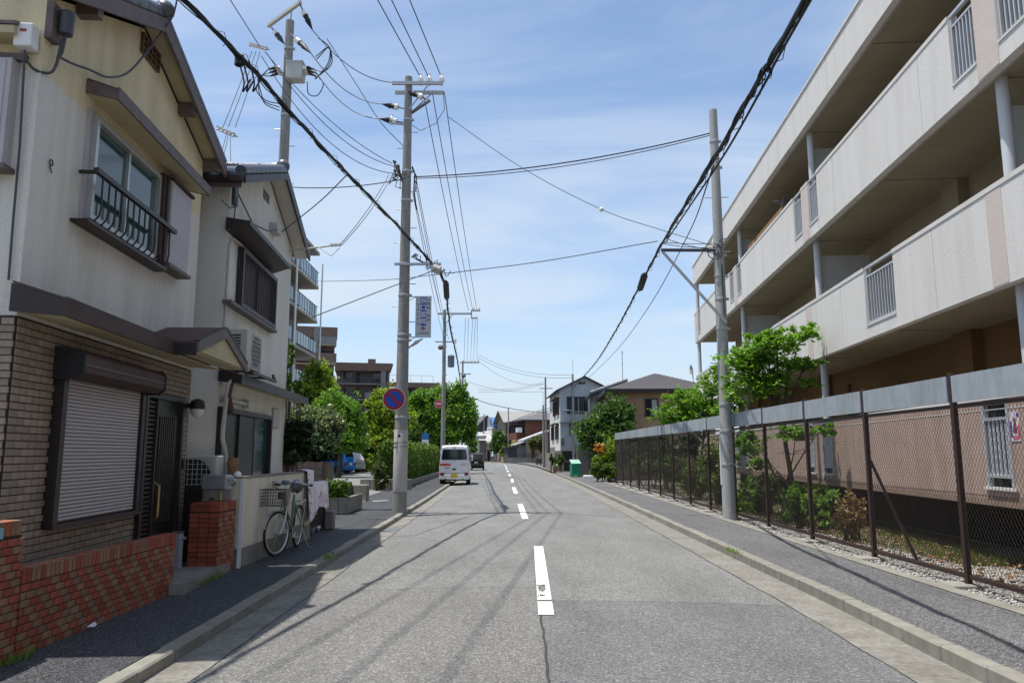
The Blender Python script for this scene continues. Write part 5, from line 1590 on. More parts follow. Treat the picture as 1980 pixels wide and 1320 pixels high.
# pole A (behind the second house)
pA = pole('tall utility pole with a switch box behind the second house', (-6.34, 20.0, .1), 13.75, .18, .115, M['concrete'], bands=(8.0, 10.9, 12.0, 12.9), steps=(7.2, 7.7, 8.3, 8.9, 9.5, 10.0, 10.5))
MB().bar((-.62, .0, 13.50), (.62, -1.15, 13.50), .09, .09).build('crossarm', M['acwhite'], pA)
MB().bar((0, -.1, 12.7), (.35, -1.0, 13.45), .03, .03).build('arm_brace', M['steel'], pA)
MB().bar((.05, -.15, 11.98), (.30, -.15, 11.98), .1, .05).box(.06, .52, -.38, -.02, 11.72, 12.22).build('switch_box', M['acwhite'], pA, bevel=.03)
MB().box(.05, .53, -.385, -.015, 12.2, 12.25).build('box_lid', M['steel'], pA)
for s in (-1, 1):
    for k in range(3):
        x0 = .54 if s > 0 else -.14
        MB().tube([(x0 - s * .02, -.30 + .1 * k, 12.05 - .03 * k), (x0 + s * .10, -.32 + .1 * k, 12.06 - .03 * k)], [.06, .05], 10).build('bushing', M['porcelain'], pA, True)
        MB().tube([(x0 + s * .10, -.32 + .1 * k, 12.06 - .03 * k), (x0 + s * .30, -.34 + .1 * k, 12.0 - .05 * k)], [.055, .02], 8).build('bushing_boot', M['cable'], pA, True)
jc = MB()
def loop(pts, r=.014): jc.tube(pts, r, 6)
strA = [((.60, -1.15, 13.46), (.95, -1.05, 12.75)), ((.12, -.25, 13.1), (.80, -.55, 12.35)), ((-.52, 0, 13.45), (-.02, -.35, 12.75))]
for a, b_ in strA: strain(pA, a, b_)
for k, e_ in enumerate(((1.10, -1.0, 12.55), (.95, -.65, 12.2), (1.0, -.7, 12.1))):
    loop(curve([(.84, -.34 + .1 * k, 12.0 - .05 * k), (1.15 - .1 * k, -.5, 11.85 - .1 * k), (1.42 - .05 * k, -.7, 12.0), (1.35, -.8, 12.4), e_], 6))
for k in range(3): loop(curve([(-.44, -.34 + .1 * k, 12.0 - .05 * k), (-.62 - .05 * k, -.3, 11.8), (-.75 + .08 * k, -.3, 11.4 - .08 * k), (-.5, -.2, 11.15 - .06 * k), (-.15, -.1, 11.1 - .1 * k)], 6))
loop(curve([(.84, -.2, 11.9), (1.1, -.3, 11.6), (.95, -.3, 11.25), (.7, -.3, 11.3), (.62, -.2, 11.7)], 6))
jc.build('jumper_cable', M['cable'], pA, True, kind='stuff')

# right pole E
PEX, PEY = 4.86, 17.25
pE = pole('pale concrete utility pole with a stay arm standing at the mesh fence', (PEX, PEY, .1), 9.75, .150, .095, M['concrete_r'], bands=(1.3, 2.05, 2.65, 4.4, 5.1, 5.65, 6.15, 8.3, 8.95), steps=(7.55, 7.56, 3.6))
MB().bar((-1.36, -.04, 6.16), (-.05, -.02, 6.16), .07, .06).build('cable_arm', M['cable_g'], pE)
MB().bar((-1.33, -.05, 6.12), (.06, -.14, 4.42), .055, .055).build('arm_brace', M['steel'], pE)
lo = MB()
for i in range(12):
    a = Vector((rq2.uniform(-.25, .12), rq2.uniform(-.22, -.1), rq2.uniform(6.05, 6.42)))
    lo.tube([a, a + Vector((rq2.uniform(-.15, .15), -.06, rq2.uniform(-.14, .1))), a + Vector((rq2.uniform(-.12, .16), 0, rq2.uniform(-.2, .12)))], .012, 5)
lo.tube(curve([(-.3, -.1, 6.12), (-.25, -.12, 5.98), (-.1, -.14, 5.92), (-.02, -.15, 6.05)], 5), .012, 5)
lo.tube([(.02, -.14, 5.8), (.03, -.14, 4.6)], .014, 5)
lo.build('cable_clump', M['cable_g'], pE, True)
MB().box(-.16, -.14, -.03, .03, .75, 1.7).build('ground_wire_guard', M['white'], pE)

# farther poles
pC = pole('second utility pole beyond the hedge with a grey transformer', (-4.08, 45, .1), 10.15, .15, .09, M['concrete'], bands=(7.9, 8.6, 6.2), steps=(5, 5.6))
MB().box(-.4, 1.65, -.05, .05, 9.75, 9.86).build('crossarm', M['steel'], pC)
MB().bar((.1, -.06, 9.2), (.5, -.06, 9.75), .04, .04).build('arm_brace', M['steel'], pC)
MB().box(1.6, 2.15, -.05, .05, 9.95, 10.03).box(1.62, 2.0, -.05, .05, 9.5, 9.58).box(1.6, 1.66, -.05, .05, 9.5, 10.03).build('arm_bracket', M['steel'], pC)
for x in (1.75, 2.08): pin_insulator(pC, x, 0, 10.05, 1.2)
MB().box(-.55, .7, -.04, .04, 8.05, 8.12).build('crossarm', M['steel'], pC)
MB().lathe([(.02, 8.0), (.10, 8.02), (.10, 8.25), (.02, 8.3)], (.64, 0, 0), 8).build('insulator', M['porcelain'], pC, True)
MB().lathe([(.16, 6.55), (.20, 6.6), (.20, 7.15), (.215, 7.17), (.215, 7.22), (.1, 7.3)], (.42, 0, 0), 16).build('transformer', mat('transformer_blue', (.13, .17, .21), .5, .06), pC, True)
MB().ball((-.22, 0, 7.75), .16, 10, 8).build('cut_out', M['fascia'], pC, True)
disc_sign('no_entry_sign', 'small round red no-entry sign on the second utility pole', (-4.35, 44.8, 4.45), .26, 'noentry')
pD = pole('third utility pole behind the wide tree on the left', (-5.25, 80, .1), 11.3, .15, .09, M['concrete'], bands=(9.9,))
MB().box(-.3, 1.75, -.05, .05, 10.95, 11.07).build('crossarm', M['steel'], pD)
for x in (.25, .6, .95, 1.3, 1.65): pin_insulator(pD, x, 0, 11.08, 1.4)
MB().ball((.1, 0, 9.6), .25, 8, 6).box(-.4, .9, -.04, .04, 9.75, 9.83).box(-.2, 1.7, -.04, .04, 7.1, 7.18).build('hardware', M['fascia'], pD)
pF = pole('slim utility pole with a street light in front of the white house', (5.0, 62, .1), 8.0, .13, .085, M['concrete_r'], bands=(4.4, 3.2))
MB().tube([(.02, 0, 7.6), (.02, 0, 9.1)], .02, 6).build('top_rod', M['steel'], pF)
MB().bar((-.1, 0, 4.9), (-.45, -.05, 4.95), .05, .05).bar((-.35, -.05, 4.93), (-.85, -.08, 5.0), .16, .08).build('lamp_head', M['white'], pF)
MB().tube([(-.18, -.1, 2.7), (-.18, -.1, 4.8)], .03, 6).build('lamp_conduit', M['steel'], pF)
pG = pole('dark thin utility pole with a short crossarm left of the white house', (3.55, 80, .1), 9.55, .13, .09, M['concrete'], bands=(8.6,))
MB().box(-.6, .75, -.04, .04, 8.2, 8.3).build('crossarm', M['steel'], pG)
pH = pole('shorter grey pole beside the garden gate left of the white house', (3.3, 80, .1), 6.6, .12, .085, M['concrete'])
MB().tube([(0, 0, 6.5), (0, 0, 7.9)], .02, 5).build('top_rod', M['steel'], pH)
pI = pole('distant utility pole in front of the brown brick house', (-.62, 131, .1), 9.4, .12, .09, M['concrete'])
pJ = pole('farthest thin utility pole near the blue roofed house', (-5.6, 152, .1), 9.4, .12, .09, M['concrete'])

# ================================================================ overhead wires
def wire(label, pts, r, group, name='overhead_wire', m='cable_g', sag=0.0, n=14, extend=0.0, cat='wire'):
    P = [p if isinstance(p, Vector) else at(*p) for p in pts]
    if extend: P.append(P[-1] + (P[-1] - P[-2]) * extend)
    if len(P) == 2:
        path = []
        for i in range(n + 1):
            t = i / n; q = P[0].lerp(P[1], t); q.z -= sag * (1 - (2 * t - 1) ** 2); path.append(q)
    else: path = curve(P, 8)
    o = MB().tube(path, r, 5).build(name, M[m], None, True)
    return tag(o, label, cat, group)
B = (PBX, PBY)
G1 = 'high-voltage wires at the near pole'
for (a, b_, w) in (((811, 146, 19.2), (730, 0, 16.1), 'left'), ((828, 148, 19.2), (757, 0, 16.1), 'middle'), ((852, 146, 19.2), (792, 0, 16.1), 'right')):
    wire(w + ' one of the three high wires rising from the near pole to the top edge', [a, b_], .014, G1, extend=4)
for (a, b_, w) in (((818, 178, 19.3), (906, 600, 45), 'left'), ((836, 180, 19.3), (914, 598, 45), 'middle'), ((859, 178, 19.3), (922, 599, 45), 'right')):
    wire(w + ' one of the three high wires dropping from the near pole to the second pole', [a, b_], .013, G1, sag=.25)
for k, (a, b_) in enumerate((((900, 615, 45), (897, 698, 80)), ((906, 616, 45), (903, 698, 80)), ((914, 616, 45), (909, 698, 80)), ((919, 616, 45), (915, 698, 80)), ((923, 612, 45), (922, 698, 80)))):
    wire(('first', 'second', 'third', 'fourth', 'fifth')[k] + ' wire from the left between the second and third utility poles', [a, b_], .014, 'wires between the second and third poles', sag=.3)
pAo = Vector((-6.34, 20.0, .1))
for (a, b_, w) in (((.95, -1.05, 12.75), (762, 160, 19.2), 'upper'), ((.80, -.55, 12.35), Vector((PBX - .72, PBY + .05, 10.88)), 'middle'), ((.84, -.3, 12.0), Vector((PBX - .78, PBY + .05, 10.46)), 'lower')):
    wire(w + ' of the three slack wires from the switch pole to the near pole', [pAo + Vector(a), b_], .013, 'wires from the switch pole', sag=.35)
wire('long thin wire from behind the switch pole down to the near pole waist', [(632, 75, 19.5), (690, 165, 19.6), (735, 235, 19.4), (779, 282, 19.2)], .011, 'wires from the switch pole')
for k, (a, b_, s) in enumerate((((512, 100, 17), (758, 316, 19.2), .3), ((516, 104, 17), (762, 322, 19.2), .5), ((505, 108, 17), (768, 336, 19.2), .7))):
    wire(('upper', 'middle', 'lower')[k] + ' of the low-voltage wires from the spool cluster to the near pole rack', [a, b_], .010, 'low-voltage wires', sag=s)
wire('thin wire from the top edge to the spool cluster left of the switch pole', [(502, 90, 17), (445, 0, 14)], .011, 'low-voltage wires', extend=3)
for k, (u0, u1) in enumerate(((487, 431), (495, 441), (503, 455))):
    wire(('left', 'middle', 'right')[k] + ' drop wire hanging between the two insulator spool clusters', [(u0, 100, 17), (u1, 246, 14)], .009, 'drop wires by the first house', sag=.05)
def spool(label, u, v, Y, n, ang):
    t = thing('spool_insulator', label, 'insulator', at(u, v, Y), 0, 'insulator spool clusters')
    for i in range(n):
        x = .075 * (i - n / 2)
        MB().lathe([(.02, -.04), (.05, -.03), (.03, 0), (.05, .03), (.02, .04)], (x, 0, -x * ang), 10).build('spool', M['porcelain'], t, True)
    MB().tube([(-.04 * n, 0, .04 * n * ang), (.04 * n, 0, -.04 * n * ang)], .014, 6).build('spool_rod', M['cable_g'], t)
    return t
spool('upper string of white spool insulators hanging left of the switch pole', 502, 91, 17, 6, .28)
spool('lower string of white spool insulators hanging above the tiled roof', 440, 256, 14, 5, .45)
for k, u in enumerate((420, 428, 446)):
    wire(('left', 'middle', 'right')[k] + ' thin drop wire from the lower spools to the first house eave', [(438 + 4 * k, 258, 14), (u, 318 - 3 * k, 11.5)], .007, 'drop wires by the first house', sag=.06)
wire('twisted pair wire crossing the street from the right pole to the near pole', [(1380, 256, 17.25), (800, 342, 19.2)], .016, 'wires crossing the street', sag=.22, m='cable')
wire('second strand of the twisted pair wire crossing the street', [(1380, 260, 17.3), (800, 345, 19.25)], .011, 'wires crossing the street', sag=.26)
wire('twisted wire from the near pole leftward past the second house roof', [(776, 347, 19.2), (566, 362, 20.5)], .014, 'wires crossing the street', sag=.1)
wire('thin stay wire with a white ball crossing high over the street', [(866, 226, 19.2), (1010, 325, 18.8), (1163, 405, 18.2), (1280, 445, 17.7), (1388, 478, 17.25)], .009, 'wires crossing the street')
tag(MB().ball(tuple(at(1163, 405, 18.2)), .06, 10, 8).build('wire_ball', M['porcelain'], None, True), 'small white ball clamped on the thin stay wire over the street', 'wire ball')
wire('dark wire crossing the street low between the two cable arms', [(1272, 466, 17.4), (1050, 505, 18.6), (868, 528, 19.4)], .011, 'wires crossing the street')
wire('grey wire running left from the near cable arm to the far balconies', [(850, 530, 19.4), (740, 541, 24), (612, 544, 34)], .011, 'wires crossing the street')
wire('straight dark service wire slanting down left across the near pole', [(846, 520, 19.0), (604, 613, 15.6)], .012, 'service wires')
for k in range(2):
    wire(('upper', 'lower')[k] + ' service wire from the second house bracket up to the near pole', [Vector(on2(1.02 + .04 * k, 3.62, 5.57)), at(752 + 4 * k, 338 + 6 * k, 19.2)], .009, 'service wires', sag=.12)
wire('thin wire from the second house junction box up to the cable bundle', [Vector(on2(.14, 2.6, 5.5)), at(620, 388, 14.0), at(672, 337, 13.2)], .011, 'service wires', m='cable')
for k, (a, b_) in enumerate((((803, 350, 19.2), (862, 640, 45)), ((806, 352, 19.2), (866, 640, 45)), ((798, 372, 19.2), (858, 652, 45)), ((800, 374, 19.2), (868, 656, 45)))):
    wire(('first', 'second', 'third', 'fourth')[k] + ' low wire dropping from the near pole rack to the second pole', [a, b_], .010, 'low wires toward the second pole', sag=.25)
for k, (a, b_, s) in enumerate((((1283, 468, 17.4), (1390, 470, 17.2), .03), ((1278, 470, 17.4), (1388, 478, 17.2), .05), ((1290, 462, 17.4), (1390, 482, 17.2), .06))):
    wire(('upper', 'middle', 'lower')[k] + ' short wire between the cable bundle and the right pole', [a, b_], .010, 'short wires at the right pole', sag=s)
FW = [((922, 684, 80), (1106, 724, 62), .7, 'uppermost'), ((922, 690, 80), (1106, 730, 62), .7, 'second'), ((925, 697, 80), (1050, 742, 80), .9, 'third'), ((905, 738, 80), (1050, 757, 80), .4, 'fourth'), ((925, 752, 80), (1052, 738, 80), .35, 'fifth'), ((925, 757, 80), (1052, 742, 80), .3, 'sixth')]
for a, b_, s, w in FW: wire(w + ' distant wire from the top between the left and right far poles', [a, b_], .016, 'distant wires over the street', sag=s)
wire('dark cable sagging from the third pole across to the far right pole', [(893, 762, 66), (960, 784, 70), (1048, 796, 70), (1090, 776, 66), (1110, 752, 62)], .03, 'distant wires over the street', m='cable')
wire('dark cable from the far right pole down to the brown brick house', [(1112, 748, 62), (1070, 785, 72), (1034, 796, 84), (985, 816, 105)], .03, 'distant wires over the street', m='cable')
# telephone cable bundles
def bundle(label, pts, group):
    P = [p if isinstance(p, Vector) else at(*p) for p in pts]
    path = curve(P, 10)
    t = thing('cable_bundle', label, 'cable', tuple(path[0]), 0, group)
    o = Vector(path[0])
    L = [p - o for p in path]
    MB().tube(L, .026, 7).build('main_cable', M['cable'], t, True)
    hx = []
    dens = []
    for a, b_ in zip(L, L[1:]):
        m_ = max(2, int((b_ - a).length / .16)); dens += [a.lerp(b_, k / m_) for k in range(m_)]
    for k, (rr, rad, w) in enumerate(((.030, .012, .5), (.038, .007, .35), (.032, .007, .7))):
        hp = [p + Vector((rr * math.cos(i * w + 2 * k), 0, rr * math.sin(i * w + 2 * k) - .01 * k)) for i, p in enumerate(dens)]
        MB().tube(hp, rad, 5).build('lashed_cable', M['cable'], t, True)
    hang = MB()
    for i in range(4, len(dens) - 2, 9):
        p = dens[i]; hang.tube([p + Vector((0, 0, .05)), p + Vector((.07, 0, .03)), p + Vector((.075, .1, -.05)), p + Vector((0, .15, -.06))], .005, 4)
    hang.build('hanger', M['cable'], t, kind='stuff')
    return t
lb = bundle('thick black cable bundle sweeping from the top left to the near pole arm', [Vector((-4.9, -3, 6.1)), (360, 5, 7.7), (480, 125, 9.2), (600, 260, 11.3), (700, 365, 14), (780, 448, 17), (838, 512, 19.2), (855, 535, 19.8), (863, 570, 22), (867, 605, 26), (873, 645, 30), (885, 700, 40), (894, 768, 66)], 'cable bundles')
rb_ = bundle('thick black cable bundle rising over the pavement past the right pole', [Vector((1.2, -5, 4.3)), (1556, 0, 5.65), (1470, 150, 7.1), (1390, 292, 9.35), (1320, 405, 12.6), (1278, 475, 17.1), (1242, 543, 21.4), (1190, 640, 32), (1150, 703, 48), (1112, 745, 62)], 'cable bundles')
wire('thin cable strung just below the right cable bundle', [Vector((1.3, -5, 4.2)), (1562, 10, 5.65), (1480, 160, 7.1), (1400, 300, 9.35), (1325, 412, 12.6), (1286, 470, 17.1)], .014, 'cables beside the right bundle', m='cable')
wire('second thin cable running from the right bundle down to the far pole', [(1380, 320, 9.8), (1330, 455, 17.0), (1250, 600, 24), (1180, 690, 38), (1116, 750, 62)], .012, 'cables beside the right bundle')
def pod(label, p0, p1, r, group):
    a, b_ = at(*p0), at(*p1)
    return tag(MB().tube([a, a.lerp(b_, .12), a.lerp(b_, .88), b_], [r * .5, r, r, r * .5], 12).build('splice_closure', M['black'], None, True), label, 'splice closure', group)
pod('black splice closure hanging on the left bundle right of the near pole', (862, 544, 20.6), (864, 578, 22.4), .085, 'splice closures')
pod('black splice closure on the right bundle left of the stay arm', (1247, 530, 20.6), (1237, 560, 22.4), .10, 'splice closures')
c0 = at(843, 518, 19.1)
tag(MB().tube([c0 + Vector((-.10, 0, .02)), c0 + Vector((-.06, 0, .0)), c0 + Vector((.10, 0, -.07)), c0 + Vector((.13, 0, -.08))], [.06, .11, .12, .06], 12).build('terminal_box', M['acwhite'], None, True), 'pale terminal box where the left bundle meets the near pole arm', 'terminal box')
lo = MB()
for i in range(11):
    a = c0 + Vector((rq2.uniform(-.55, .3), rq2.uniform(-.08, .08), 0)); a.z += .1 - (a.x - c0.x) * .55
    lo.tube(curve([a, a + Vector((rq2.uniform(-.1, .1), -.06, rq2.uniform(-.28, -.1))), a + Vector((rq2.uniform(.05, .25), 0, rq2.uniform(-.25, .0)))], 4), .012, 5)
tag(lo.build('cable_loops', M['cable'], None, True), 'tangle of black cable loops around the pale terminal box', 'cable')
c1 = at(462, 118, 9.0)
lo = MB()
for i, dxx in enumerate((.0, .05, .13)):
    a = c1 + Vector((dxx, 0, .35 - dxx * .9 if dxx < 0 else .0))
    lo.tube(curve([a, a + Vector((.08, 0, -.28)), a + Vector((.3 if dxx < 0 else .07, 0, -.42)), a + Vector((.42 if dxx < 0 else .16, 0, -.25))], 5), .011, 5)
lo.lathe([(.02, -.08), (.055, -.06), (.055, .05), (.02, .08)], c1, 10)
tag(lo.build('cable_loops', M['cable'], None, True), 'black cable drops hanging from the left bundle over the first house', 'cable')

# ================================================================ bicycle
def bicycle(label, loc, rz, steer, frame_m, group=None, detail=True):
    t = thing('bicycle', label, 'bicycle', loc, rz, group)   # local: forward = -y
    Rw, WB = .305, 1.06
    zc = Rw + .02
    fr = sub('fork_and_front', t, (0, -WB / 2 + .16, 0), steer)
    def wheel(parent, y):
        w = sub('wheel', parent, (0, y, zc))
        MB().torus((0, 0, 0), Rw - .012, .020, 'x', 40, 8).build('tyre', M['black'], w, True)
        MB().torus((0, 0, 0), Rw - .038, .014, 'x', 40, 6).build('rim', M['alu'], w, True)
        sp_ = MB()
        for k in range(18 if detail else 8):
            a = 2 * math.pi * k / (18 if detail else 8)
            sp_.tube([(.02 * (-1) ** k, 0, 0), (0, (Rw - .04) * math.cos(a), (Rw - .04) * math.sin(a))], .0016, 3, caps=False)
        sp_.build('spokes', M['alu'], w, kind='stuff')
        MB().cyl((-.05, 0, 0), (.05, 0, 0), .022, .022, 10).build('hub', M['alu'], w, True)
        return w
    wheel(fr, -.16)
    wheel(t, WB / 2)
    hx = -WB / 2 + .16
    MB().tube([(0, 0, .70), (0, 0, .90)], .022, 8).build('head_tube', frame_m, fr, True)
    fk = MB()
    for s in (-1, 1): fk.tube(curve([(s * .05, -.01, .68), (s * .055, -.06, .48), (s * .055, -.16, zc)], 5), .011, 6)
    fk.tube([(-.05, -.01, .68), (.05, -.01, .68)], .016, 6)
    fk.build('fork', M['alu'], fr, True)
    MB().tube([(0, 0, .88), (0, .01, 1.02)], .014, 8).tube(curve([(-.27, .26, .98), (-.27, .10, 1.00), (-.18, -.02, 1.04), (0, .01, 1.0), (.18, -.02, 1.04), (.27, .10, 1.00), (.27, .26, .98)], 6), .012, 8).build('handlebar', M['alu'], fr, True)
    for s in (-1, 1):
        MB().tube([(s * .27, .13, .995), (s * .27, .27, .98)], .018, 8).build('grip', M['black'], fr, True)
        MB().tube([(s * .26, .10, 1.0), (s * .25, .06, .97), (s * .26, .22, .93)], .007, 5).build('brake_lever', M['black'], fr, True)
    # basket: wires
    bk = MB(); bz0, bz1 = .72, .94
    def rect(z, k): return [(-.19 * k, -.40 * 1 + .02, z), (.19 * k, -.38, z), (.19 * k, -.38 + .26 * k, z), (-.19 * k, -.38 + .26 * k, z), (-.19 * k, -.38, z)]
    for j in range(6):
        k = .85 + .17 * j / 5; bk.tube(rect(bz0 + (bz1 - bz0) * j / 5, k), .004 if j < 5 else .008, 4)
    lo_, hi_ = rect(bz0, .85), rect(bz1, 1.02)
    for e_ in range(4):
        for i in range(9):
            a = Vector(lo_[e_]).lerp(Vector(lo_[e_ + 1]), i / 9); c = Vector(hi_[e_]).lerp(Vector(hi_[e_ + 1]), i / 9)
            bk.tube([a, c], .0035, 3)
    for i in range(9):
        a = Vector(lo_[0]).lerp(Vector(lo_[1]), i / 8); c = Vector(lo_[3]).lerp(Vector(lo_[2]), i / 8); bk.tube([a, c], .0035, 3)
    bk.build('basket', M['fascia'], fr)
    MB().box(-.05, .05, -.12, -.04, .80, .90).build('lamp', M['black'], fr, bevel=.015)
    MB().box(-.06, .05, -.04, .06, 1.0, 1.06).build('bell_cover', mat('cap_blue', (.12, .17, .22), .5, .1), fr, bevel=.02)
    def fender(parent, y, a0, a1, m):
        f_ = MB(); vs = []; n = 16
        for i in range(n + 1):
            a = R(a0 + (a1 - a0) * i / n)
            for s in (-1, 1): vs.append((s * .030, y + (Rw + .028) * math.cos(a), zc + (Rw + .028) * math.sin(a)))
        f_.add(vs, [(2 * i, 2 * i + 1, 2 * i + 3, 2 * i + 2) for i in range(n)]); f_.build('mudguard', m, parent)
    fender(fr, -.16, 35, 165, M['alu']); fender(t, WB / 2, -10, 150, M['fascia'])
    fb = MB()
    fb.tube(curve([(0, hx + .02, .74), (0, hx + .18, .42), (0, .08, .30)], 6), .022, 8)
    fb.tube(curve([(0, hx + .02, .82), (0, hx + .22, .55), (0, .12, .44)], 6), .016, 8)
    fb.tube([(0, .08, .29), (0, .22, .82)], .020, 8)
    for s in (-1, 1):
        fb.tube([(s * .03, .10, .29), (s * .06, WB / 2, zc)], .010, 6); fb.tube([(s * .02, .19, .70), (s * .06, WB / 2, zc)], .009, 6)
    fb.build('frame', frame_m, t, True)
    MB().tube([(0, .22, .80), (0, .25, .90)], .014, 8).build('seat_post', M['alu'], t, True)
    MB().tube([(0, .10, .93), (0, .18, .93), (0, .30, .93), (0, .38, .94), (0, .41, .93)], [.02, .04, .095, .10, .04], 10).build('saddle', mat('saddle', (.05, .05, .055), .5, .2), t, True)
    MB().tube([(0, .28, .97), (0, .36, .985), (0, .41, .965)], [.03, .07, .03], 10).build('saddle_cover', mat('cover_blue', (.16, .24, .34), .5, .2, 9), t, True)
    rck = MB()
    for s in (-.07, 0, .07): rck.tube([(s, .34, .70), (s, .74, .72)], .006, 5)
    for yy in (.36, .55, .74): rck.tube([(-.07, yy, .71), (.07, yy, .72)], .006, 5)
    for s in (-1, 1): rck.tube([(s * .07, .68, .71), (s * .07, WB / 2, zc)], .006, 5)
    rck.build('rear_rack', M['alu'], t)
    MB().lathe([(.085, -.004), (.085, .004)], (.045, .08, .29), 18, 'x').build('chain_ring', M['alu'], t)
    MB().box(.04, .065, .05, WB / 2 - .02, .255, .375).build('chain_guard', M['fascia'], t, bevel=.01)
    MB().tube([(.07, .08, .29), (.075, -.06, .24)], .008, 6).tube([(-.07, .08, .29), (-.075, .22, .34)], .008, 6).box(.06, .15, -.10, -.02, .225, .245).box(-.15, -.06, .18, .26, .33, .35).build('pedals', M['alu'], t)
    MB().tube([(.06, WB / 2 + .02, zc), (.16, WB / 2 + .06, .015)], .008, 6).tube([(-.06, WB / 2 + .02, zc), (-.10, WB / 2 + .06, .015)], .008, 6).tube([(.16, WB / 2 + .05, .012), (.22, WB / 2 - .02, .012)], .007, 5).build('kickstand', M['alu'], t)
    MB().box(-.02, .02, WB / 2 + .33, WB / 2 + .345, .42, .47).build('reflector', mat('reflector_red', (.3, .02, .02), .3, 0), t)
    return t
green = mat('frame_green', (.075, .17, .11), .35, .05, spec=.5)
bicycle('pale green city bicycle with a wire basket parked against the cream wall', (-3.29, 11.45, .105), R(3), R(-20), green, 'bicycles')

# ================================================================ vehicles (local: rear at y=0, forward +y)
carglass = mat('car_glass', (.012, .018, .020), .05, 0, spec=.7)
tyre_m = mat('tyre', (.015, .015, .016), .85, .1, 20)
hub_m = mat('wheel_cover', (.42, .43, .44), .35, .05, 8, metal=.6)
lens_r = mat('tail_red', (.20, .008, .010), .2, 0, spec=.6)
lens_o = mat('tail_amber', (.5, .16, .02), .2, 0, spec=.6)
def body_loft(stations, parent, m, name='body', bevel=0):
    """stations: (y, half widths at (sill, belt, shoulder, roof), z at the same four)"""
    vs, fs = [], []
    K = 0
    for y, hw_, hz in stations:
        ring = []
        for w, z in zip(hw_, hz): ring.append((w, y, z))
        ring.append((hw_[3] * .72, y, hz[3] + .022)); ring.append((0, y, hz[3] + .03))
        ring = ring + [(-p[0], p[1], p[2]) for p in ring[-2::-1]]
        K = len(ring); vs += ring
    n = len(stations)
    for j in range(n - 1):
        for i in range(K - 1):
            fs.append((j * K + i, j * K + i + 1, (j + 1) * K + i + 1, (j + 1) * K + i))
        fs.append((j * K + K - 1, j * K, (j + 1) * K, (j + 1) * K + K - 1))
    fs.append(tuple(range(K))); fs.append(tuple((n - 1) * K + i for i in range(K - 1, -1, -1)))
    return MB().add(vs, fs).build(name, m, parent, True)
def wheels(t, ys, half, r, w=.15, spokes=6):
    for y in ys:
        for s in (-1, 1):
            wl = sub('wheel', t, (s * half, y, r))
            MB().lathe([(r * .62, -w / 2), (r * .93, -w / 2), (r, -w / 2 + .025), (r, w / 2 - .025), (r * .93, w / 2), (r * .62, w / 2)], (0, 0, 0), 24, 'x').build('tyre', tyre_m, wl, True)
            MB().lathe([(r * .60, s * (w / 2 - .03) - .006), (r * .62, s * (w / 2 + .002) - .002 * s)], (0, 0, 0), 24, 'x').lathe([(.05, s * w / 2), (.03, s * (w / 2 + .02))], (0, 0, 0), 10, 'x').build('rim', hub_m, wl, True)
            h_ = MB()
            for k in range(spokes):
                a = 2 * math.pi * (k + .5) / spokes
                h_.lathe([(r * .09, s * (w / 2 + .004)), (r * .09, s * (w / 2 + .006))], (0, r * .40 * math.cos(a), r * .40 * math.sin(a)), 8, 'x')
            h_.build('rim_holes', M['black'], wl)
# --- white kei van
van = thing('delivery_van', 'white boxy delivery van with a red stripe, parked half on the left pavement', 'van', (-2.79, 37.0, .04), R(1.5))
vw = mat('van_white', (.74, .75, .77), .28, .02, 3, spec=.5, coat=.5)
S_ = lambda y, zr, wr, ws=1.0: (y, (.70 * ws, .735 * ws, .71 * ws, wr), (.30, .78, 1.12, zr))
body_loft([(.02, (.68, .715, .685, .58), (.34, .80, 1.12, 1.80)), (.06, (.705, .735, .705, .60), (.29, .80, 1.12, 1.84)), (.3, (.71, .7375, .71, .625), (.28, .80, 1.12, 1.88)), (1.6, (.71, .7375, .71, .63), (.28, .80, 1.12, 1.885)), (2.5, (.71, .7375, .71, .61), (.28, .80, 1.12, 1.84)), (2.95, (.70, .73, .70, .56), (.28, .80, 1.12, 1.60)), (3.28, (.66, .70, .68, .60), (.30, .72, 1.0, 1.10)), (3.38, (.60, .64, .62, .55), (.36, .66, .85, .93))], van, vw)
MB().prism([(-.60, 1.20), (.60, 1.20), (.625, 1.26), (.565, 1.66), (.52, 1.70), (-.52, 1.70), (-.565, 1.66), (-.625, 1.26)], 'y', -.004, .03).build('rear_window', carglass, van)
MB().prism([(-.655, 1.16), (.655, 1.16), (.67, 1.22), (.60, 1.70), (.55, 1.745), (-.55, 1.745), (-.60, 1.70), (-.67, 1.22)], 'y', .006, .034).build('window_frame', vw, van)
MB().box(-.70, .70, -.05, .06, .26, .47).build('bumper', vw, van, bevel=.03)
MB().box(-.68, .68, -.004, .02, .56, .566).box(-.003, .003, -.003, .01, .95, 1.0).build('door_seam', M['fascia'], van)
for s in (-1, 1):
    lt = MB().box(min(s * .50, s * .685), max(s * .50, s * .685), -.058, .02, .46, .60).build('tail_light', lens_r, van, bevel=.012)
    MB().box(min(s * .50, s * .56), max(s * .50, s * .56), -.0605, -.05, .47, .59).build('indicator_lens', mat('lens_smoke', (.10, .03, .03), .2, 0), lt)
MB().box(-.165, .165, -.062, -.045, .36, .53).build('number_plate', mat('plate_yellow', (.62, .42, .02), .45, .06, 20), van)
MB().box(-.10, .08, -.02, .01, .72, .79).build('door_handle', M['black'], van, bevel=.01)
MB().box(-.07, .07, -.03, .01, 1.765, 1.80).build('stop_lamp', lens_r, van, bevel=.008)
MB().box(-.70, -.20, -.010, .008, .93, 1.02).lathe([(.045, -.010), (.045, .008)], (-.20, 0, .975), 12, 'y').build('red_stripe', mat('stripe_red', (.55, .04, .03), .4, 0), van)
MB().lathe([(.022, -.012), (.022, -.0105)], (-.225, 0, .975), 10, 'y').build('stripe_dot', vw, van)
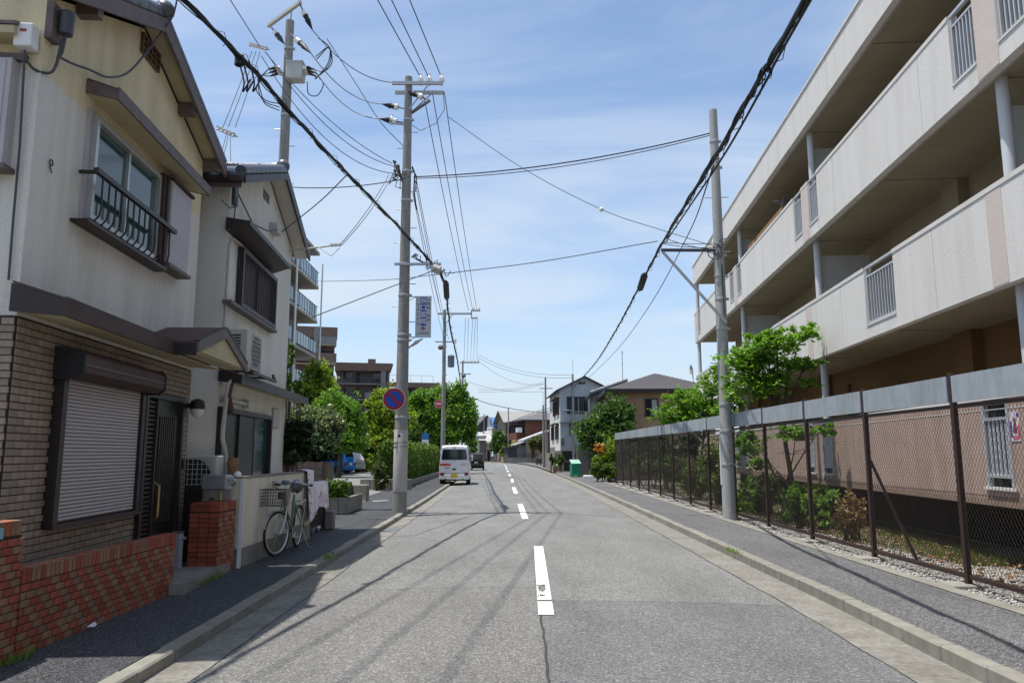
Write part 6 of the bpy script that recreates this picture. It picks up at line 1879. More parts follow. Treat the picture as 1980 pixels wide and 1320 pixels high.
pk = mat('text_pink', (.62, .25, .24), .5, 0)
MB().box(.28, .60, -.004, .006, 1.00, 1.018).box(.33, .60, -.004, .006, .945, .955).build('lettering', pk, van)
MB().box(-.46, -.22, -.004, .006, .80, .82).build('lettering', M['fascia'], van)
for s in (-1, 1):
    MB().add([(s * .672, -.001, .52), (s * .680, -.001, .52), (s * .700, .012, 1.10), (s * .692, .012, 1.10)], [(0, 1, 2, 3)]).add([(s * .655, .022, 1.12), (s * .663, .022, 1.12), (s * .585, .03, 1.74), (s * .577, .03, 1.74)], [(0, 1, 2, 3)]).build('door_gap', M['fascia'], van)
    MB().box(min(s * .36, s * .47), max(s * .36, s * .47), -.056, -.048, .285, .315).build('reflector', lens_r, van)
MB().box(-.55, .55, -.052, -.03, .455, .462).build('bumper_gap', M['fascia'], van)
MB().tube([(.45, .25, .24), (.45, -.04, .23)], .022, 8).build('exhaust', M['fascia'], van)
wp = MB(); wp.tube([(0, -.02, 1.12), (.015, -.03, 1.20), (-.10, -.022, 1.24)], .010, 5); wp.build('rear_wiper', M['black'], van)
for s in (-1, 1):
    MB().prism([(.35, 1.14), (1.35, 1.14), (1.35, 1.64), (.40, 1.64)], 'x', s * .722 - .012, s * .722 + .0).build('side_window', carglass, van)
    MB().prism([(1.42, 1.14), (2.35, 1.14), (2.25, 1.64), (1.42, 1.64)], 'x', s * .722 - .012, s * .722 + .0).build('side_window', carglass, van)
    MB().box(min(s * .74, s * .84), max(s * .74, s * .84), 2.30, 2.36, 1.12, 1.40).build('mirror', M['white'], van, bevel=.02)
MB().box(.715, .745, .9, 2.3, .72, .75).build('side_moulding', M['black'], van)
wheels(van, (.62, 2.45), .64, .265)
MB().box(-.64, .64, .1, 3.1, .20, .32).build('underbody', M['black'], van)
# --- black hatchback beyond the van
def hatch(label, loc, rz, paint, L=3.5, W=1.48, H_=1.55, roofm=None, lamp='high', name='parked_car', rake=.25):
    t = thing(name, label, 'car', loc, rz, 'parked cars')
    h = W / 2
    def st(y, zr, wr, zb=.88): return (y, (h * .94, h, h * .96, wr), (.30, zb - .2, zb, zr))
    rf = h * .78
    body_loft([(.0, (h * .86, h * .94, h * .90, h * .80), (.36, .62, .80, .90)), (.06, (h * .93, h * .99, h * .95, h * .84), (.28, .66, .88, 1.0)), (.10 + rake, (h * .95, h, h * .965, rf), (.26, .68, .9, H_ - .09)), (.5 + rake, (h * .95, h, h * .965, rf), (.26, .68, .9, H_ - .02)), (L * .45, (h * .95, h, h * .965, rf), (.26, .68, .9, H_ - .02)), (L * .60, (h * .95, h, h * .965, rf * .96), (.26, .68, .9, H_ - .10)), (L * .74, (h * .95, h, h * .96, h * .82), (.26, .68, .88, 1.0)), (L * .93, (h * .90, h * .95, h * .90, h * .75), (.26, .60, .78, .84)), (L, (h * .74, h * .8, h * .76, h * .62), (.32, .52, .64, .68))], t, paint)
    if roofm is not None:
        MB().prism([(-rf * .98, H_ - .03), (rf * .98, H_ - .03), (rf * .8, H_ + .022), (-rf * .8, H_ + .022)], 'y', .2 + rake, L * .58).build('roof', roofm, t, bevel=.01)
    y0, y1 = .075, .06 + rake
    MB().add([(-h * .80, y0 - .012, 1.0), (h * .80, y0 - .012, 1.0), (rf * .92, y1 - .0, H_ - .15), (-rf * .92, y1 - .0, H_ - .15), (-h * .80, y0 + .03, .99), (h * .80, y0 + .03, .99), (rf * .92, y1 + .05, H_ - .16), (-rf * .92, y1 + .05, H_ - .16)],
             [(0, 1, 2, 3), (7, 6, 5, 4), (0, 4, 5, 1), (1, 5, 6, 2), (2, 6, 7, 3), (3, 7, 4, 0)]).build('rear_window', carglass, t)
    for s in (-1, 1):
        for (ya, yb) in ((.32 + rake * .8, L * .34), (L * .365, L * .57)):
            w0, w1 = h * .962, rf
            vs = []
            for y_, z_, k in ((ya, .93, 0), (yb, .93, 0), (yb - .02, H_ - .13, 1), (ya + .10, H_ - .13, 1)):
                f_ = (z_ - .9) / (H_ - .05 - .9); x = w0 + (w1 - w0) * f_ + .008; vs.append((s * x, y_, z_))
            vs += [(p[0] - s * .03, p[1], p[2]) for p in vs[:4]]
            MB().add(vs, [(0, 1, 2, 3), (7, 6, 5, 4), (0, 4, 5, 1), (1, 5, 6, 2), (2, 6, 7, 3), (3, 7, 4, 0)]).build('side_window', carglass, t)
        z0, z1 = (.72, .98) if lamp == 'high' else (.55, .78)
        lt = MB().box(min(s * h * .74, s * h * .99), max(s * h * .74, s * h * .99), -.01, .12, z0, z1).build('tail_light', lens_r, t, bevel=.02)
        MB().box(min(s * h * .80, s * h * .93), max(s * h * .80, s * h * .93), -.018, -.008, z0 + .06, z0 + .14).build('indicator_lens', lens_o, lt)
        MB().box(min(s * h * 1.0, s * h * 1.13), max(s * h * 1.0, s * h * 1.13), L * .60, L * .64, .92, 1.06).build('mirror', paint, t, bevel=.02)
        MB().box(min(s * h, s * (h + .012)), max(s * h, s * (h + .012)), L * .40, L * .46, .80, .825).build('door_handle', paint, t)
    MB().box(-h * .92, h * .92, -.05, .08, .28, .52).build('bumper', paint, t, bevel=.03)
    MB().box(-.165, .165, -.02, .01, .62, .78).build('number_plate', M['white'] if lamp != 'high' else mat('plate_pale', (.5, .5, .45), .5, 0), t)
    wheels(t, (L * .19, L * .82), h * .9, .29, spokes=6)
    MB().box(-h * .85, h * .85, .15, L - .2, .17, .30).build('underbody', M['black'], t)
    return t
blk = mat('paint_black', (.006, .007, .009), .30, 0, spec=.25, coat=.12)
blu = mat('paint_blue', (.015, .17, .50), .25, .03, 4, spec=.5, coat=.6)
slv = mat('paint_pearl', (.60, .61, .63), .28, .02, 4, spec=.5, coat=.6)
hatch('black hatchback parked on the left kerb beyond the white van', (-3.26, 69.5, .03), R(2), blk, 3.4, 1.475, 1.53, None, 'high')
hatch('blue two-tone boxy car with a white roof in the parking lot', (-11.6, 55.0, .1), R(72), blu, 3.4, 1.475, 1.66, mat('roof_white', (.72, .74, .76), .3, 0), 'low', rake=.12)
hatch('white hatchback parked beside the blue car in the parking lot', (-11.6, 58.2, .1), R(66), slv, 3.9, 1.68, 1.52, None, 'high', rake=.30)

# ================================================================ street things on the right
bn = thing('garbage_box', 'green slope-topped mesh garbage collection box on the right pavement', 'garbage box', (at(1112, 876, 47.5).x, 47.5, .105), R(6))
gn = mat('bin_green', (.012, .21, .11), .5, .08, 6)
MB().prism([(-.35, .06), (.35, .06), (.35, 1.02), (-.35, .80)], 'x', -.28, .28).build('body', gn, bn, bevel=.02)
MB().prism([(-.38, .80), (.36, 1.03), (.36, 1.06), (-.38, .83)], 'x', -.30, .30).build('lid', mat('bin_lid', (.30, .50, .40), .4, .1), bn)
bmm = MB().box(-.012, .012, -.362, -.35, .10, .78).mesh('slat', gn)
for i in range(7): inst(bmm, 'slat', bn, (-.24 + .08 * i, 0, 0))
MB().box(-.17, .17, -.366, -.353, .10, .20).build('label_panel', mat('bin_light', (.05, .42, .16), .5, 0), bn)
for sx in (-.22, .22):
    for sy in (-.28, .28): MB().box(sx - .03, sx + .03, sy - .03, sy + .03, 0, .06).build('foot', M['black'], bn)
tag(MB().box(at(1128, 876, 45.5).x, at(1147, 876, 45.5).x, 45.3, 45.9, .1, .26).build('concrete_block', M['white'], bevel=.03), 'low white block lying before the grey retaining wall', 'block')
# ================================================================ far houses
def gable_roof(parent, m, x0, x1, y0, y1, ze, zr, axis, t=.14, over=.45, name='roof'):
    """ridge along axis"""
    b_ = MB()
    if axis == 'y':
        xm = (x0 + x1) / 2
        for s, xa in ((-1, x0 - over), (1, x1 + over)):
            zz_ = ze - (zr - ze) * over / ((x1 - x0) / 2)
            b_.prism([(xa, zz_), (xm, zr), (xm, zr + t), (xa, zz_ + t)], 'y', y0 - over, y1 + over)
    else:
        ym = (y0 + y1) / 2
        for ya in (y0 - over, y1 + over):
            zz_ = ze - (zr - ze) * over / ((y1 - y0) / 2)
            b_.prism([(ya, zz_), (ym, zr), (ym, zr + t), (ya, zz_ + t)], 'x', x0 - over, x1 + over)
    return b_.build(name, m, parent)
def ribs(parent, m, x0, x1, y0, y1, ze, zr, over=.45, n=14):
    """tile courses on a roof whose ridge runs along x (near slope faces the camera)"""
    ym = (y0 + y1) / 2; s = (zr - ze) / (ym - y0)
    me = MB().box(x0 - over, x1 + over, -.04, .04, 0, .035).mesh('tile_course', m)
    for i in range(n):
        y = y0 - over + (ym - y0 + over) * (i + .5) / n
        inst(me, 'tile_course', parent, (0, y, ze + s * (y - y0) + .135), (1, 1, 1), (math.atan(s), 0, 0))
def gable_wall(parent, m, x0, x1, y0, y1, z0, ze, zr, axis):
    if axis == 'y': return MB().prism([(x0, z0), (x1, z0), (x1, ze), ((x0 + x1) / 2, zr - .02), (x0, ze)], 'y', y0, y1).build('wall', m, parent)
    return MB().prism([(y0, z0), (y1, z0), (y1, ze), ((y0 + y1) / 2, zr - .02), (y0, ze)], 'x', x0, x1).build('wall', m, parent)
fw_ = mat('far_window_frame', (.045, .04, .04), .5, 0)
G = M['glass']
# white gabled house with garage plinth, shade painted into its camera-facing wall
ha = thing('gabled_house', 'white two-storey house with a wide gable behind the right far pole', 'house', (3.95, 62, 0), R(2.5))
gable_wall(ha, M['h_white_shaded'], 0, 4.0, 0, 9, 1.75, 6.75, 7.75, 'y')
MB().box(-.012, -.001, -.0, 9, 1.75, 6.7).build('lit_side_face', M['h_white'], ha)  # sunlit street side: sheet in the lighter, unshaded white
MB().box(-.02, .9, -.012, -.001, 1.75, 1.76).build('base_line', M['h_grey'], ha)
gable_roof(ha, M['h_dark'], 0, 4.0, 0, 9, 6.75, 7.75, 'y', .10, .38)
MB().box(1.55, 2.1, -.03, 0, 7.18, 7.36).build('gable_vent', fw_, ha)
vb = MB().box(0, .02, -.012, 0, 0, 5.0).mesh('cladding_rib', M['h_white_shaded'])
for i in range(22): inst(vb, 'cladding_rib', ha, (.09 + .18 * i, 0, 1.78))
window(ha, 0, .55, 1.45, 4.75, 6.05, fw_, mat('shutter_navy', (.02, .025, .04), .5, .1), 1, .06, .08, 'y', -1)
window(ha, 0, 1.55, 2.95, 4.75, 6.05, fw_, [G, M['curtain']], 2, .06, .08, 'y', -1)
MB().box(.5, 3.0, -.12, 0, 6.07, 6.14).build('window_hood', M['brown_d'], ha)
window(ha, 0, .72, 1.12, 3.0, 3.95, fw_, mat('bath_glass', (.20, .22, .24), .3, .1), 1, .05, .06, 'y', -1)
MB().box(-.1, 1.4, -.35, 0, 4.0, 4.1).build('small_hood', mat('hood_blue', (.20, .24, .29), .5, .05), ha)
bl_ = sub('balcony', ha)
MB().box(1.1, 4.0, -.9, -.0, 4.05, 4.15).build('balcony_floor', M['h_grey'], bl_)
bb_ = MB().box(-.012, .012, -.9, -.88, 4.15, 4.85).mesh('balcony_bar', M['alu'])
for i in range(24): inst(bb_, 'balcony_bar', bl_, (1.12 + .124 * i, 0, 0))
MB().box(1.1, 4.0, -.91, -.87, 4.85, 4.9).build('balcony_rail', M['alu'], bl_)
lg = MB()
for x, w in ((1.9, .25), (2.25, .3), (2.7, .22)): lg.box(x, x + w, -.86, -.84, 4.2, 4.85)
lg.build('laundry', M['white'], bl_)
for (y0_, y1_, z0_, z1_) in ((.6, 2.6, 4.75, 6.0), (3.4, 5.2, 4.75, 6.0), (1.2, 3.4, 2.7, 3.9), (5, 7, 2.7, 3.9)):
    window(ha, -.012, y0_, y1_, z0_, z1_, fw_, G, 2, .06, .10, 'x', -1)
    MB().box(-.40, -.012, y0_ - .15, y1_ + .15, z1_ + .08, z1_ + .14).build('window_hood', fw_, ha)
gp_ = MB()
gp_.box(-.45, -.41, .3, 4.6, 2.0, 2.06)
for i in range(14): gp_.box(-.45, -.42, .35 + .3 * i, .38 + .3 * i, 1.62, 2.0)
gp_.build('terrace_rail', M['alu'], ha)
MB().box(.02, .25, -.28, 0, 2.2, 2.75).build('gas_heater', M['fascia'], ha)
MB().box(.02, 4, -.02, 8, .0, 1.74).build('garage_plinth', M['wall_block'], ha)
MB().box(-.5, .018, .1, 8, .0, 1.58).build('terrace_plinth', M['wall_block'], ha)
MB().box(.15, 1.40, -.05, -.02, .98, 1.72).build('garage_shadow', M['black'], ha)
gd = MB().box(.30, 1.35, -.07, -.03, .02, .88).build('gate_panel', M['brown_d'], ha)
MB().box(.05, 1.50, -.16, -.03, .89, .96).box(.05, .22, -.14, -.03, 0, .89).build('gate_surround', M['kerb'], ha)
# retaining wall and tan hip-roof house
rw = thing('retaining_wall', 'plain grey block retaining wall under the rounded evergreen', 'wall', (at(1114, 876, 48.6).x, 48.6, .1), R(2))
blk_ = MB().box(.004, .396, 0, .15, .004, .196).mesh('block', mat('block_grey', (.215, .205, .195), .9, .1, 8, rnd=.06, stain=.15), bevel=.006)
for r in range(9):
    for i in range(6): inst(blk_, 'block', rw, (.4 * i - (.2 if r % 2 else 0) + .2, 0, .2 * r))
MB().box(.15, 2.5, .15, 1.0, 0, 1.78).build('fill', M['earth'], rw)
MB().box(.0, 2.6, -.02, .17, 1.80, 1.86).build('coping', M['kerb'], rw)
hb_ = thing('hip_roof_house', 'tan two-storey house with a dark hip roof beyond the fence', 'house', (6.45, 48.2, 0), R(-2))
MB().box(0, 6.4, 0, 7, 0, 5.55).build('wall', M['h_tan'], hb_)
b_ = MB(); o_ = .5
zc_, ze_ = 6.95, 5.55
v_r = [(-o_, -o_, ze_), (6.4 + o_, -o_, ze_), (6.4 + o_, 7 + o_, ze_), (-o_, 7 + o_, ze_), (3.2, 3.2, zc_), (3.2, 3.8, zc_)]
b_.add(v_r, [(0, 1, 4), (1, 2, 5, 4), (2, 3, 5), (3, 0, 4, 5), (3, 2, 1, 0)])
rfo = b_.build('roof', M['roofgrey'], hb_)
me_ = MB().box(-.5, .5, -.02, .02, 0, .02).mesh('shingle_course', M['roofgrey'])
for i in range(15):
    t = (i + .5) / 16
    inst(me_, 'shingle_course', rfo, (3.2, -o_ + (3.2 + o_) * t, ze_ + (zc_ - ze_) * t + .008), ((7.4 * (1 - t)), 1, 1), (math.atan2(zc_ - ze_, 3.2 + o_), 0, 0))
MB().box(-o_ - .03, 6.4 + o_ + .03, -o_ - .06, -o_, ze_ - .22, ze_ + .02).box(-o_ - .06, -o_, -o_ - .06, 7 + o_, ze_ - .22, ze_ + .02).build('eave_gutter', M['brown_d'], hb_)
MB().box(-o_, 6.4 + o_, -o_, -.01, ze_ - .06, ze_ - .03).build('eave_soffit', M['fascia'], hb_)
window(hb_, 0, 2.0, 2.85, 3.85, 5.0, fw_, [mat('far_pane_dark', (.02, .025, .035), .1, 0), M['curtain']], 2, .07, .08, 'y', -1)
for z in (3.95, 4.55): MB().box(0, 6.4, -.004, 0, z, z + .015).build('siding_joint', M['fascia'], hb_)
MB().box(.22, .30, -.08, 0, 1, 5.4).build('downpipe', M['brown_d'], hb_)
for (y0_, y1_) in ((1, 2.6), (4, 5.6)): window(hb_, 0, y0_, y1_, 3.7, 4.9, fw_, G, 2, .07, .08, 'x', -1)
ds = thing('satellite_dish', 'pale satellite dish standing on the roof of the tan house', 'satellite dish', at(1336, 727, 50), 0)
MB().lathe([(.01, .12), (.20, .07), (.34, 0), (.35, .0), (.21, .10), (.01, .15)], (0, 0, .42), 18, 'x').build('dish', mat('dish_grey', (.36, .31, .29), .5, .05), ds, True)
MB().tube([(.12, 0, .40), (.14, 0, -.25)], .03, 6).build('mast', M['fascia'], ds)
an = thing('aerial_mast', 'thin tall aerial mast rising between the white and tan houses', 'aerial', at(1204, 731, 54), 0)
MB().tube([(0, 0, -1), (0, 0, 2.0)], .022, 6).build('mast', M['fascia'], an)
MB().bar((-.12, 0, 1.85), (.12, 0, 1.85), .02, .02).bar((-.1, 0, 1.0), (.1, 0, 1.0), .015, .015).build('element', M['fascia'], an)
hc_ = thing('tiled_eave_house', 'grey ribbed house with glinting roof tiles squeezed between the white and tan houses', 'house', (at(1151, 876, 55).x, 55, 0), R(-2))
MB().box(0, 2.2, 0, 5, 0, 5.75).build('wall', M['h_grey'], hc_)
MB().prism([(-.35, 5.75), (2.4, 6.7), (2.4, 6.82), (-.35, 5.88)], 'y', -.5, 5.5).build('roof', M['kawara'], hc_)
tmf = MB().lathe([(.08, -.18), (.09, .16)], (0, 0, 0), 8, 'x').mesh('roof_tile', mat('kawara_glint', (.30, .31, .33), .25, .1, 8, spec=.7, rnd=.2), True)
for i in range(8):
    for j in range(3): inst(tmf, 'roof_tile', hc_, (-.15 + .34 * i, -.42 + .3 * j, 5.98 + .117 * i), (1, 1, 1), (0, -.34, 0))
MB().box(-.4, -.3, -.5, 5, 5.62, 5.74).build('gutter', M['brown_d'], hc_)
vb2 = MB().box(0, .02, -.014, 0, 0, 5.6).mesh('cladding_rib', M['h_grey'])
for i in range(10): inst(vb2, 'cladding_rib', hc_, (.1 + .2 * i, 0, .1))
window(hc_, 0, 1.2, 1.9, 4.5, 5.3, fw_, G, 1, .05, .06, 'y', -1)
# brown brick house and neighbours down the street
def hip_roof(parent, m, x0, x1, y0, y1, ze, zc, o_=.5, courses=0):
    xm0, xm1 = x0 + (y1 - y0) / 2, x1 - (y1 - y0) / 2
    if xm0 > xm1: xm0 = xm1 = (x0 + x1) / 2
    ym = (y0 + y1) / 2
    b_ = MB().add([(x0 - o_, y0 - o_, ze), (x1 + o_, y0 - o_, ze), (x1 + o_, y1 + o_, ze), (x0 - o_, y1 + o_, ze), (xm0, ym, zc), (xm1, ym, zc)], [(0, 1, 5, 4), (1, 2, 5), (2, 3, 4, 5), (3, 0, 4), (3, 2, 1, 0)])
    return b_.build('roof', m, parent)
hd_ = thing('brick_house', 'brown brick-clad house with a grey hip roof in the distance right of the road', 'house', (at(1016, 876, 130).x, 130, 0), R(13))
hd_.scale = (1.41, 1.41, 1.3)
MB().box(0, 6.5, 0, 8, 0, 5.55).build('wall', M['h_brown'], hd_)
hip_roof(hd_, M['roofgrey'], 0, 6.5, 0, 8, 5.55, 7.0, .55)
MB().box(-.6, 7.1, -.62, -.55, 5.38, 5.58).build('eave_gutter', M['h_dark'], hd_)
MB().box(-.62, -.55, -.6, 8.6, 5.38, 5.58).build('eave_gutter', M['h_dark'], hd_)
MB().box(-.02, 0, .4, 8, 3.1, 5.3).build('street_face', M['h_dark'], hd_)
MB().box(-.9, -.02, .6, 6.5, 3.0, 3.9).build('balcony', M['h_brown'], hd_)
MB().box(-.95, -.35, .3, 1.1, 3.92, 4.55).build('air_conditioner', M['white'], hd_)
MB().box(-1.1, -.02, .2, 7, 5.0, 5.08).build('balcony_roof', M['h_dark'], hd_)
MB().box(-.9, -.02, .9, 3.5, .0, 2.98).build('porch_wall', mat('house_ochre', (.42, .25, .11), .8, .06, 5), hd_)
MB().box(-.93, -.90, 1.4, 2.1, 1.7, 2.7).build('porch_window', G, hd_)
he = thing('low_tiled_house', 'low house with pale sloping porch roofs before the brown brick house', 'house', (at(1018, 876, 122).x, 122, 0), R(8))
he.scale = (1.45, 1.45, 1.25)
MB().prism([(0, 0), (2.4, 0), (2.4, 3.9), (0, 2.9)], 'y', 0, 4).build('wall', M['h_beige'], he)
MB().prism([(-.35, 2.78), (2.5, 4.0), (2.5, 4.2), (-.35, 2.98)], 'y', -.5, 4.5).build('roof', M['roofwhite'], he)
MB().box(-1.0, 0, .6, 4, 0, 2.3).build('shed_wall', M['h_grey'], he)
MB().prism([(-1.2, 2.25), (.1, 2.7), (.1, 2.86), (-1.2, 2.41)], 'y', -.1, 4).build('shed_roof', M['roofwhite'], he)
MB().box(-2.0, -1.0, .6, 4, 0, 1.9).build('shed_wall', M['h_dark'], he)
MB().box(-2.2, -.9, .4, 4, 1.9, 2.05).build('shed_roof', M['h_dark'], he)
MB().box(.55, .9, -.03, 0, .4, 2.2).build('door', M['brown'], he)
for x in (.2, 1.2): MB().box(x, x + .18, -.1, 0, 0, 2.7).build('porch_post', M['h_tan'], he)
MB().box(-2.2, 1.6, -.9, -.75, 0, .7).build('front_wall', M['wall_block'], he)
gb2 = MB().box(0, .04, -.86, -.82, .7, 1.3).mesh('fence_bar', M['brown_d'])
for i in range(14): inst(gb2, 'fence_bar', he, (-1.2 + .18 * i, 0, 0))
shrub('creeper_bush', 'olive vine hanging over the porch of the low tiled house', 'bush', px_lobes([(1037, 855, 12, 12), (1048, 862, 8, 14), (1030, 858, 8, 8)], 118), 1900, .20, 'leaf_olive', 'far street plants', z0=.3)
hf = thing('gabled_house', 'beige gabled house with a dark bargeboard beside the brown brick house', 'house', (at(978, 876, 142).x, 142, 0), R(13))
hf.scale = (1.31, 1.31, 1.24)
gable_wall(hf, M['h_beige'], 0, 5, 0, 6, 0, 6.0, 7.5, 'x')
gable_roof(hf, M['roofpale'], 0, 5, 0, 6, 6.0, 7.6, 'x', .14, .5)
MB().prism([(-.5, 5.68), (3, 7.52), (6.5, 5.68), (6.5, 5.95), (3, 7.82), (-.5, 5.95)], 'x', -.56, -.50).build('bargeboard', M['h_dark'], hf)
window(hf, 0, 2, 4, 4.2, 5.4, fw_, G, 2, .06, .06, 'x', -1)
window(hf, 0, .5, 1.5, 4.2, 5.2, fw_, G, 2, .06, .06, 'y', -1)
hg = thing('gabled_house', 'small white house with a bright blue roof far down the street', 'house', (at(951, 876, 150).x, 150, 0), R(12))
hg.scale = (1.11, 1.11, 1.09)
MB().box(0, 2.4, 0, 5, 0, 6.2).build('wall', M['h_white'], hg)
MB().prism([(-.3, 6.2), (2.5, 6.2), (2.5, 8.0), (-.3, 8.0)], 'y', 2.4, 2.6).build('roof_gable', M['h_white'], hg)
MB().prism([(-.5, 6.1), (2.5, 8.0), (5.5, 6.1)], 'x', .2, 1.9).build('roof', M['roofblue'], hg)
window(hg, 0, .35, .85, 3.4, 5.2, fw_, G, 1, .06, .06, 'y', -1)
MB().box(-.8, 2.3, -.5, 0, 5.6, 5.75).build('canopy', M['roofwhite'], hg)
hh = thing('gabled_house', 'dark grey weathered gabled house closing the street behind the trees', 'house', (at(926, 876, 165).x, 165, 0), R(14))
hh.scale = (1.1, 1.1, 1.08)
gable_wall(hh, M['h_dark'], 0, 3.2, 0, 9, 0, 7.2, 8.9, 'y')
gable_roof(hh, M['roofgrey'], 0, 3.2, 0, 9, 7.2, 8.9, 'y', .15, .3)
window(hh, 0, .8, 1.8, 4.5, 5.6, fw_, G, 2, .06, .06, 'y', -1)
hi = thing('shed', 'low white-roofed shed by the distant left bend of the street', 'shed', (at(927, 876, 148).x, 148, 0), R(12))
hi.scale = (1.18, 1.18, 1.12)
MB().box(0, 1.0, 0, 4, 0, 3.4).build('wall', M['h_grey'], hi)
MB().prism([(-.6, 3.5), (1.0, 3.9), (1.2, 4.4), (-.4, 4.4)], 'y', -.1, 0).prism([(-.6, 3.5), (3.0, 5.0), (3.0, 5.12), (-.6, 3.62)], 'x', -.2, 1.0).build('roof', M['roofwhite'], hi)
hj = thing('shed', 'second white-roofed lean-to right of the low shed in the distance', 'shed', (at(940, 876, 150).x, 150, 0), R(12))
hj.scale = (1.17, 1.17, 1.12)
MB().box(0, 1.0, 0, 4, 0, 3.2).build('wall', M['h_white'], hj)
MB().prism([(-.8, 3.3), (2.4, 5.2), (2.4, 5.32), (-.8, 3.42)], 'x', -.15, 1.15).build('roof', M['roofwhite'], hj)
MB().box(.2, .7, -.03, 0, 0, 2.0).build('door', M['h_dark'], hj)
ww_ = thing('garden_wall', 'pale low wall bending along the far end of the street', 'wall', (at(914, 876, 146).x, 146, 0), R(20))
for i in range(3): MB().box(.9 * i, .9 * i + .89, 0, .2, 0, 1.7).build('panel', M['wall_block'], ww_)
tree('garden_tree', 'dark pruned evergreen standing before the blue roofed house', 'tree', gnd(966, 138), px_lobes([(968, 850, 15, 16), (958, 862, 10, 12), (976, 862, 9, 12)], 138), 3000, .25, 'leaf_mid', .12, 'far street trees', 'leaf_dark')
tree('garden_tree', 'small round yellow-green tree at the right kerb in the distance', 'tree', gnd(990, 129), px_lobes([(990, 862, 6, 6), (990, 871, 7, 7), (991, 878, 4, 4)], 129), 1500, .21, 'leaf_yellow', .06, 'far street trees')
tree('garden_tree', 'light bushy tree left of the thin distant pole by the kerb', 'tree', gnd(976, 134), px_lobes([(975, 871, 6, 12), (978, 880, 5, 8), (972, 862, 5, 5)], 134), 1300, .22, 'leaf_hedge', .06, 'far street trees')
shrub('creeper_bush', 'small dark rounded bush at the foot of the distant low wall', 'bush', px_lobes([(999, 884, 5, 5)], 127), 500, .17, 'leaf_mid', 'far street plants')
shrub('creeper_bush', 'two-tone bright bush at the left bend beyond the hedge', 'bush', px_lobes([(912, 855, 10, 8), (915, 868, 8, 6)], 105), 1300, .2, 'leaf_spring', 'far street plants')
shrub('creeper_bush', 'potted greenery by the steps of the white house', 'bush', px_lobes([(1072, 893, 6, 10), (1084, 890, 6, 12), (1066, 884, 4, 6)], 59.5), 1100, .08, 'leaf_hedge', 'far street plants')
fp = thing('flower_pot', 'terracotta pot with a white flowering plant on the far right pavement', 'flower pot', (at(1073, 876, 57).x, 57, .1), 0)
MB().lathe([(.12, 0), (.17, .28), (.19, .28), (.19, .33), (.15, .33)], (0, 0, 0), 14).build('pot', mat('terracotta', (.22, .09, .06), .8, .1), fp, True)
crown('plant', [(0 + fp.location.x, 57, .62, .22, .22, .22)], 160, .07, M['leaf_hedge'], fp, 61)
crown('flowers', [(fp.location.x, 57, .70, .2, .2, .18)], 90, .06, M['flower'], fp, 62)
mt = thing('motor_scooter', 'dark motor scooter parked by the low tiled house gate', 'scooter', (at(1042, 876, 96).x, 96, .1), R(20))
for y in (-.55, .55): MB().torus((0, y, .24), .20, .055, 'x', 18, 6).build('wheel', tyre_m, mt, True)
MB().tube([(0, -.60, .55), (0, -.3, .62), (0, .1, .40), (0, .30, .40), (0, .42, .75), (0, .38, .95)], [.10, .15, .12, .09, .08, .05], 10).build('body', blk, mt, True)
MB().tube([(-.28, .32, .98), (0, .40, .96), (.28, .32, .98)], .018, 6).build('handlebar', M['steel'], mt, True)
MB().box(-.13, .13, -.55, .0, .66, .76).build('seat', M['black'], mt, bevel=.03)
MB().lathe([(.02, -.03), (.08, 0), (.02, .02)], (0, .48, .82), 12, 'y').build('headlight', M['porcelain'], mt, True)

# ================================================================ apartment blocks behind the left trees
ba = thing('apartment_block', 'pale apartment block with glass balcony railings behind the second house', 'apartment building', (-16.0, 46, 0), R(1.6))
MB().box(-12, -1.6, 0, 16.8, 0, 18.6).build('wall', M['blockA'], ba)
glm = [MB().box(-.05, -.03, .03, .80, 0, .98).mesh('rail_panel', M[q]) for q in ('glassrail', 'glassrail_d')]
rpm = MB().box(-.065, -.015, -.022, .022, 0, 1.18).mesh('rail_post', M['h_dark'])
for k in range(7):
    z = .58 + 2.95 * k
    MB().box(-1.6, .0, .0, 17, z, z + .24).build('balcony_slab', M['blockA'], ba)
    if k < 6:
        rl_ = sub('balcony_rail', ba)
        MB().box(-.06, -.02, 0, 17, z + 1.40, z + 1.45).build('rail', M['h_dark'], rl_)
        MB().box(-.06, -.02, 0, 17, z + .34, z + .39).build('rail', M['h_dark'], rl_)
        for i in range(20):
            inst(glm[1 if i % 5 == 2 else 0], 'rail_panel', rl_, (0, .84 * i, z + .40))
            inst(rpm, 'rail_post', rl_, (0, .84 * i, z + .24))
        for i in range(5): MB().box(-1.62, -1.585, 1 + 3.3 * i, 3.2 + 3.3 * i, z + .28, z + 2.4).build('balcony_door', G, ba)
        MB().box(-1.6, -.1, 8.4, 8.5, z + .24, z + 2.95).build('flat_divider', M['apt_back'], ba)
MB().tube([(.06, 9.5, 0), (.06, 9.5, 18.0)], .09, 8).build('downpipe', M['white'], ba)
MB().tube([(.25, 17.1, 0), (.25, 17.1, 17.6)], .07, 8).build('downpipe', M['white'], ba)
bbk = thing('apartment_block', 'brown-tiled apartment block with open stair landings rising behind the pale balconies', 'apartment building', (at(640, 876, 108).x, 108, 0), R(15))
MB().box(-16, 0, 0, 12, 0, 19.2).build('wall', M['blockB'], bbk)
MB().box(-16, .3, -1.2, 12, 17.8, 19.4).build('roof_parapet', M['blockB'], bbk)
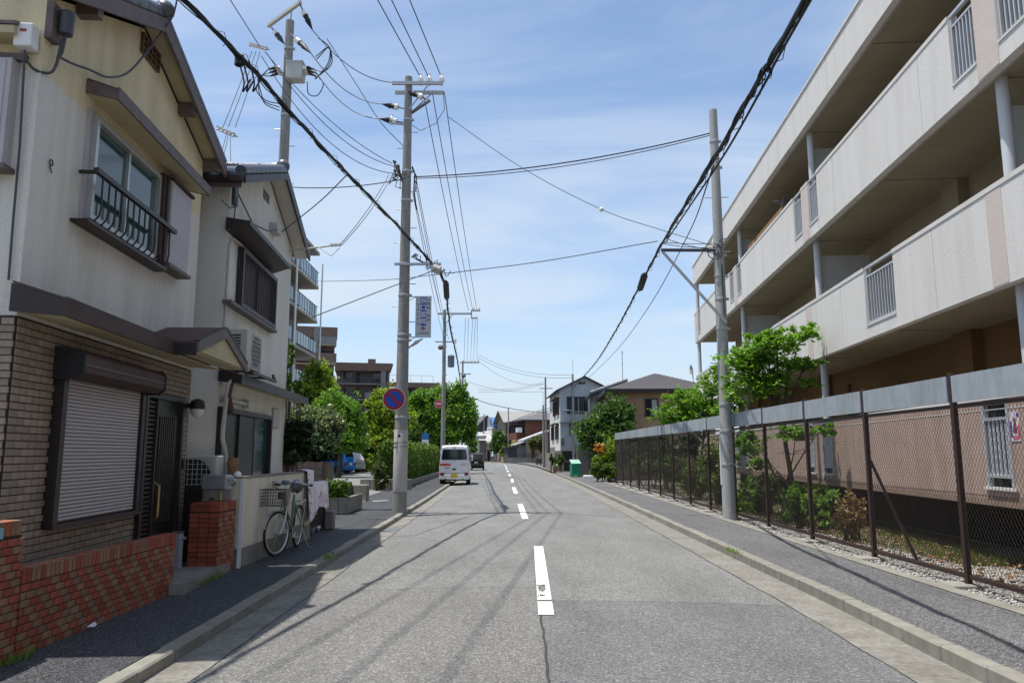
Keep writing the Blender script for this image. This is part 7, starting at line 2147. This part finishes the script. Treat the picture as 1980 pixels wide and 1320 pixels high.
for k in range(7):
    z = .4 + 2.75 * k
    MB().box(-16, .2, -1.5, 0, z - .2, z).build('landing_slab', M['apt_back'], bbk)
    MB().box(-2.2, .2, -1.5, -1.35, z, z + 1.05).build('landing_parapet', M['h_grey'], bbk)
    MB().box(-1.9, -.1, -.03, 0, z + .1, z + 2.0).build('opening', M['h_dark'], bbk)
    MB().box(-3.0, -2.3, -1.4, -.0, z, z + 2.5).build('pier', M['h_grey'], bbk)
    MB().box(-6.5, -4, -.03, 0, z + .6, z + 1.9).build('window', G, bbk)
MB().box(-16, .25, -1.55, -1.5, 14.4, 15.6).build('band', M['blockB'], bbk)
bcx = at(646, 876, 134).x
bc = thing('apartment_block', 'grey-brown apartment block with corridor galleries, doors and lamps in the left distance', 'apartment building', (bcx, 134, 0), R(11))
MB().box(0, 9.3, 0, 10, 0, 16.4).build('wall', M['blockC'], bc)
MB().box(9.3, 18, 0, 10, 0, 13.6).build('wall', M['blockC'], bc)
MB().box(-.3, 8.6, -2.0, 10, 16.0, 17.4).build('roof_parapet', M['blockB'], bc)
MB().prism([(8.6, 16.0), (9.8, 17.0), (9.8, 17.4), (8.6, 17.4)], 'y', -2, 10).build('roof_lip', M['blockB'], bc)
MB().box(5.4, 6.8, 2, 4, 17.4, 18.6).build('roof_hut', M['blockB'], bc)
MB().box(8.6, 18.3, -1.6, 10, 13.2, 14.1).build('roof_parapet', M['blockB'], bc)
rl2 = MB()
for x in (9, 11, 13, 15, 17): rl2.box(x - .03, x + .03, -1.5, -1.44, 14.1, 15.4)
rl2.box(9, 17, -1.5, -1.44, 15.34, 15.4)
rl2.build('roof_rail', M['alu'], bc)
for k in range(6):
    z = -.2 + 2.8 * k
    x1_ = 18 if k < 5 else 8.8
    MB().box(0, x1_, -1.8, 0, z - .22, z).build('gallery_slab', M['h_grey'], bc)
    rr = sub('gallery_rail', bc)
    br = MB().box(-.02, .02, -1.78, -1.74, z, z + 1.1).mesh('rail_bar', M['h_dark'])
    for i in range(int(x1_ / .5)): inst(br, 'rail_bar', rr, (.25 + .5 * i, 0, 0))
    MB().box(0, x1_, -1.79, -1.73, z + 1.1, z + 1.16).build('rail_top', M['h_dark'], rr)
    for x0_ in ([1.2, 6.4] + ([10.5, 14.5] if k < 5 else [])):
        MB().box(x0_, x0_ + 1.5, -.04, 0, z + .9, z + 2.1).build('window', G, bc)
        MB().box(x0_ + 2.1, x0_ + 2.9, -.04, 0, z, z + 2.0).build('door', M['h_dark'], bc)
        MB().box(x0_ + 1.75, x0_ + 1.95, -.12, 0, z + 2.0, z + 2.15).build('lamp', M['white'], bc)
    MB().box(7.7, 8.6, -1.9, 0, z, z + 2.58).build('pier', M['h_grey'], bc)
    if k < 5: MB().box(5.0, 6.0, -1.9, -1.8, z, z + 1.15).build('screen_panel', M['h_grey'], bc)
shrub('climbing_plant', 'leafy climber growing up beside the far corner of the second house', 'plant', px_lobes([(562, 686, 9, 20), (566, 752, 18, 14), (578, 745, 12, 10), (560, 720, 6, 20)], 17.5), 900, .06, 'leaf_hedge', None, coreleaf=None, z0=.1)
# small playground frame and a hut behind the trees
pgd = thing('playground_frame', 'yellow tubular playground frame behind the parking lot trees', 'playground frame', (at(727, 876, 70).x, 70, .1))
pf_ = MB()
for x in (-.7, 0, .7): pf_.tube([(x, 0, 0), (x, 0, 2.4)], .05, 6)
for z in (1.6, 2.0, 2.4): pf_.tube([(-.7, 0, z), (.7, 0, z)], .045, 6)
pf_.build('frame', mat('frame_yellow', (.45, .20, .03), .5, 0), pgd)

# ================================================================ distant cyclist
px_, py_ = at(952.5, 876, 128).x, 128.0
bk2 = bicycle('small distant bicycle under the rider in the white hat', (px_, py_, .02), R(186), 0, M['fascia'], 'bicycles', False)
pe = thing('person', 'distant cyclist in a white hat and pale blue top riding near the far right kerb', 'person', (px_, py_, .02), R(186))
def skin_body(name, pts, edges, radii, m, parent):
    me = bpy.data.meshes.new(name); me.from_pydata(pts, edges, []); me.materials.append(m)
    o = bpy.data.objects.new(name, me); COL.objects.link(o); o.parent = parent
    sk = o.modifiers.new('skin', 'SKIN'); sk.use_smooth_shade = True
    for v, r in zip(me.skin_vertices[0].data, radii): v.radius = (r, r)
    me.skin_vertices[0].data[0].use_root = True
    ss = o.modifiers.new('subdivision', 'SUBSURF'); ss.levels = 1; ss.render_levels = 1
    return o
P_ = [(0, .20, .98), (0, .12, 1.18), (0, .04, 1.38), (0, .0, 1.50), (0, -.03, 1.62),
      (.18, .05, 1.42), (.24, -.12, 1.20), (.24, -.30, 1.02), (-.18, .05, 1.42), (-.24, -.12, 1.20), (-.24, -.30, 1.02),
      (.10, .16, .94), (.12, -.16, .72), (.11, .0, .34), (.11, -.12, .28), (-.10, .16, .94), (-.12, -.10, .86), (-.11, .10, .46), (-.11, -.02, .40)]
E_ = [(0, 1), (1, 2), (2, 3), (3, 4), (2, 5), (5, 6), (6, 7), (2, 8), (8, 9), (9, 10), (0, 11), (11, 12), (12, 13), (13, 14), (0, 15), (15, 16), (16, 17), (17, 18)]
Rr = [.15, .14, .16, .055, .10, .065, .048, .038, .065, .048, .038, .095, .07, .05, .04, .095, .07, .05, .04]
skin_m = mat('skin', (.42, .26, .19), .6, .05)
skin_body('body', P_, E_, Rr, skin_m, pe)
MB().tube([(0, .21, .95), (0, .13, 1.16), (0, .05, 1.38), (0, .01, 1.47)], [.19, .18, .21, .08], 12).build('shirt', mat('shirt_blue', (.42, .52, .60), .8, .08), pe, True)
for s in (-1, 1):
    MB().tube([(s * .18, .05, 1.43), (s * .24, -.10, 1.23)], [.09, .075], 8).build('sleeve', mat('sleeve_blue', (.42, .52, .60), .8, .08), pe, True)
    q = ((.10, .18, .95), (.12, -.16, .73), (.11, -.02, .38)) if s > 0 else ((-.10, .18, .95), (-.12, -.10, .87), (-.11, .08, .50))
    MB().tube(q, [.115, .09, .065], 8).build('trouser_leg', mat('trousers', (.06, .07, .09), .8, .1), pe, True)
MB().lathe([(.20, 0), (.20, .015), (.125, .03), (.115, .12), (.06, .16), (.005, .165)], (0, -.03, 1.66), 16).build('hat', M['white'], pe, True)

# ================================================================ drain grate, litter and small kerb things
dg = bpy.data.objects.new('drain_grate', None); COL.objects.link(dg); dg['kind'] = 'structure'; dg.location = (lk(15.9) + .06, 15.75, rz_(lk(15.9) + .1, 15.75))
MB().box(-.02, .36, -.30, .30, -.02, .006).build('grate_bed', M['black'], dg)
gbm = MB().box(-.015, .355, 0, .022, .006, .014).mesh('grate_bar', M['steel'])
for i in range(13): inst(gbm, 'grate_bar', dg, (0, -.285 + .046 * i, 0))
tag(MB().quad((-3.56, 6.60, .112), (-3.50, 6.62, .112), (-3.51, 6.67, .125), (-3.54, 6.68, .14), (-3.57, 6.64, .115)).build('litter', M['white'], None), 'crumpled white scrap lying against the low brick wall', 'litter')
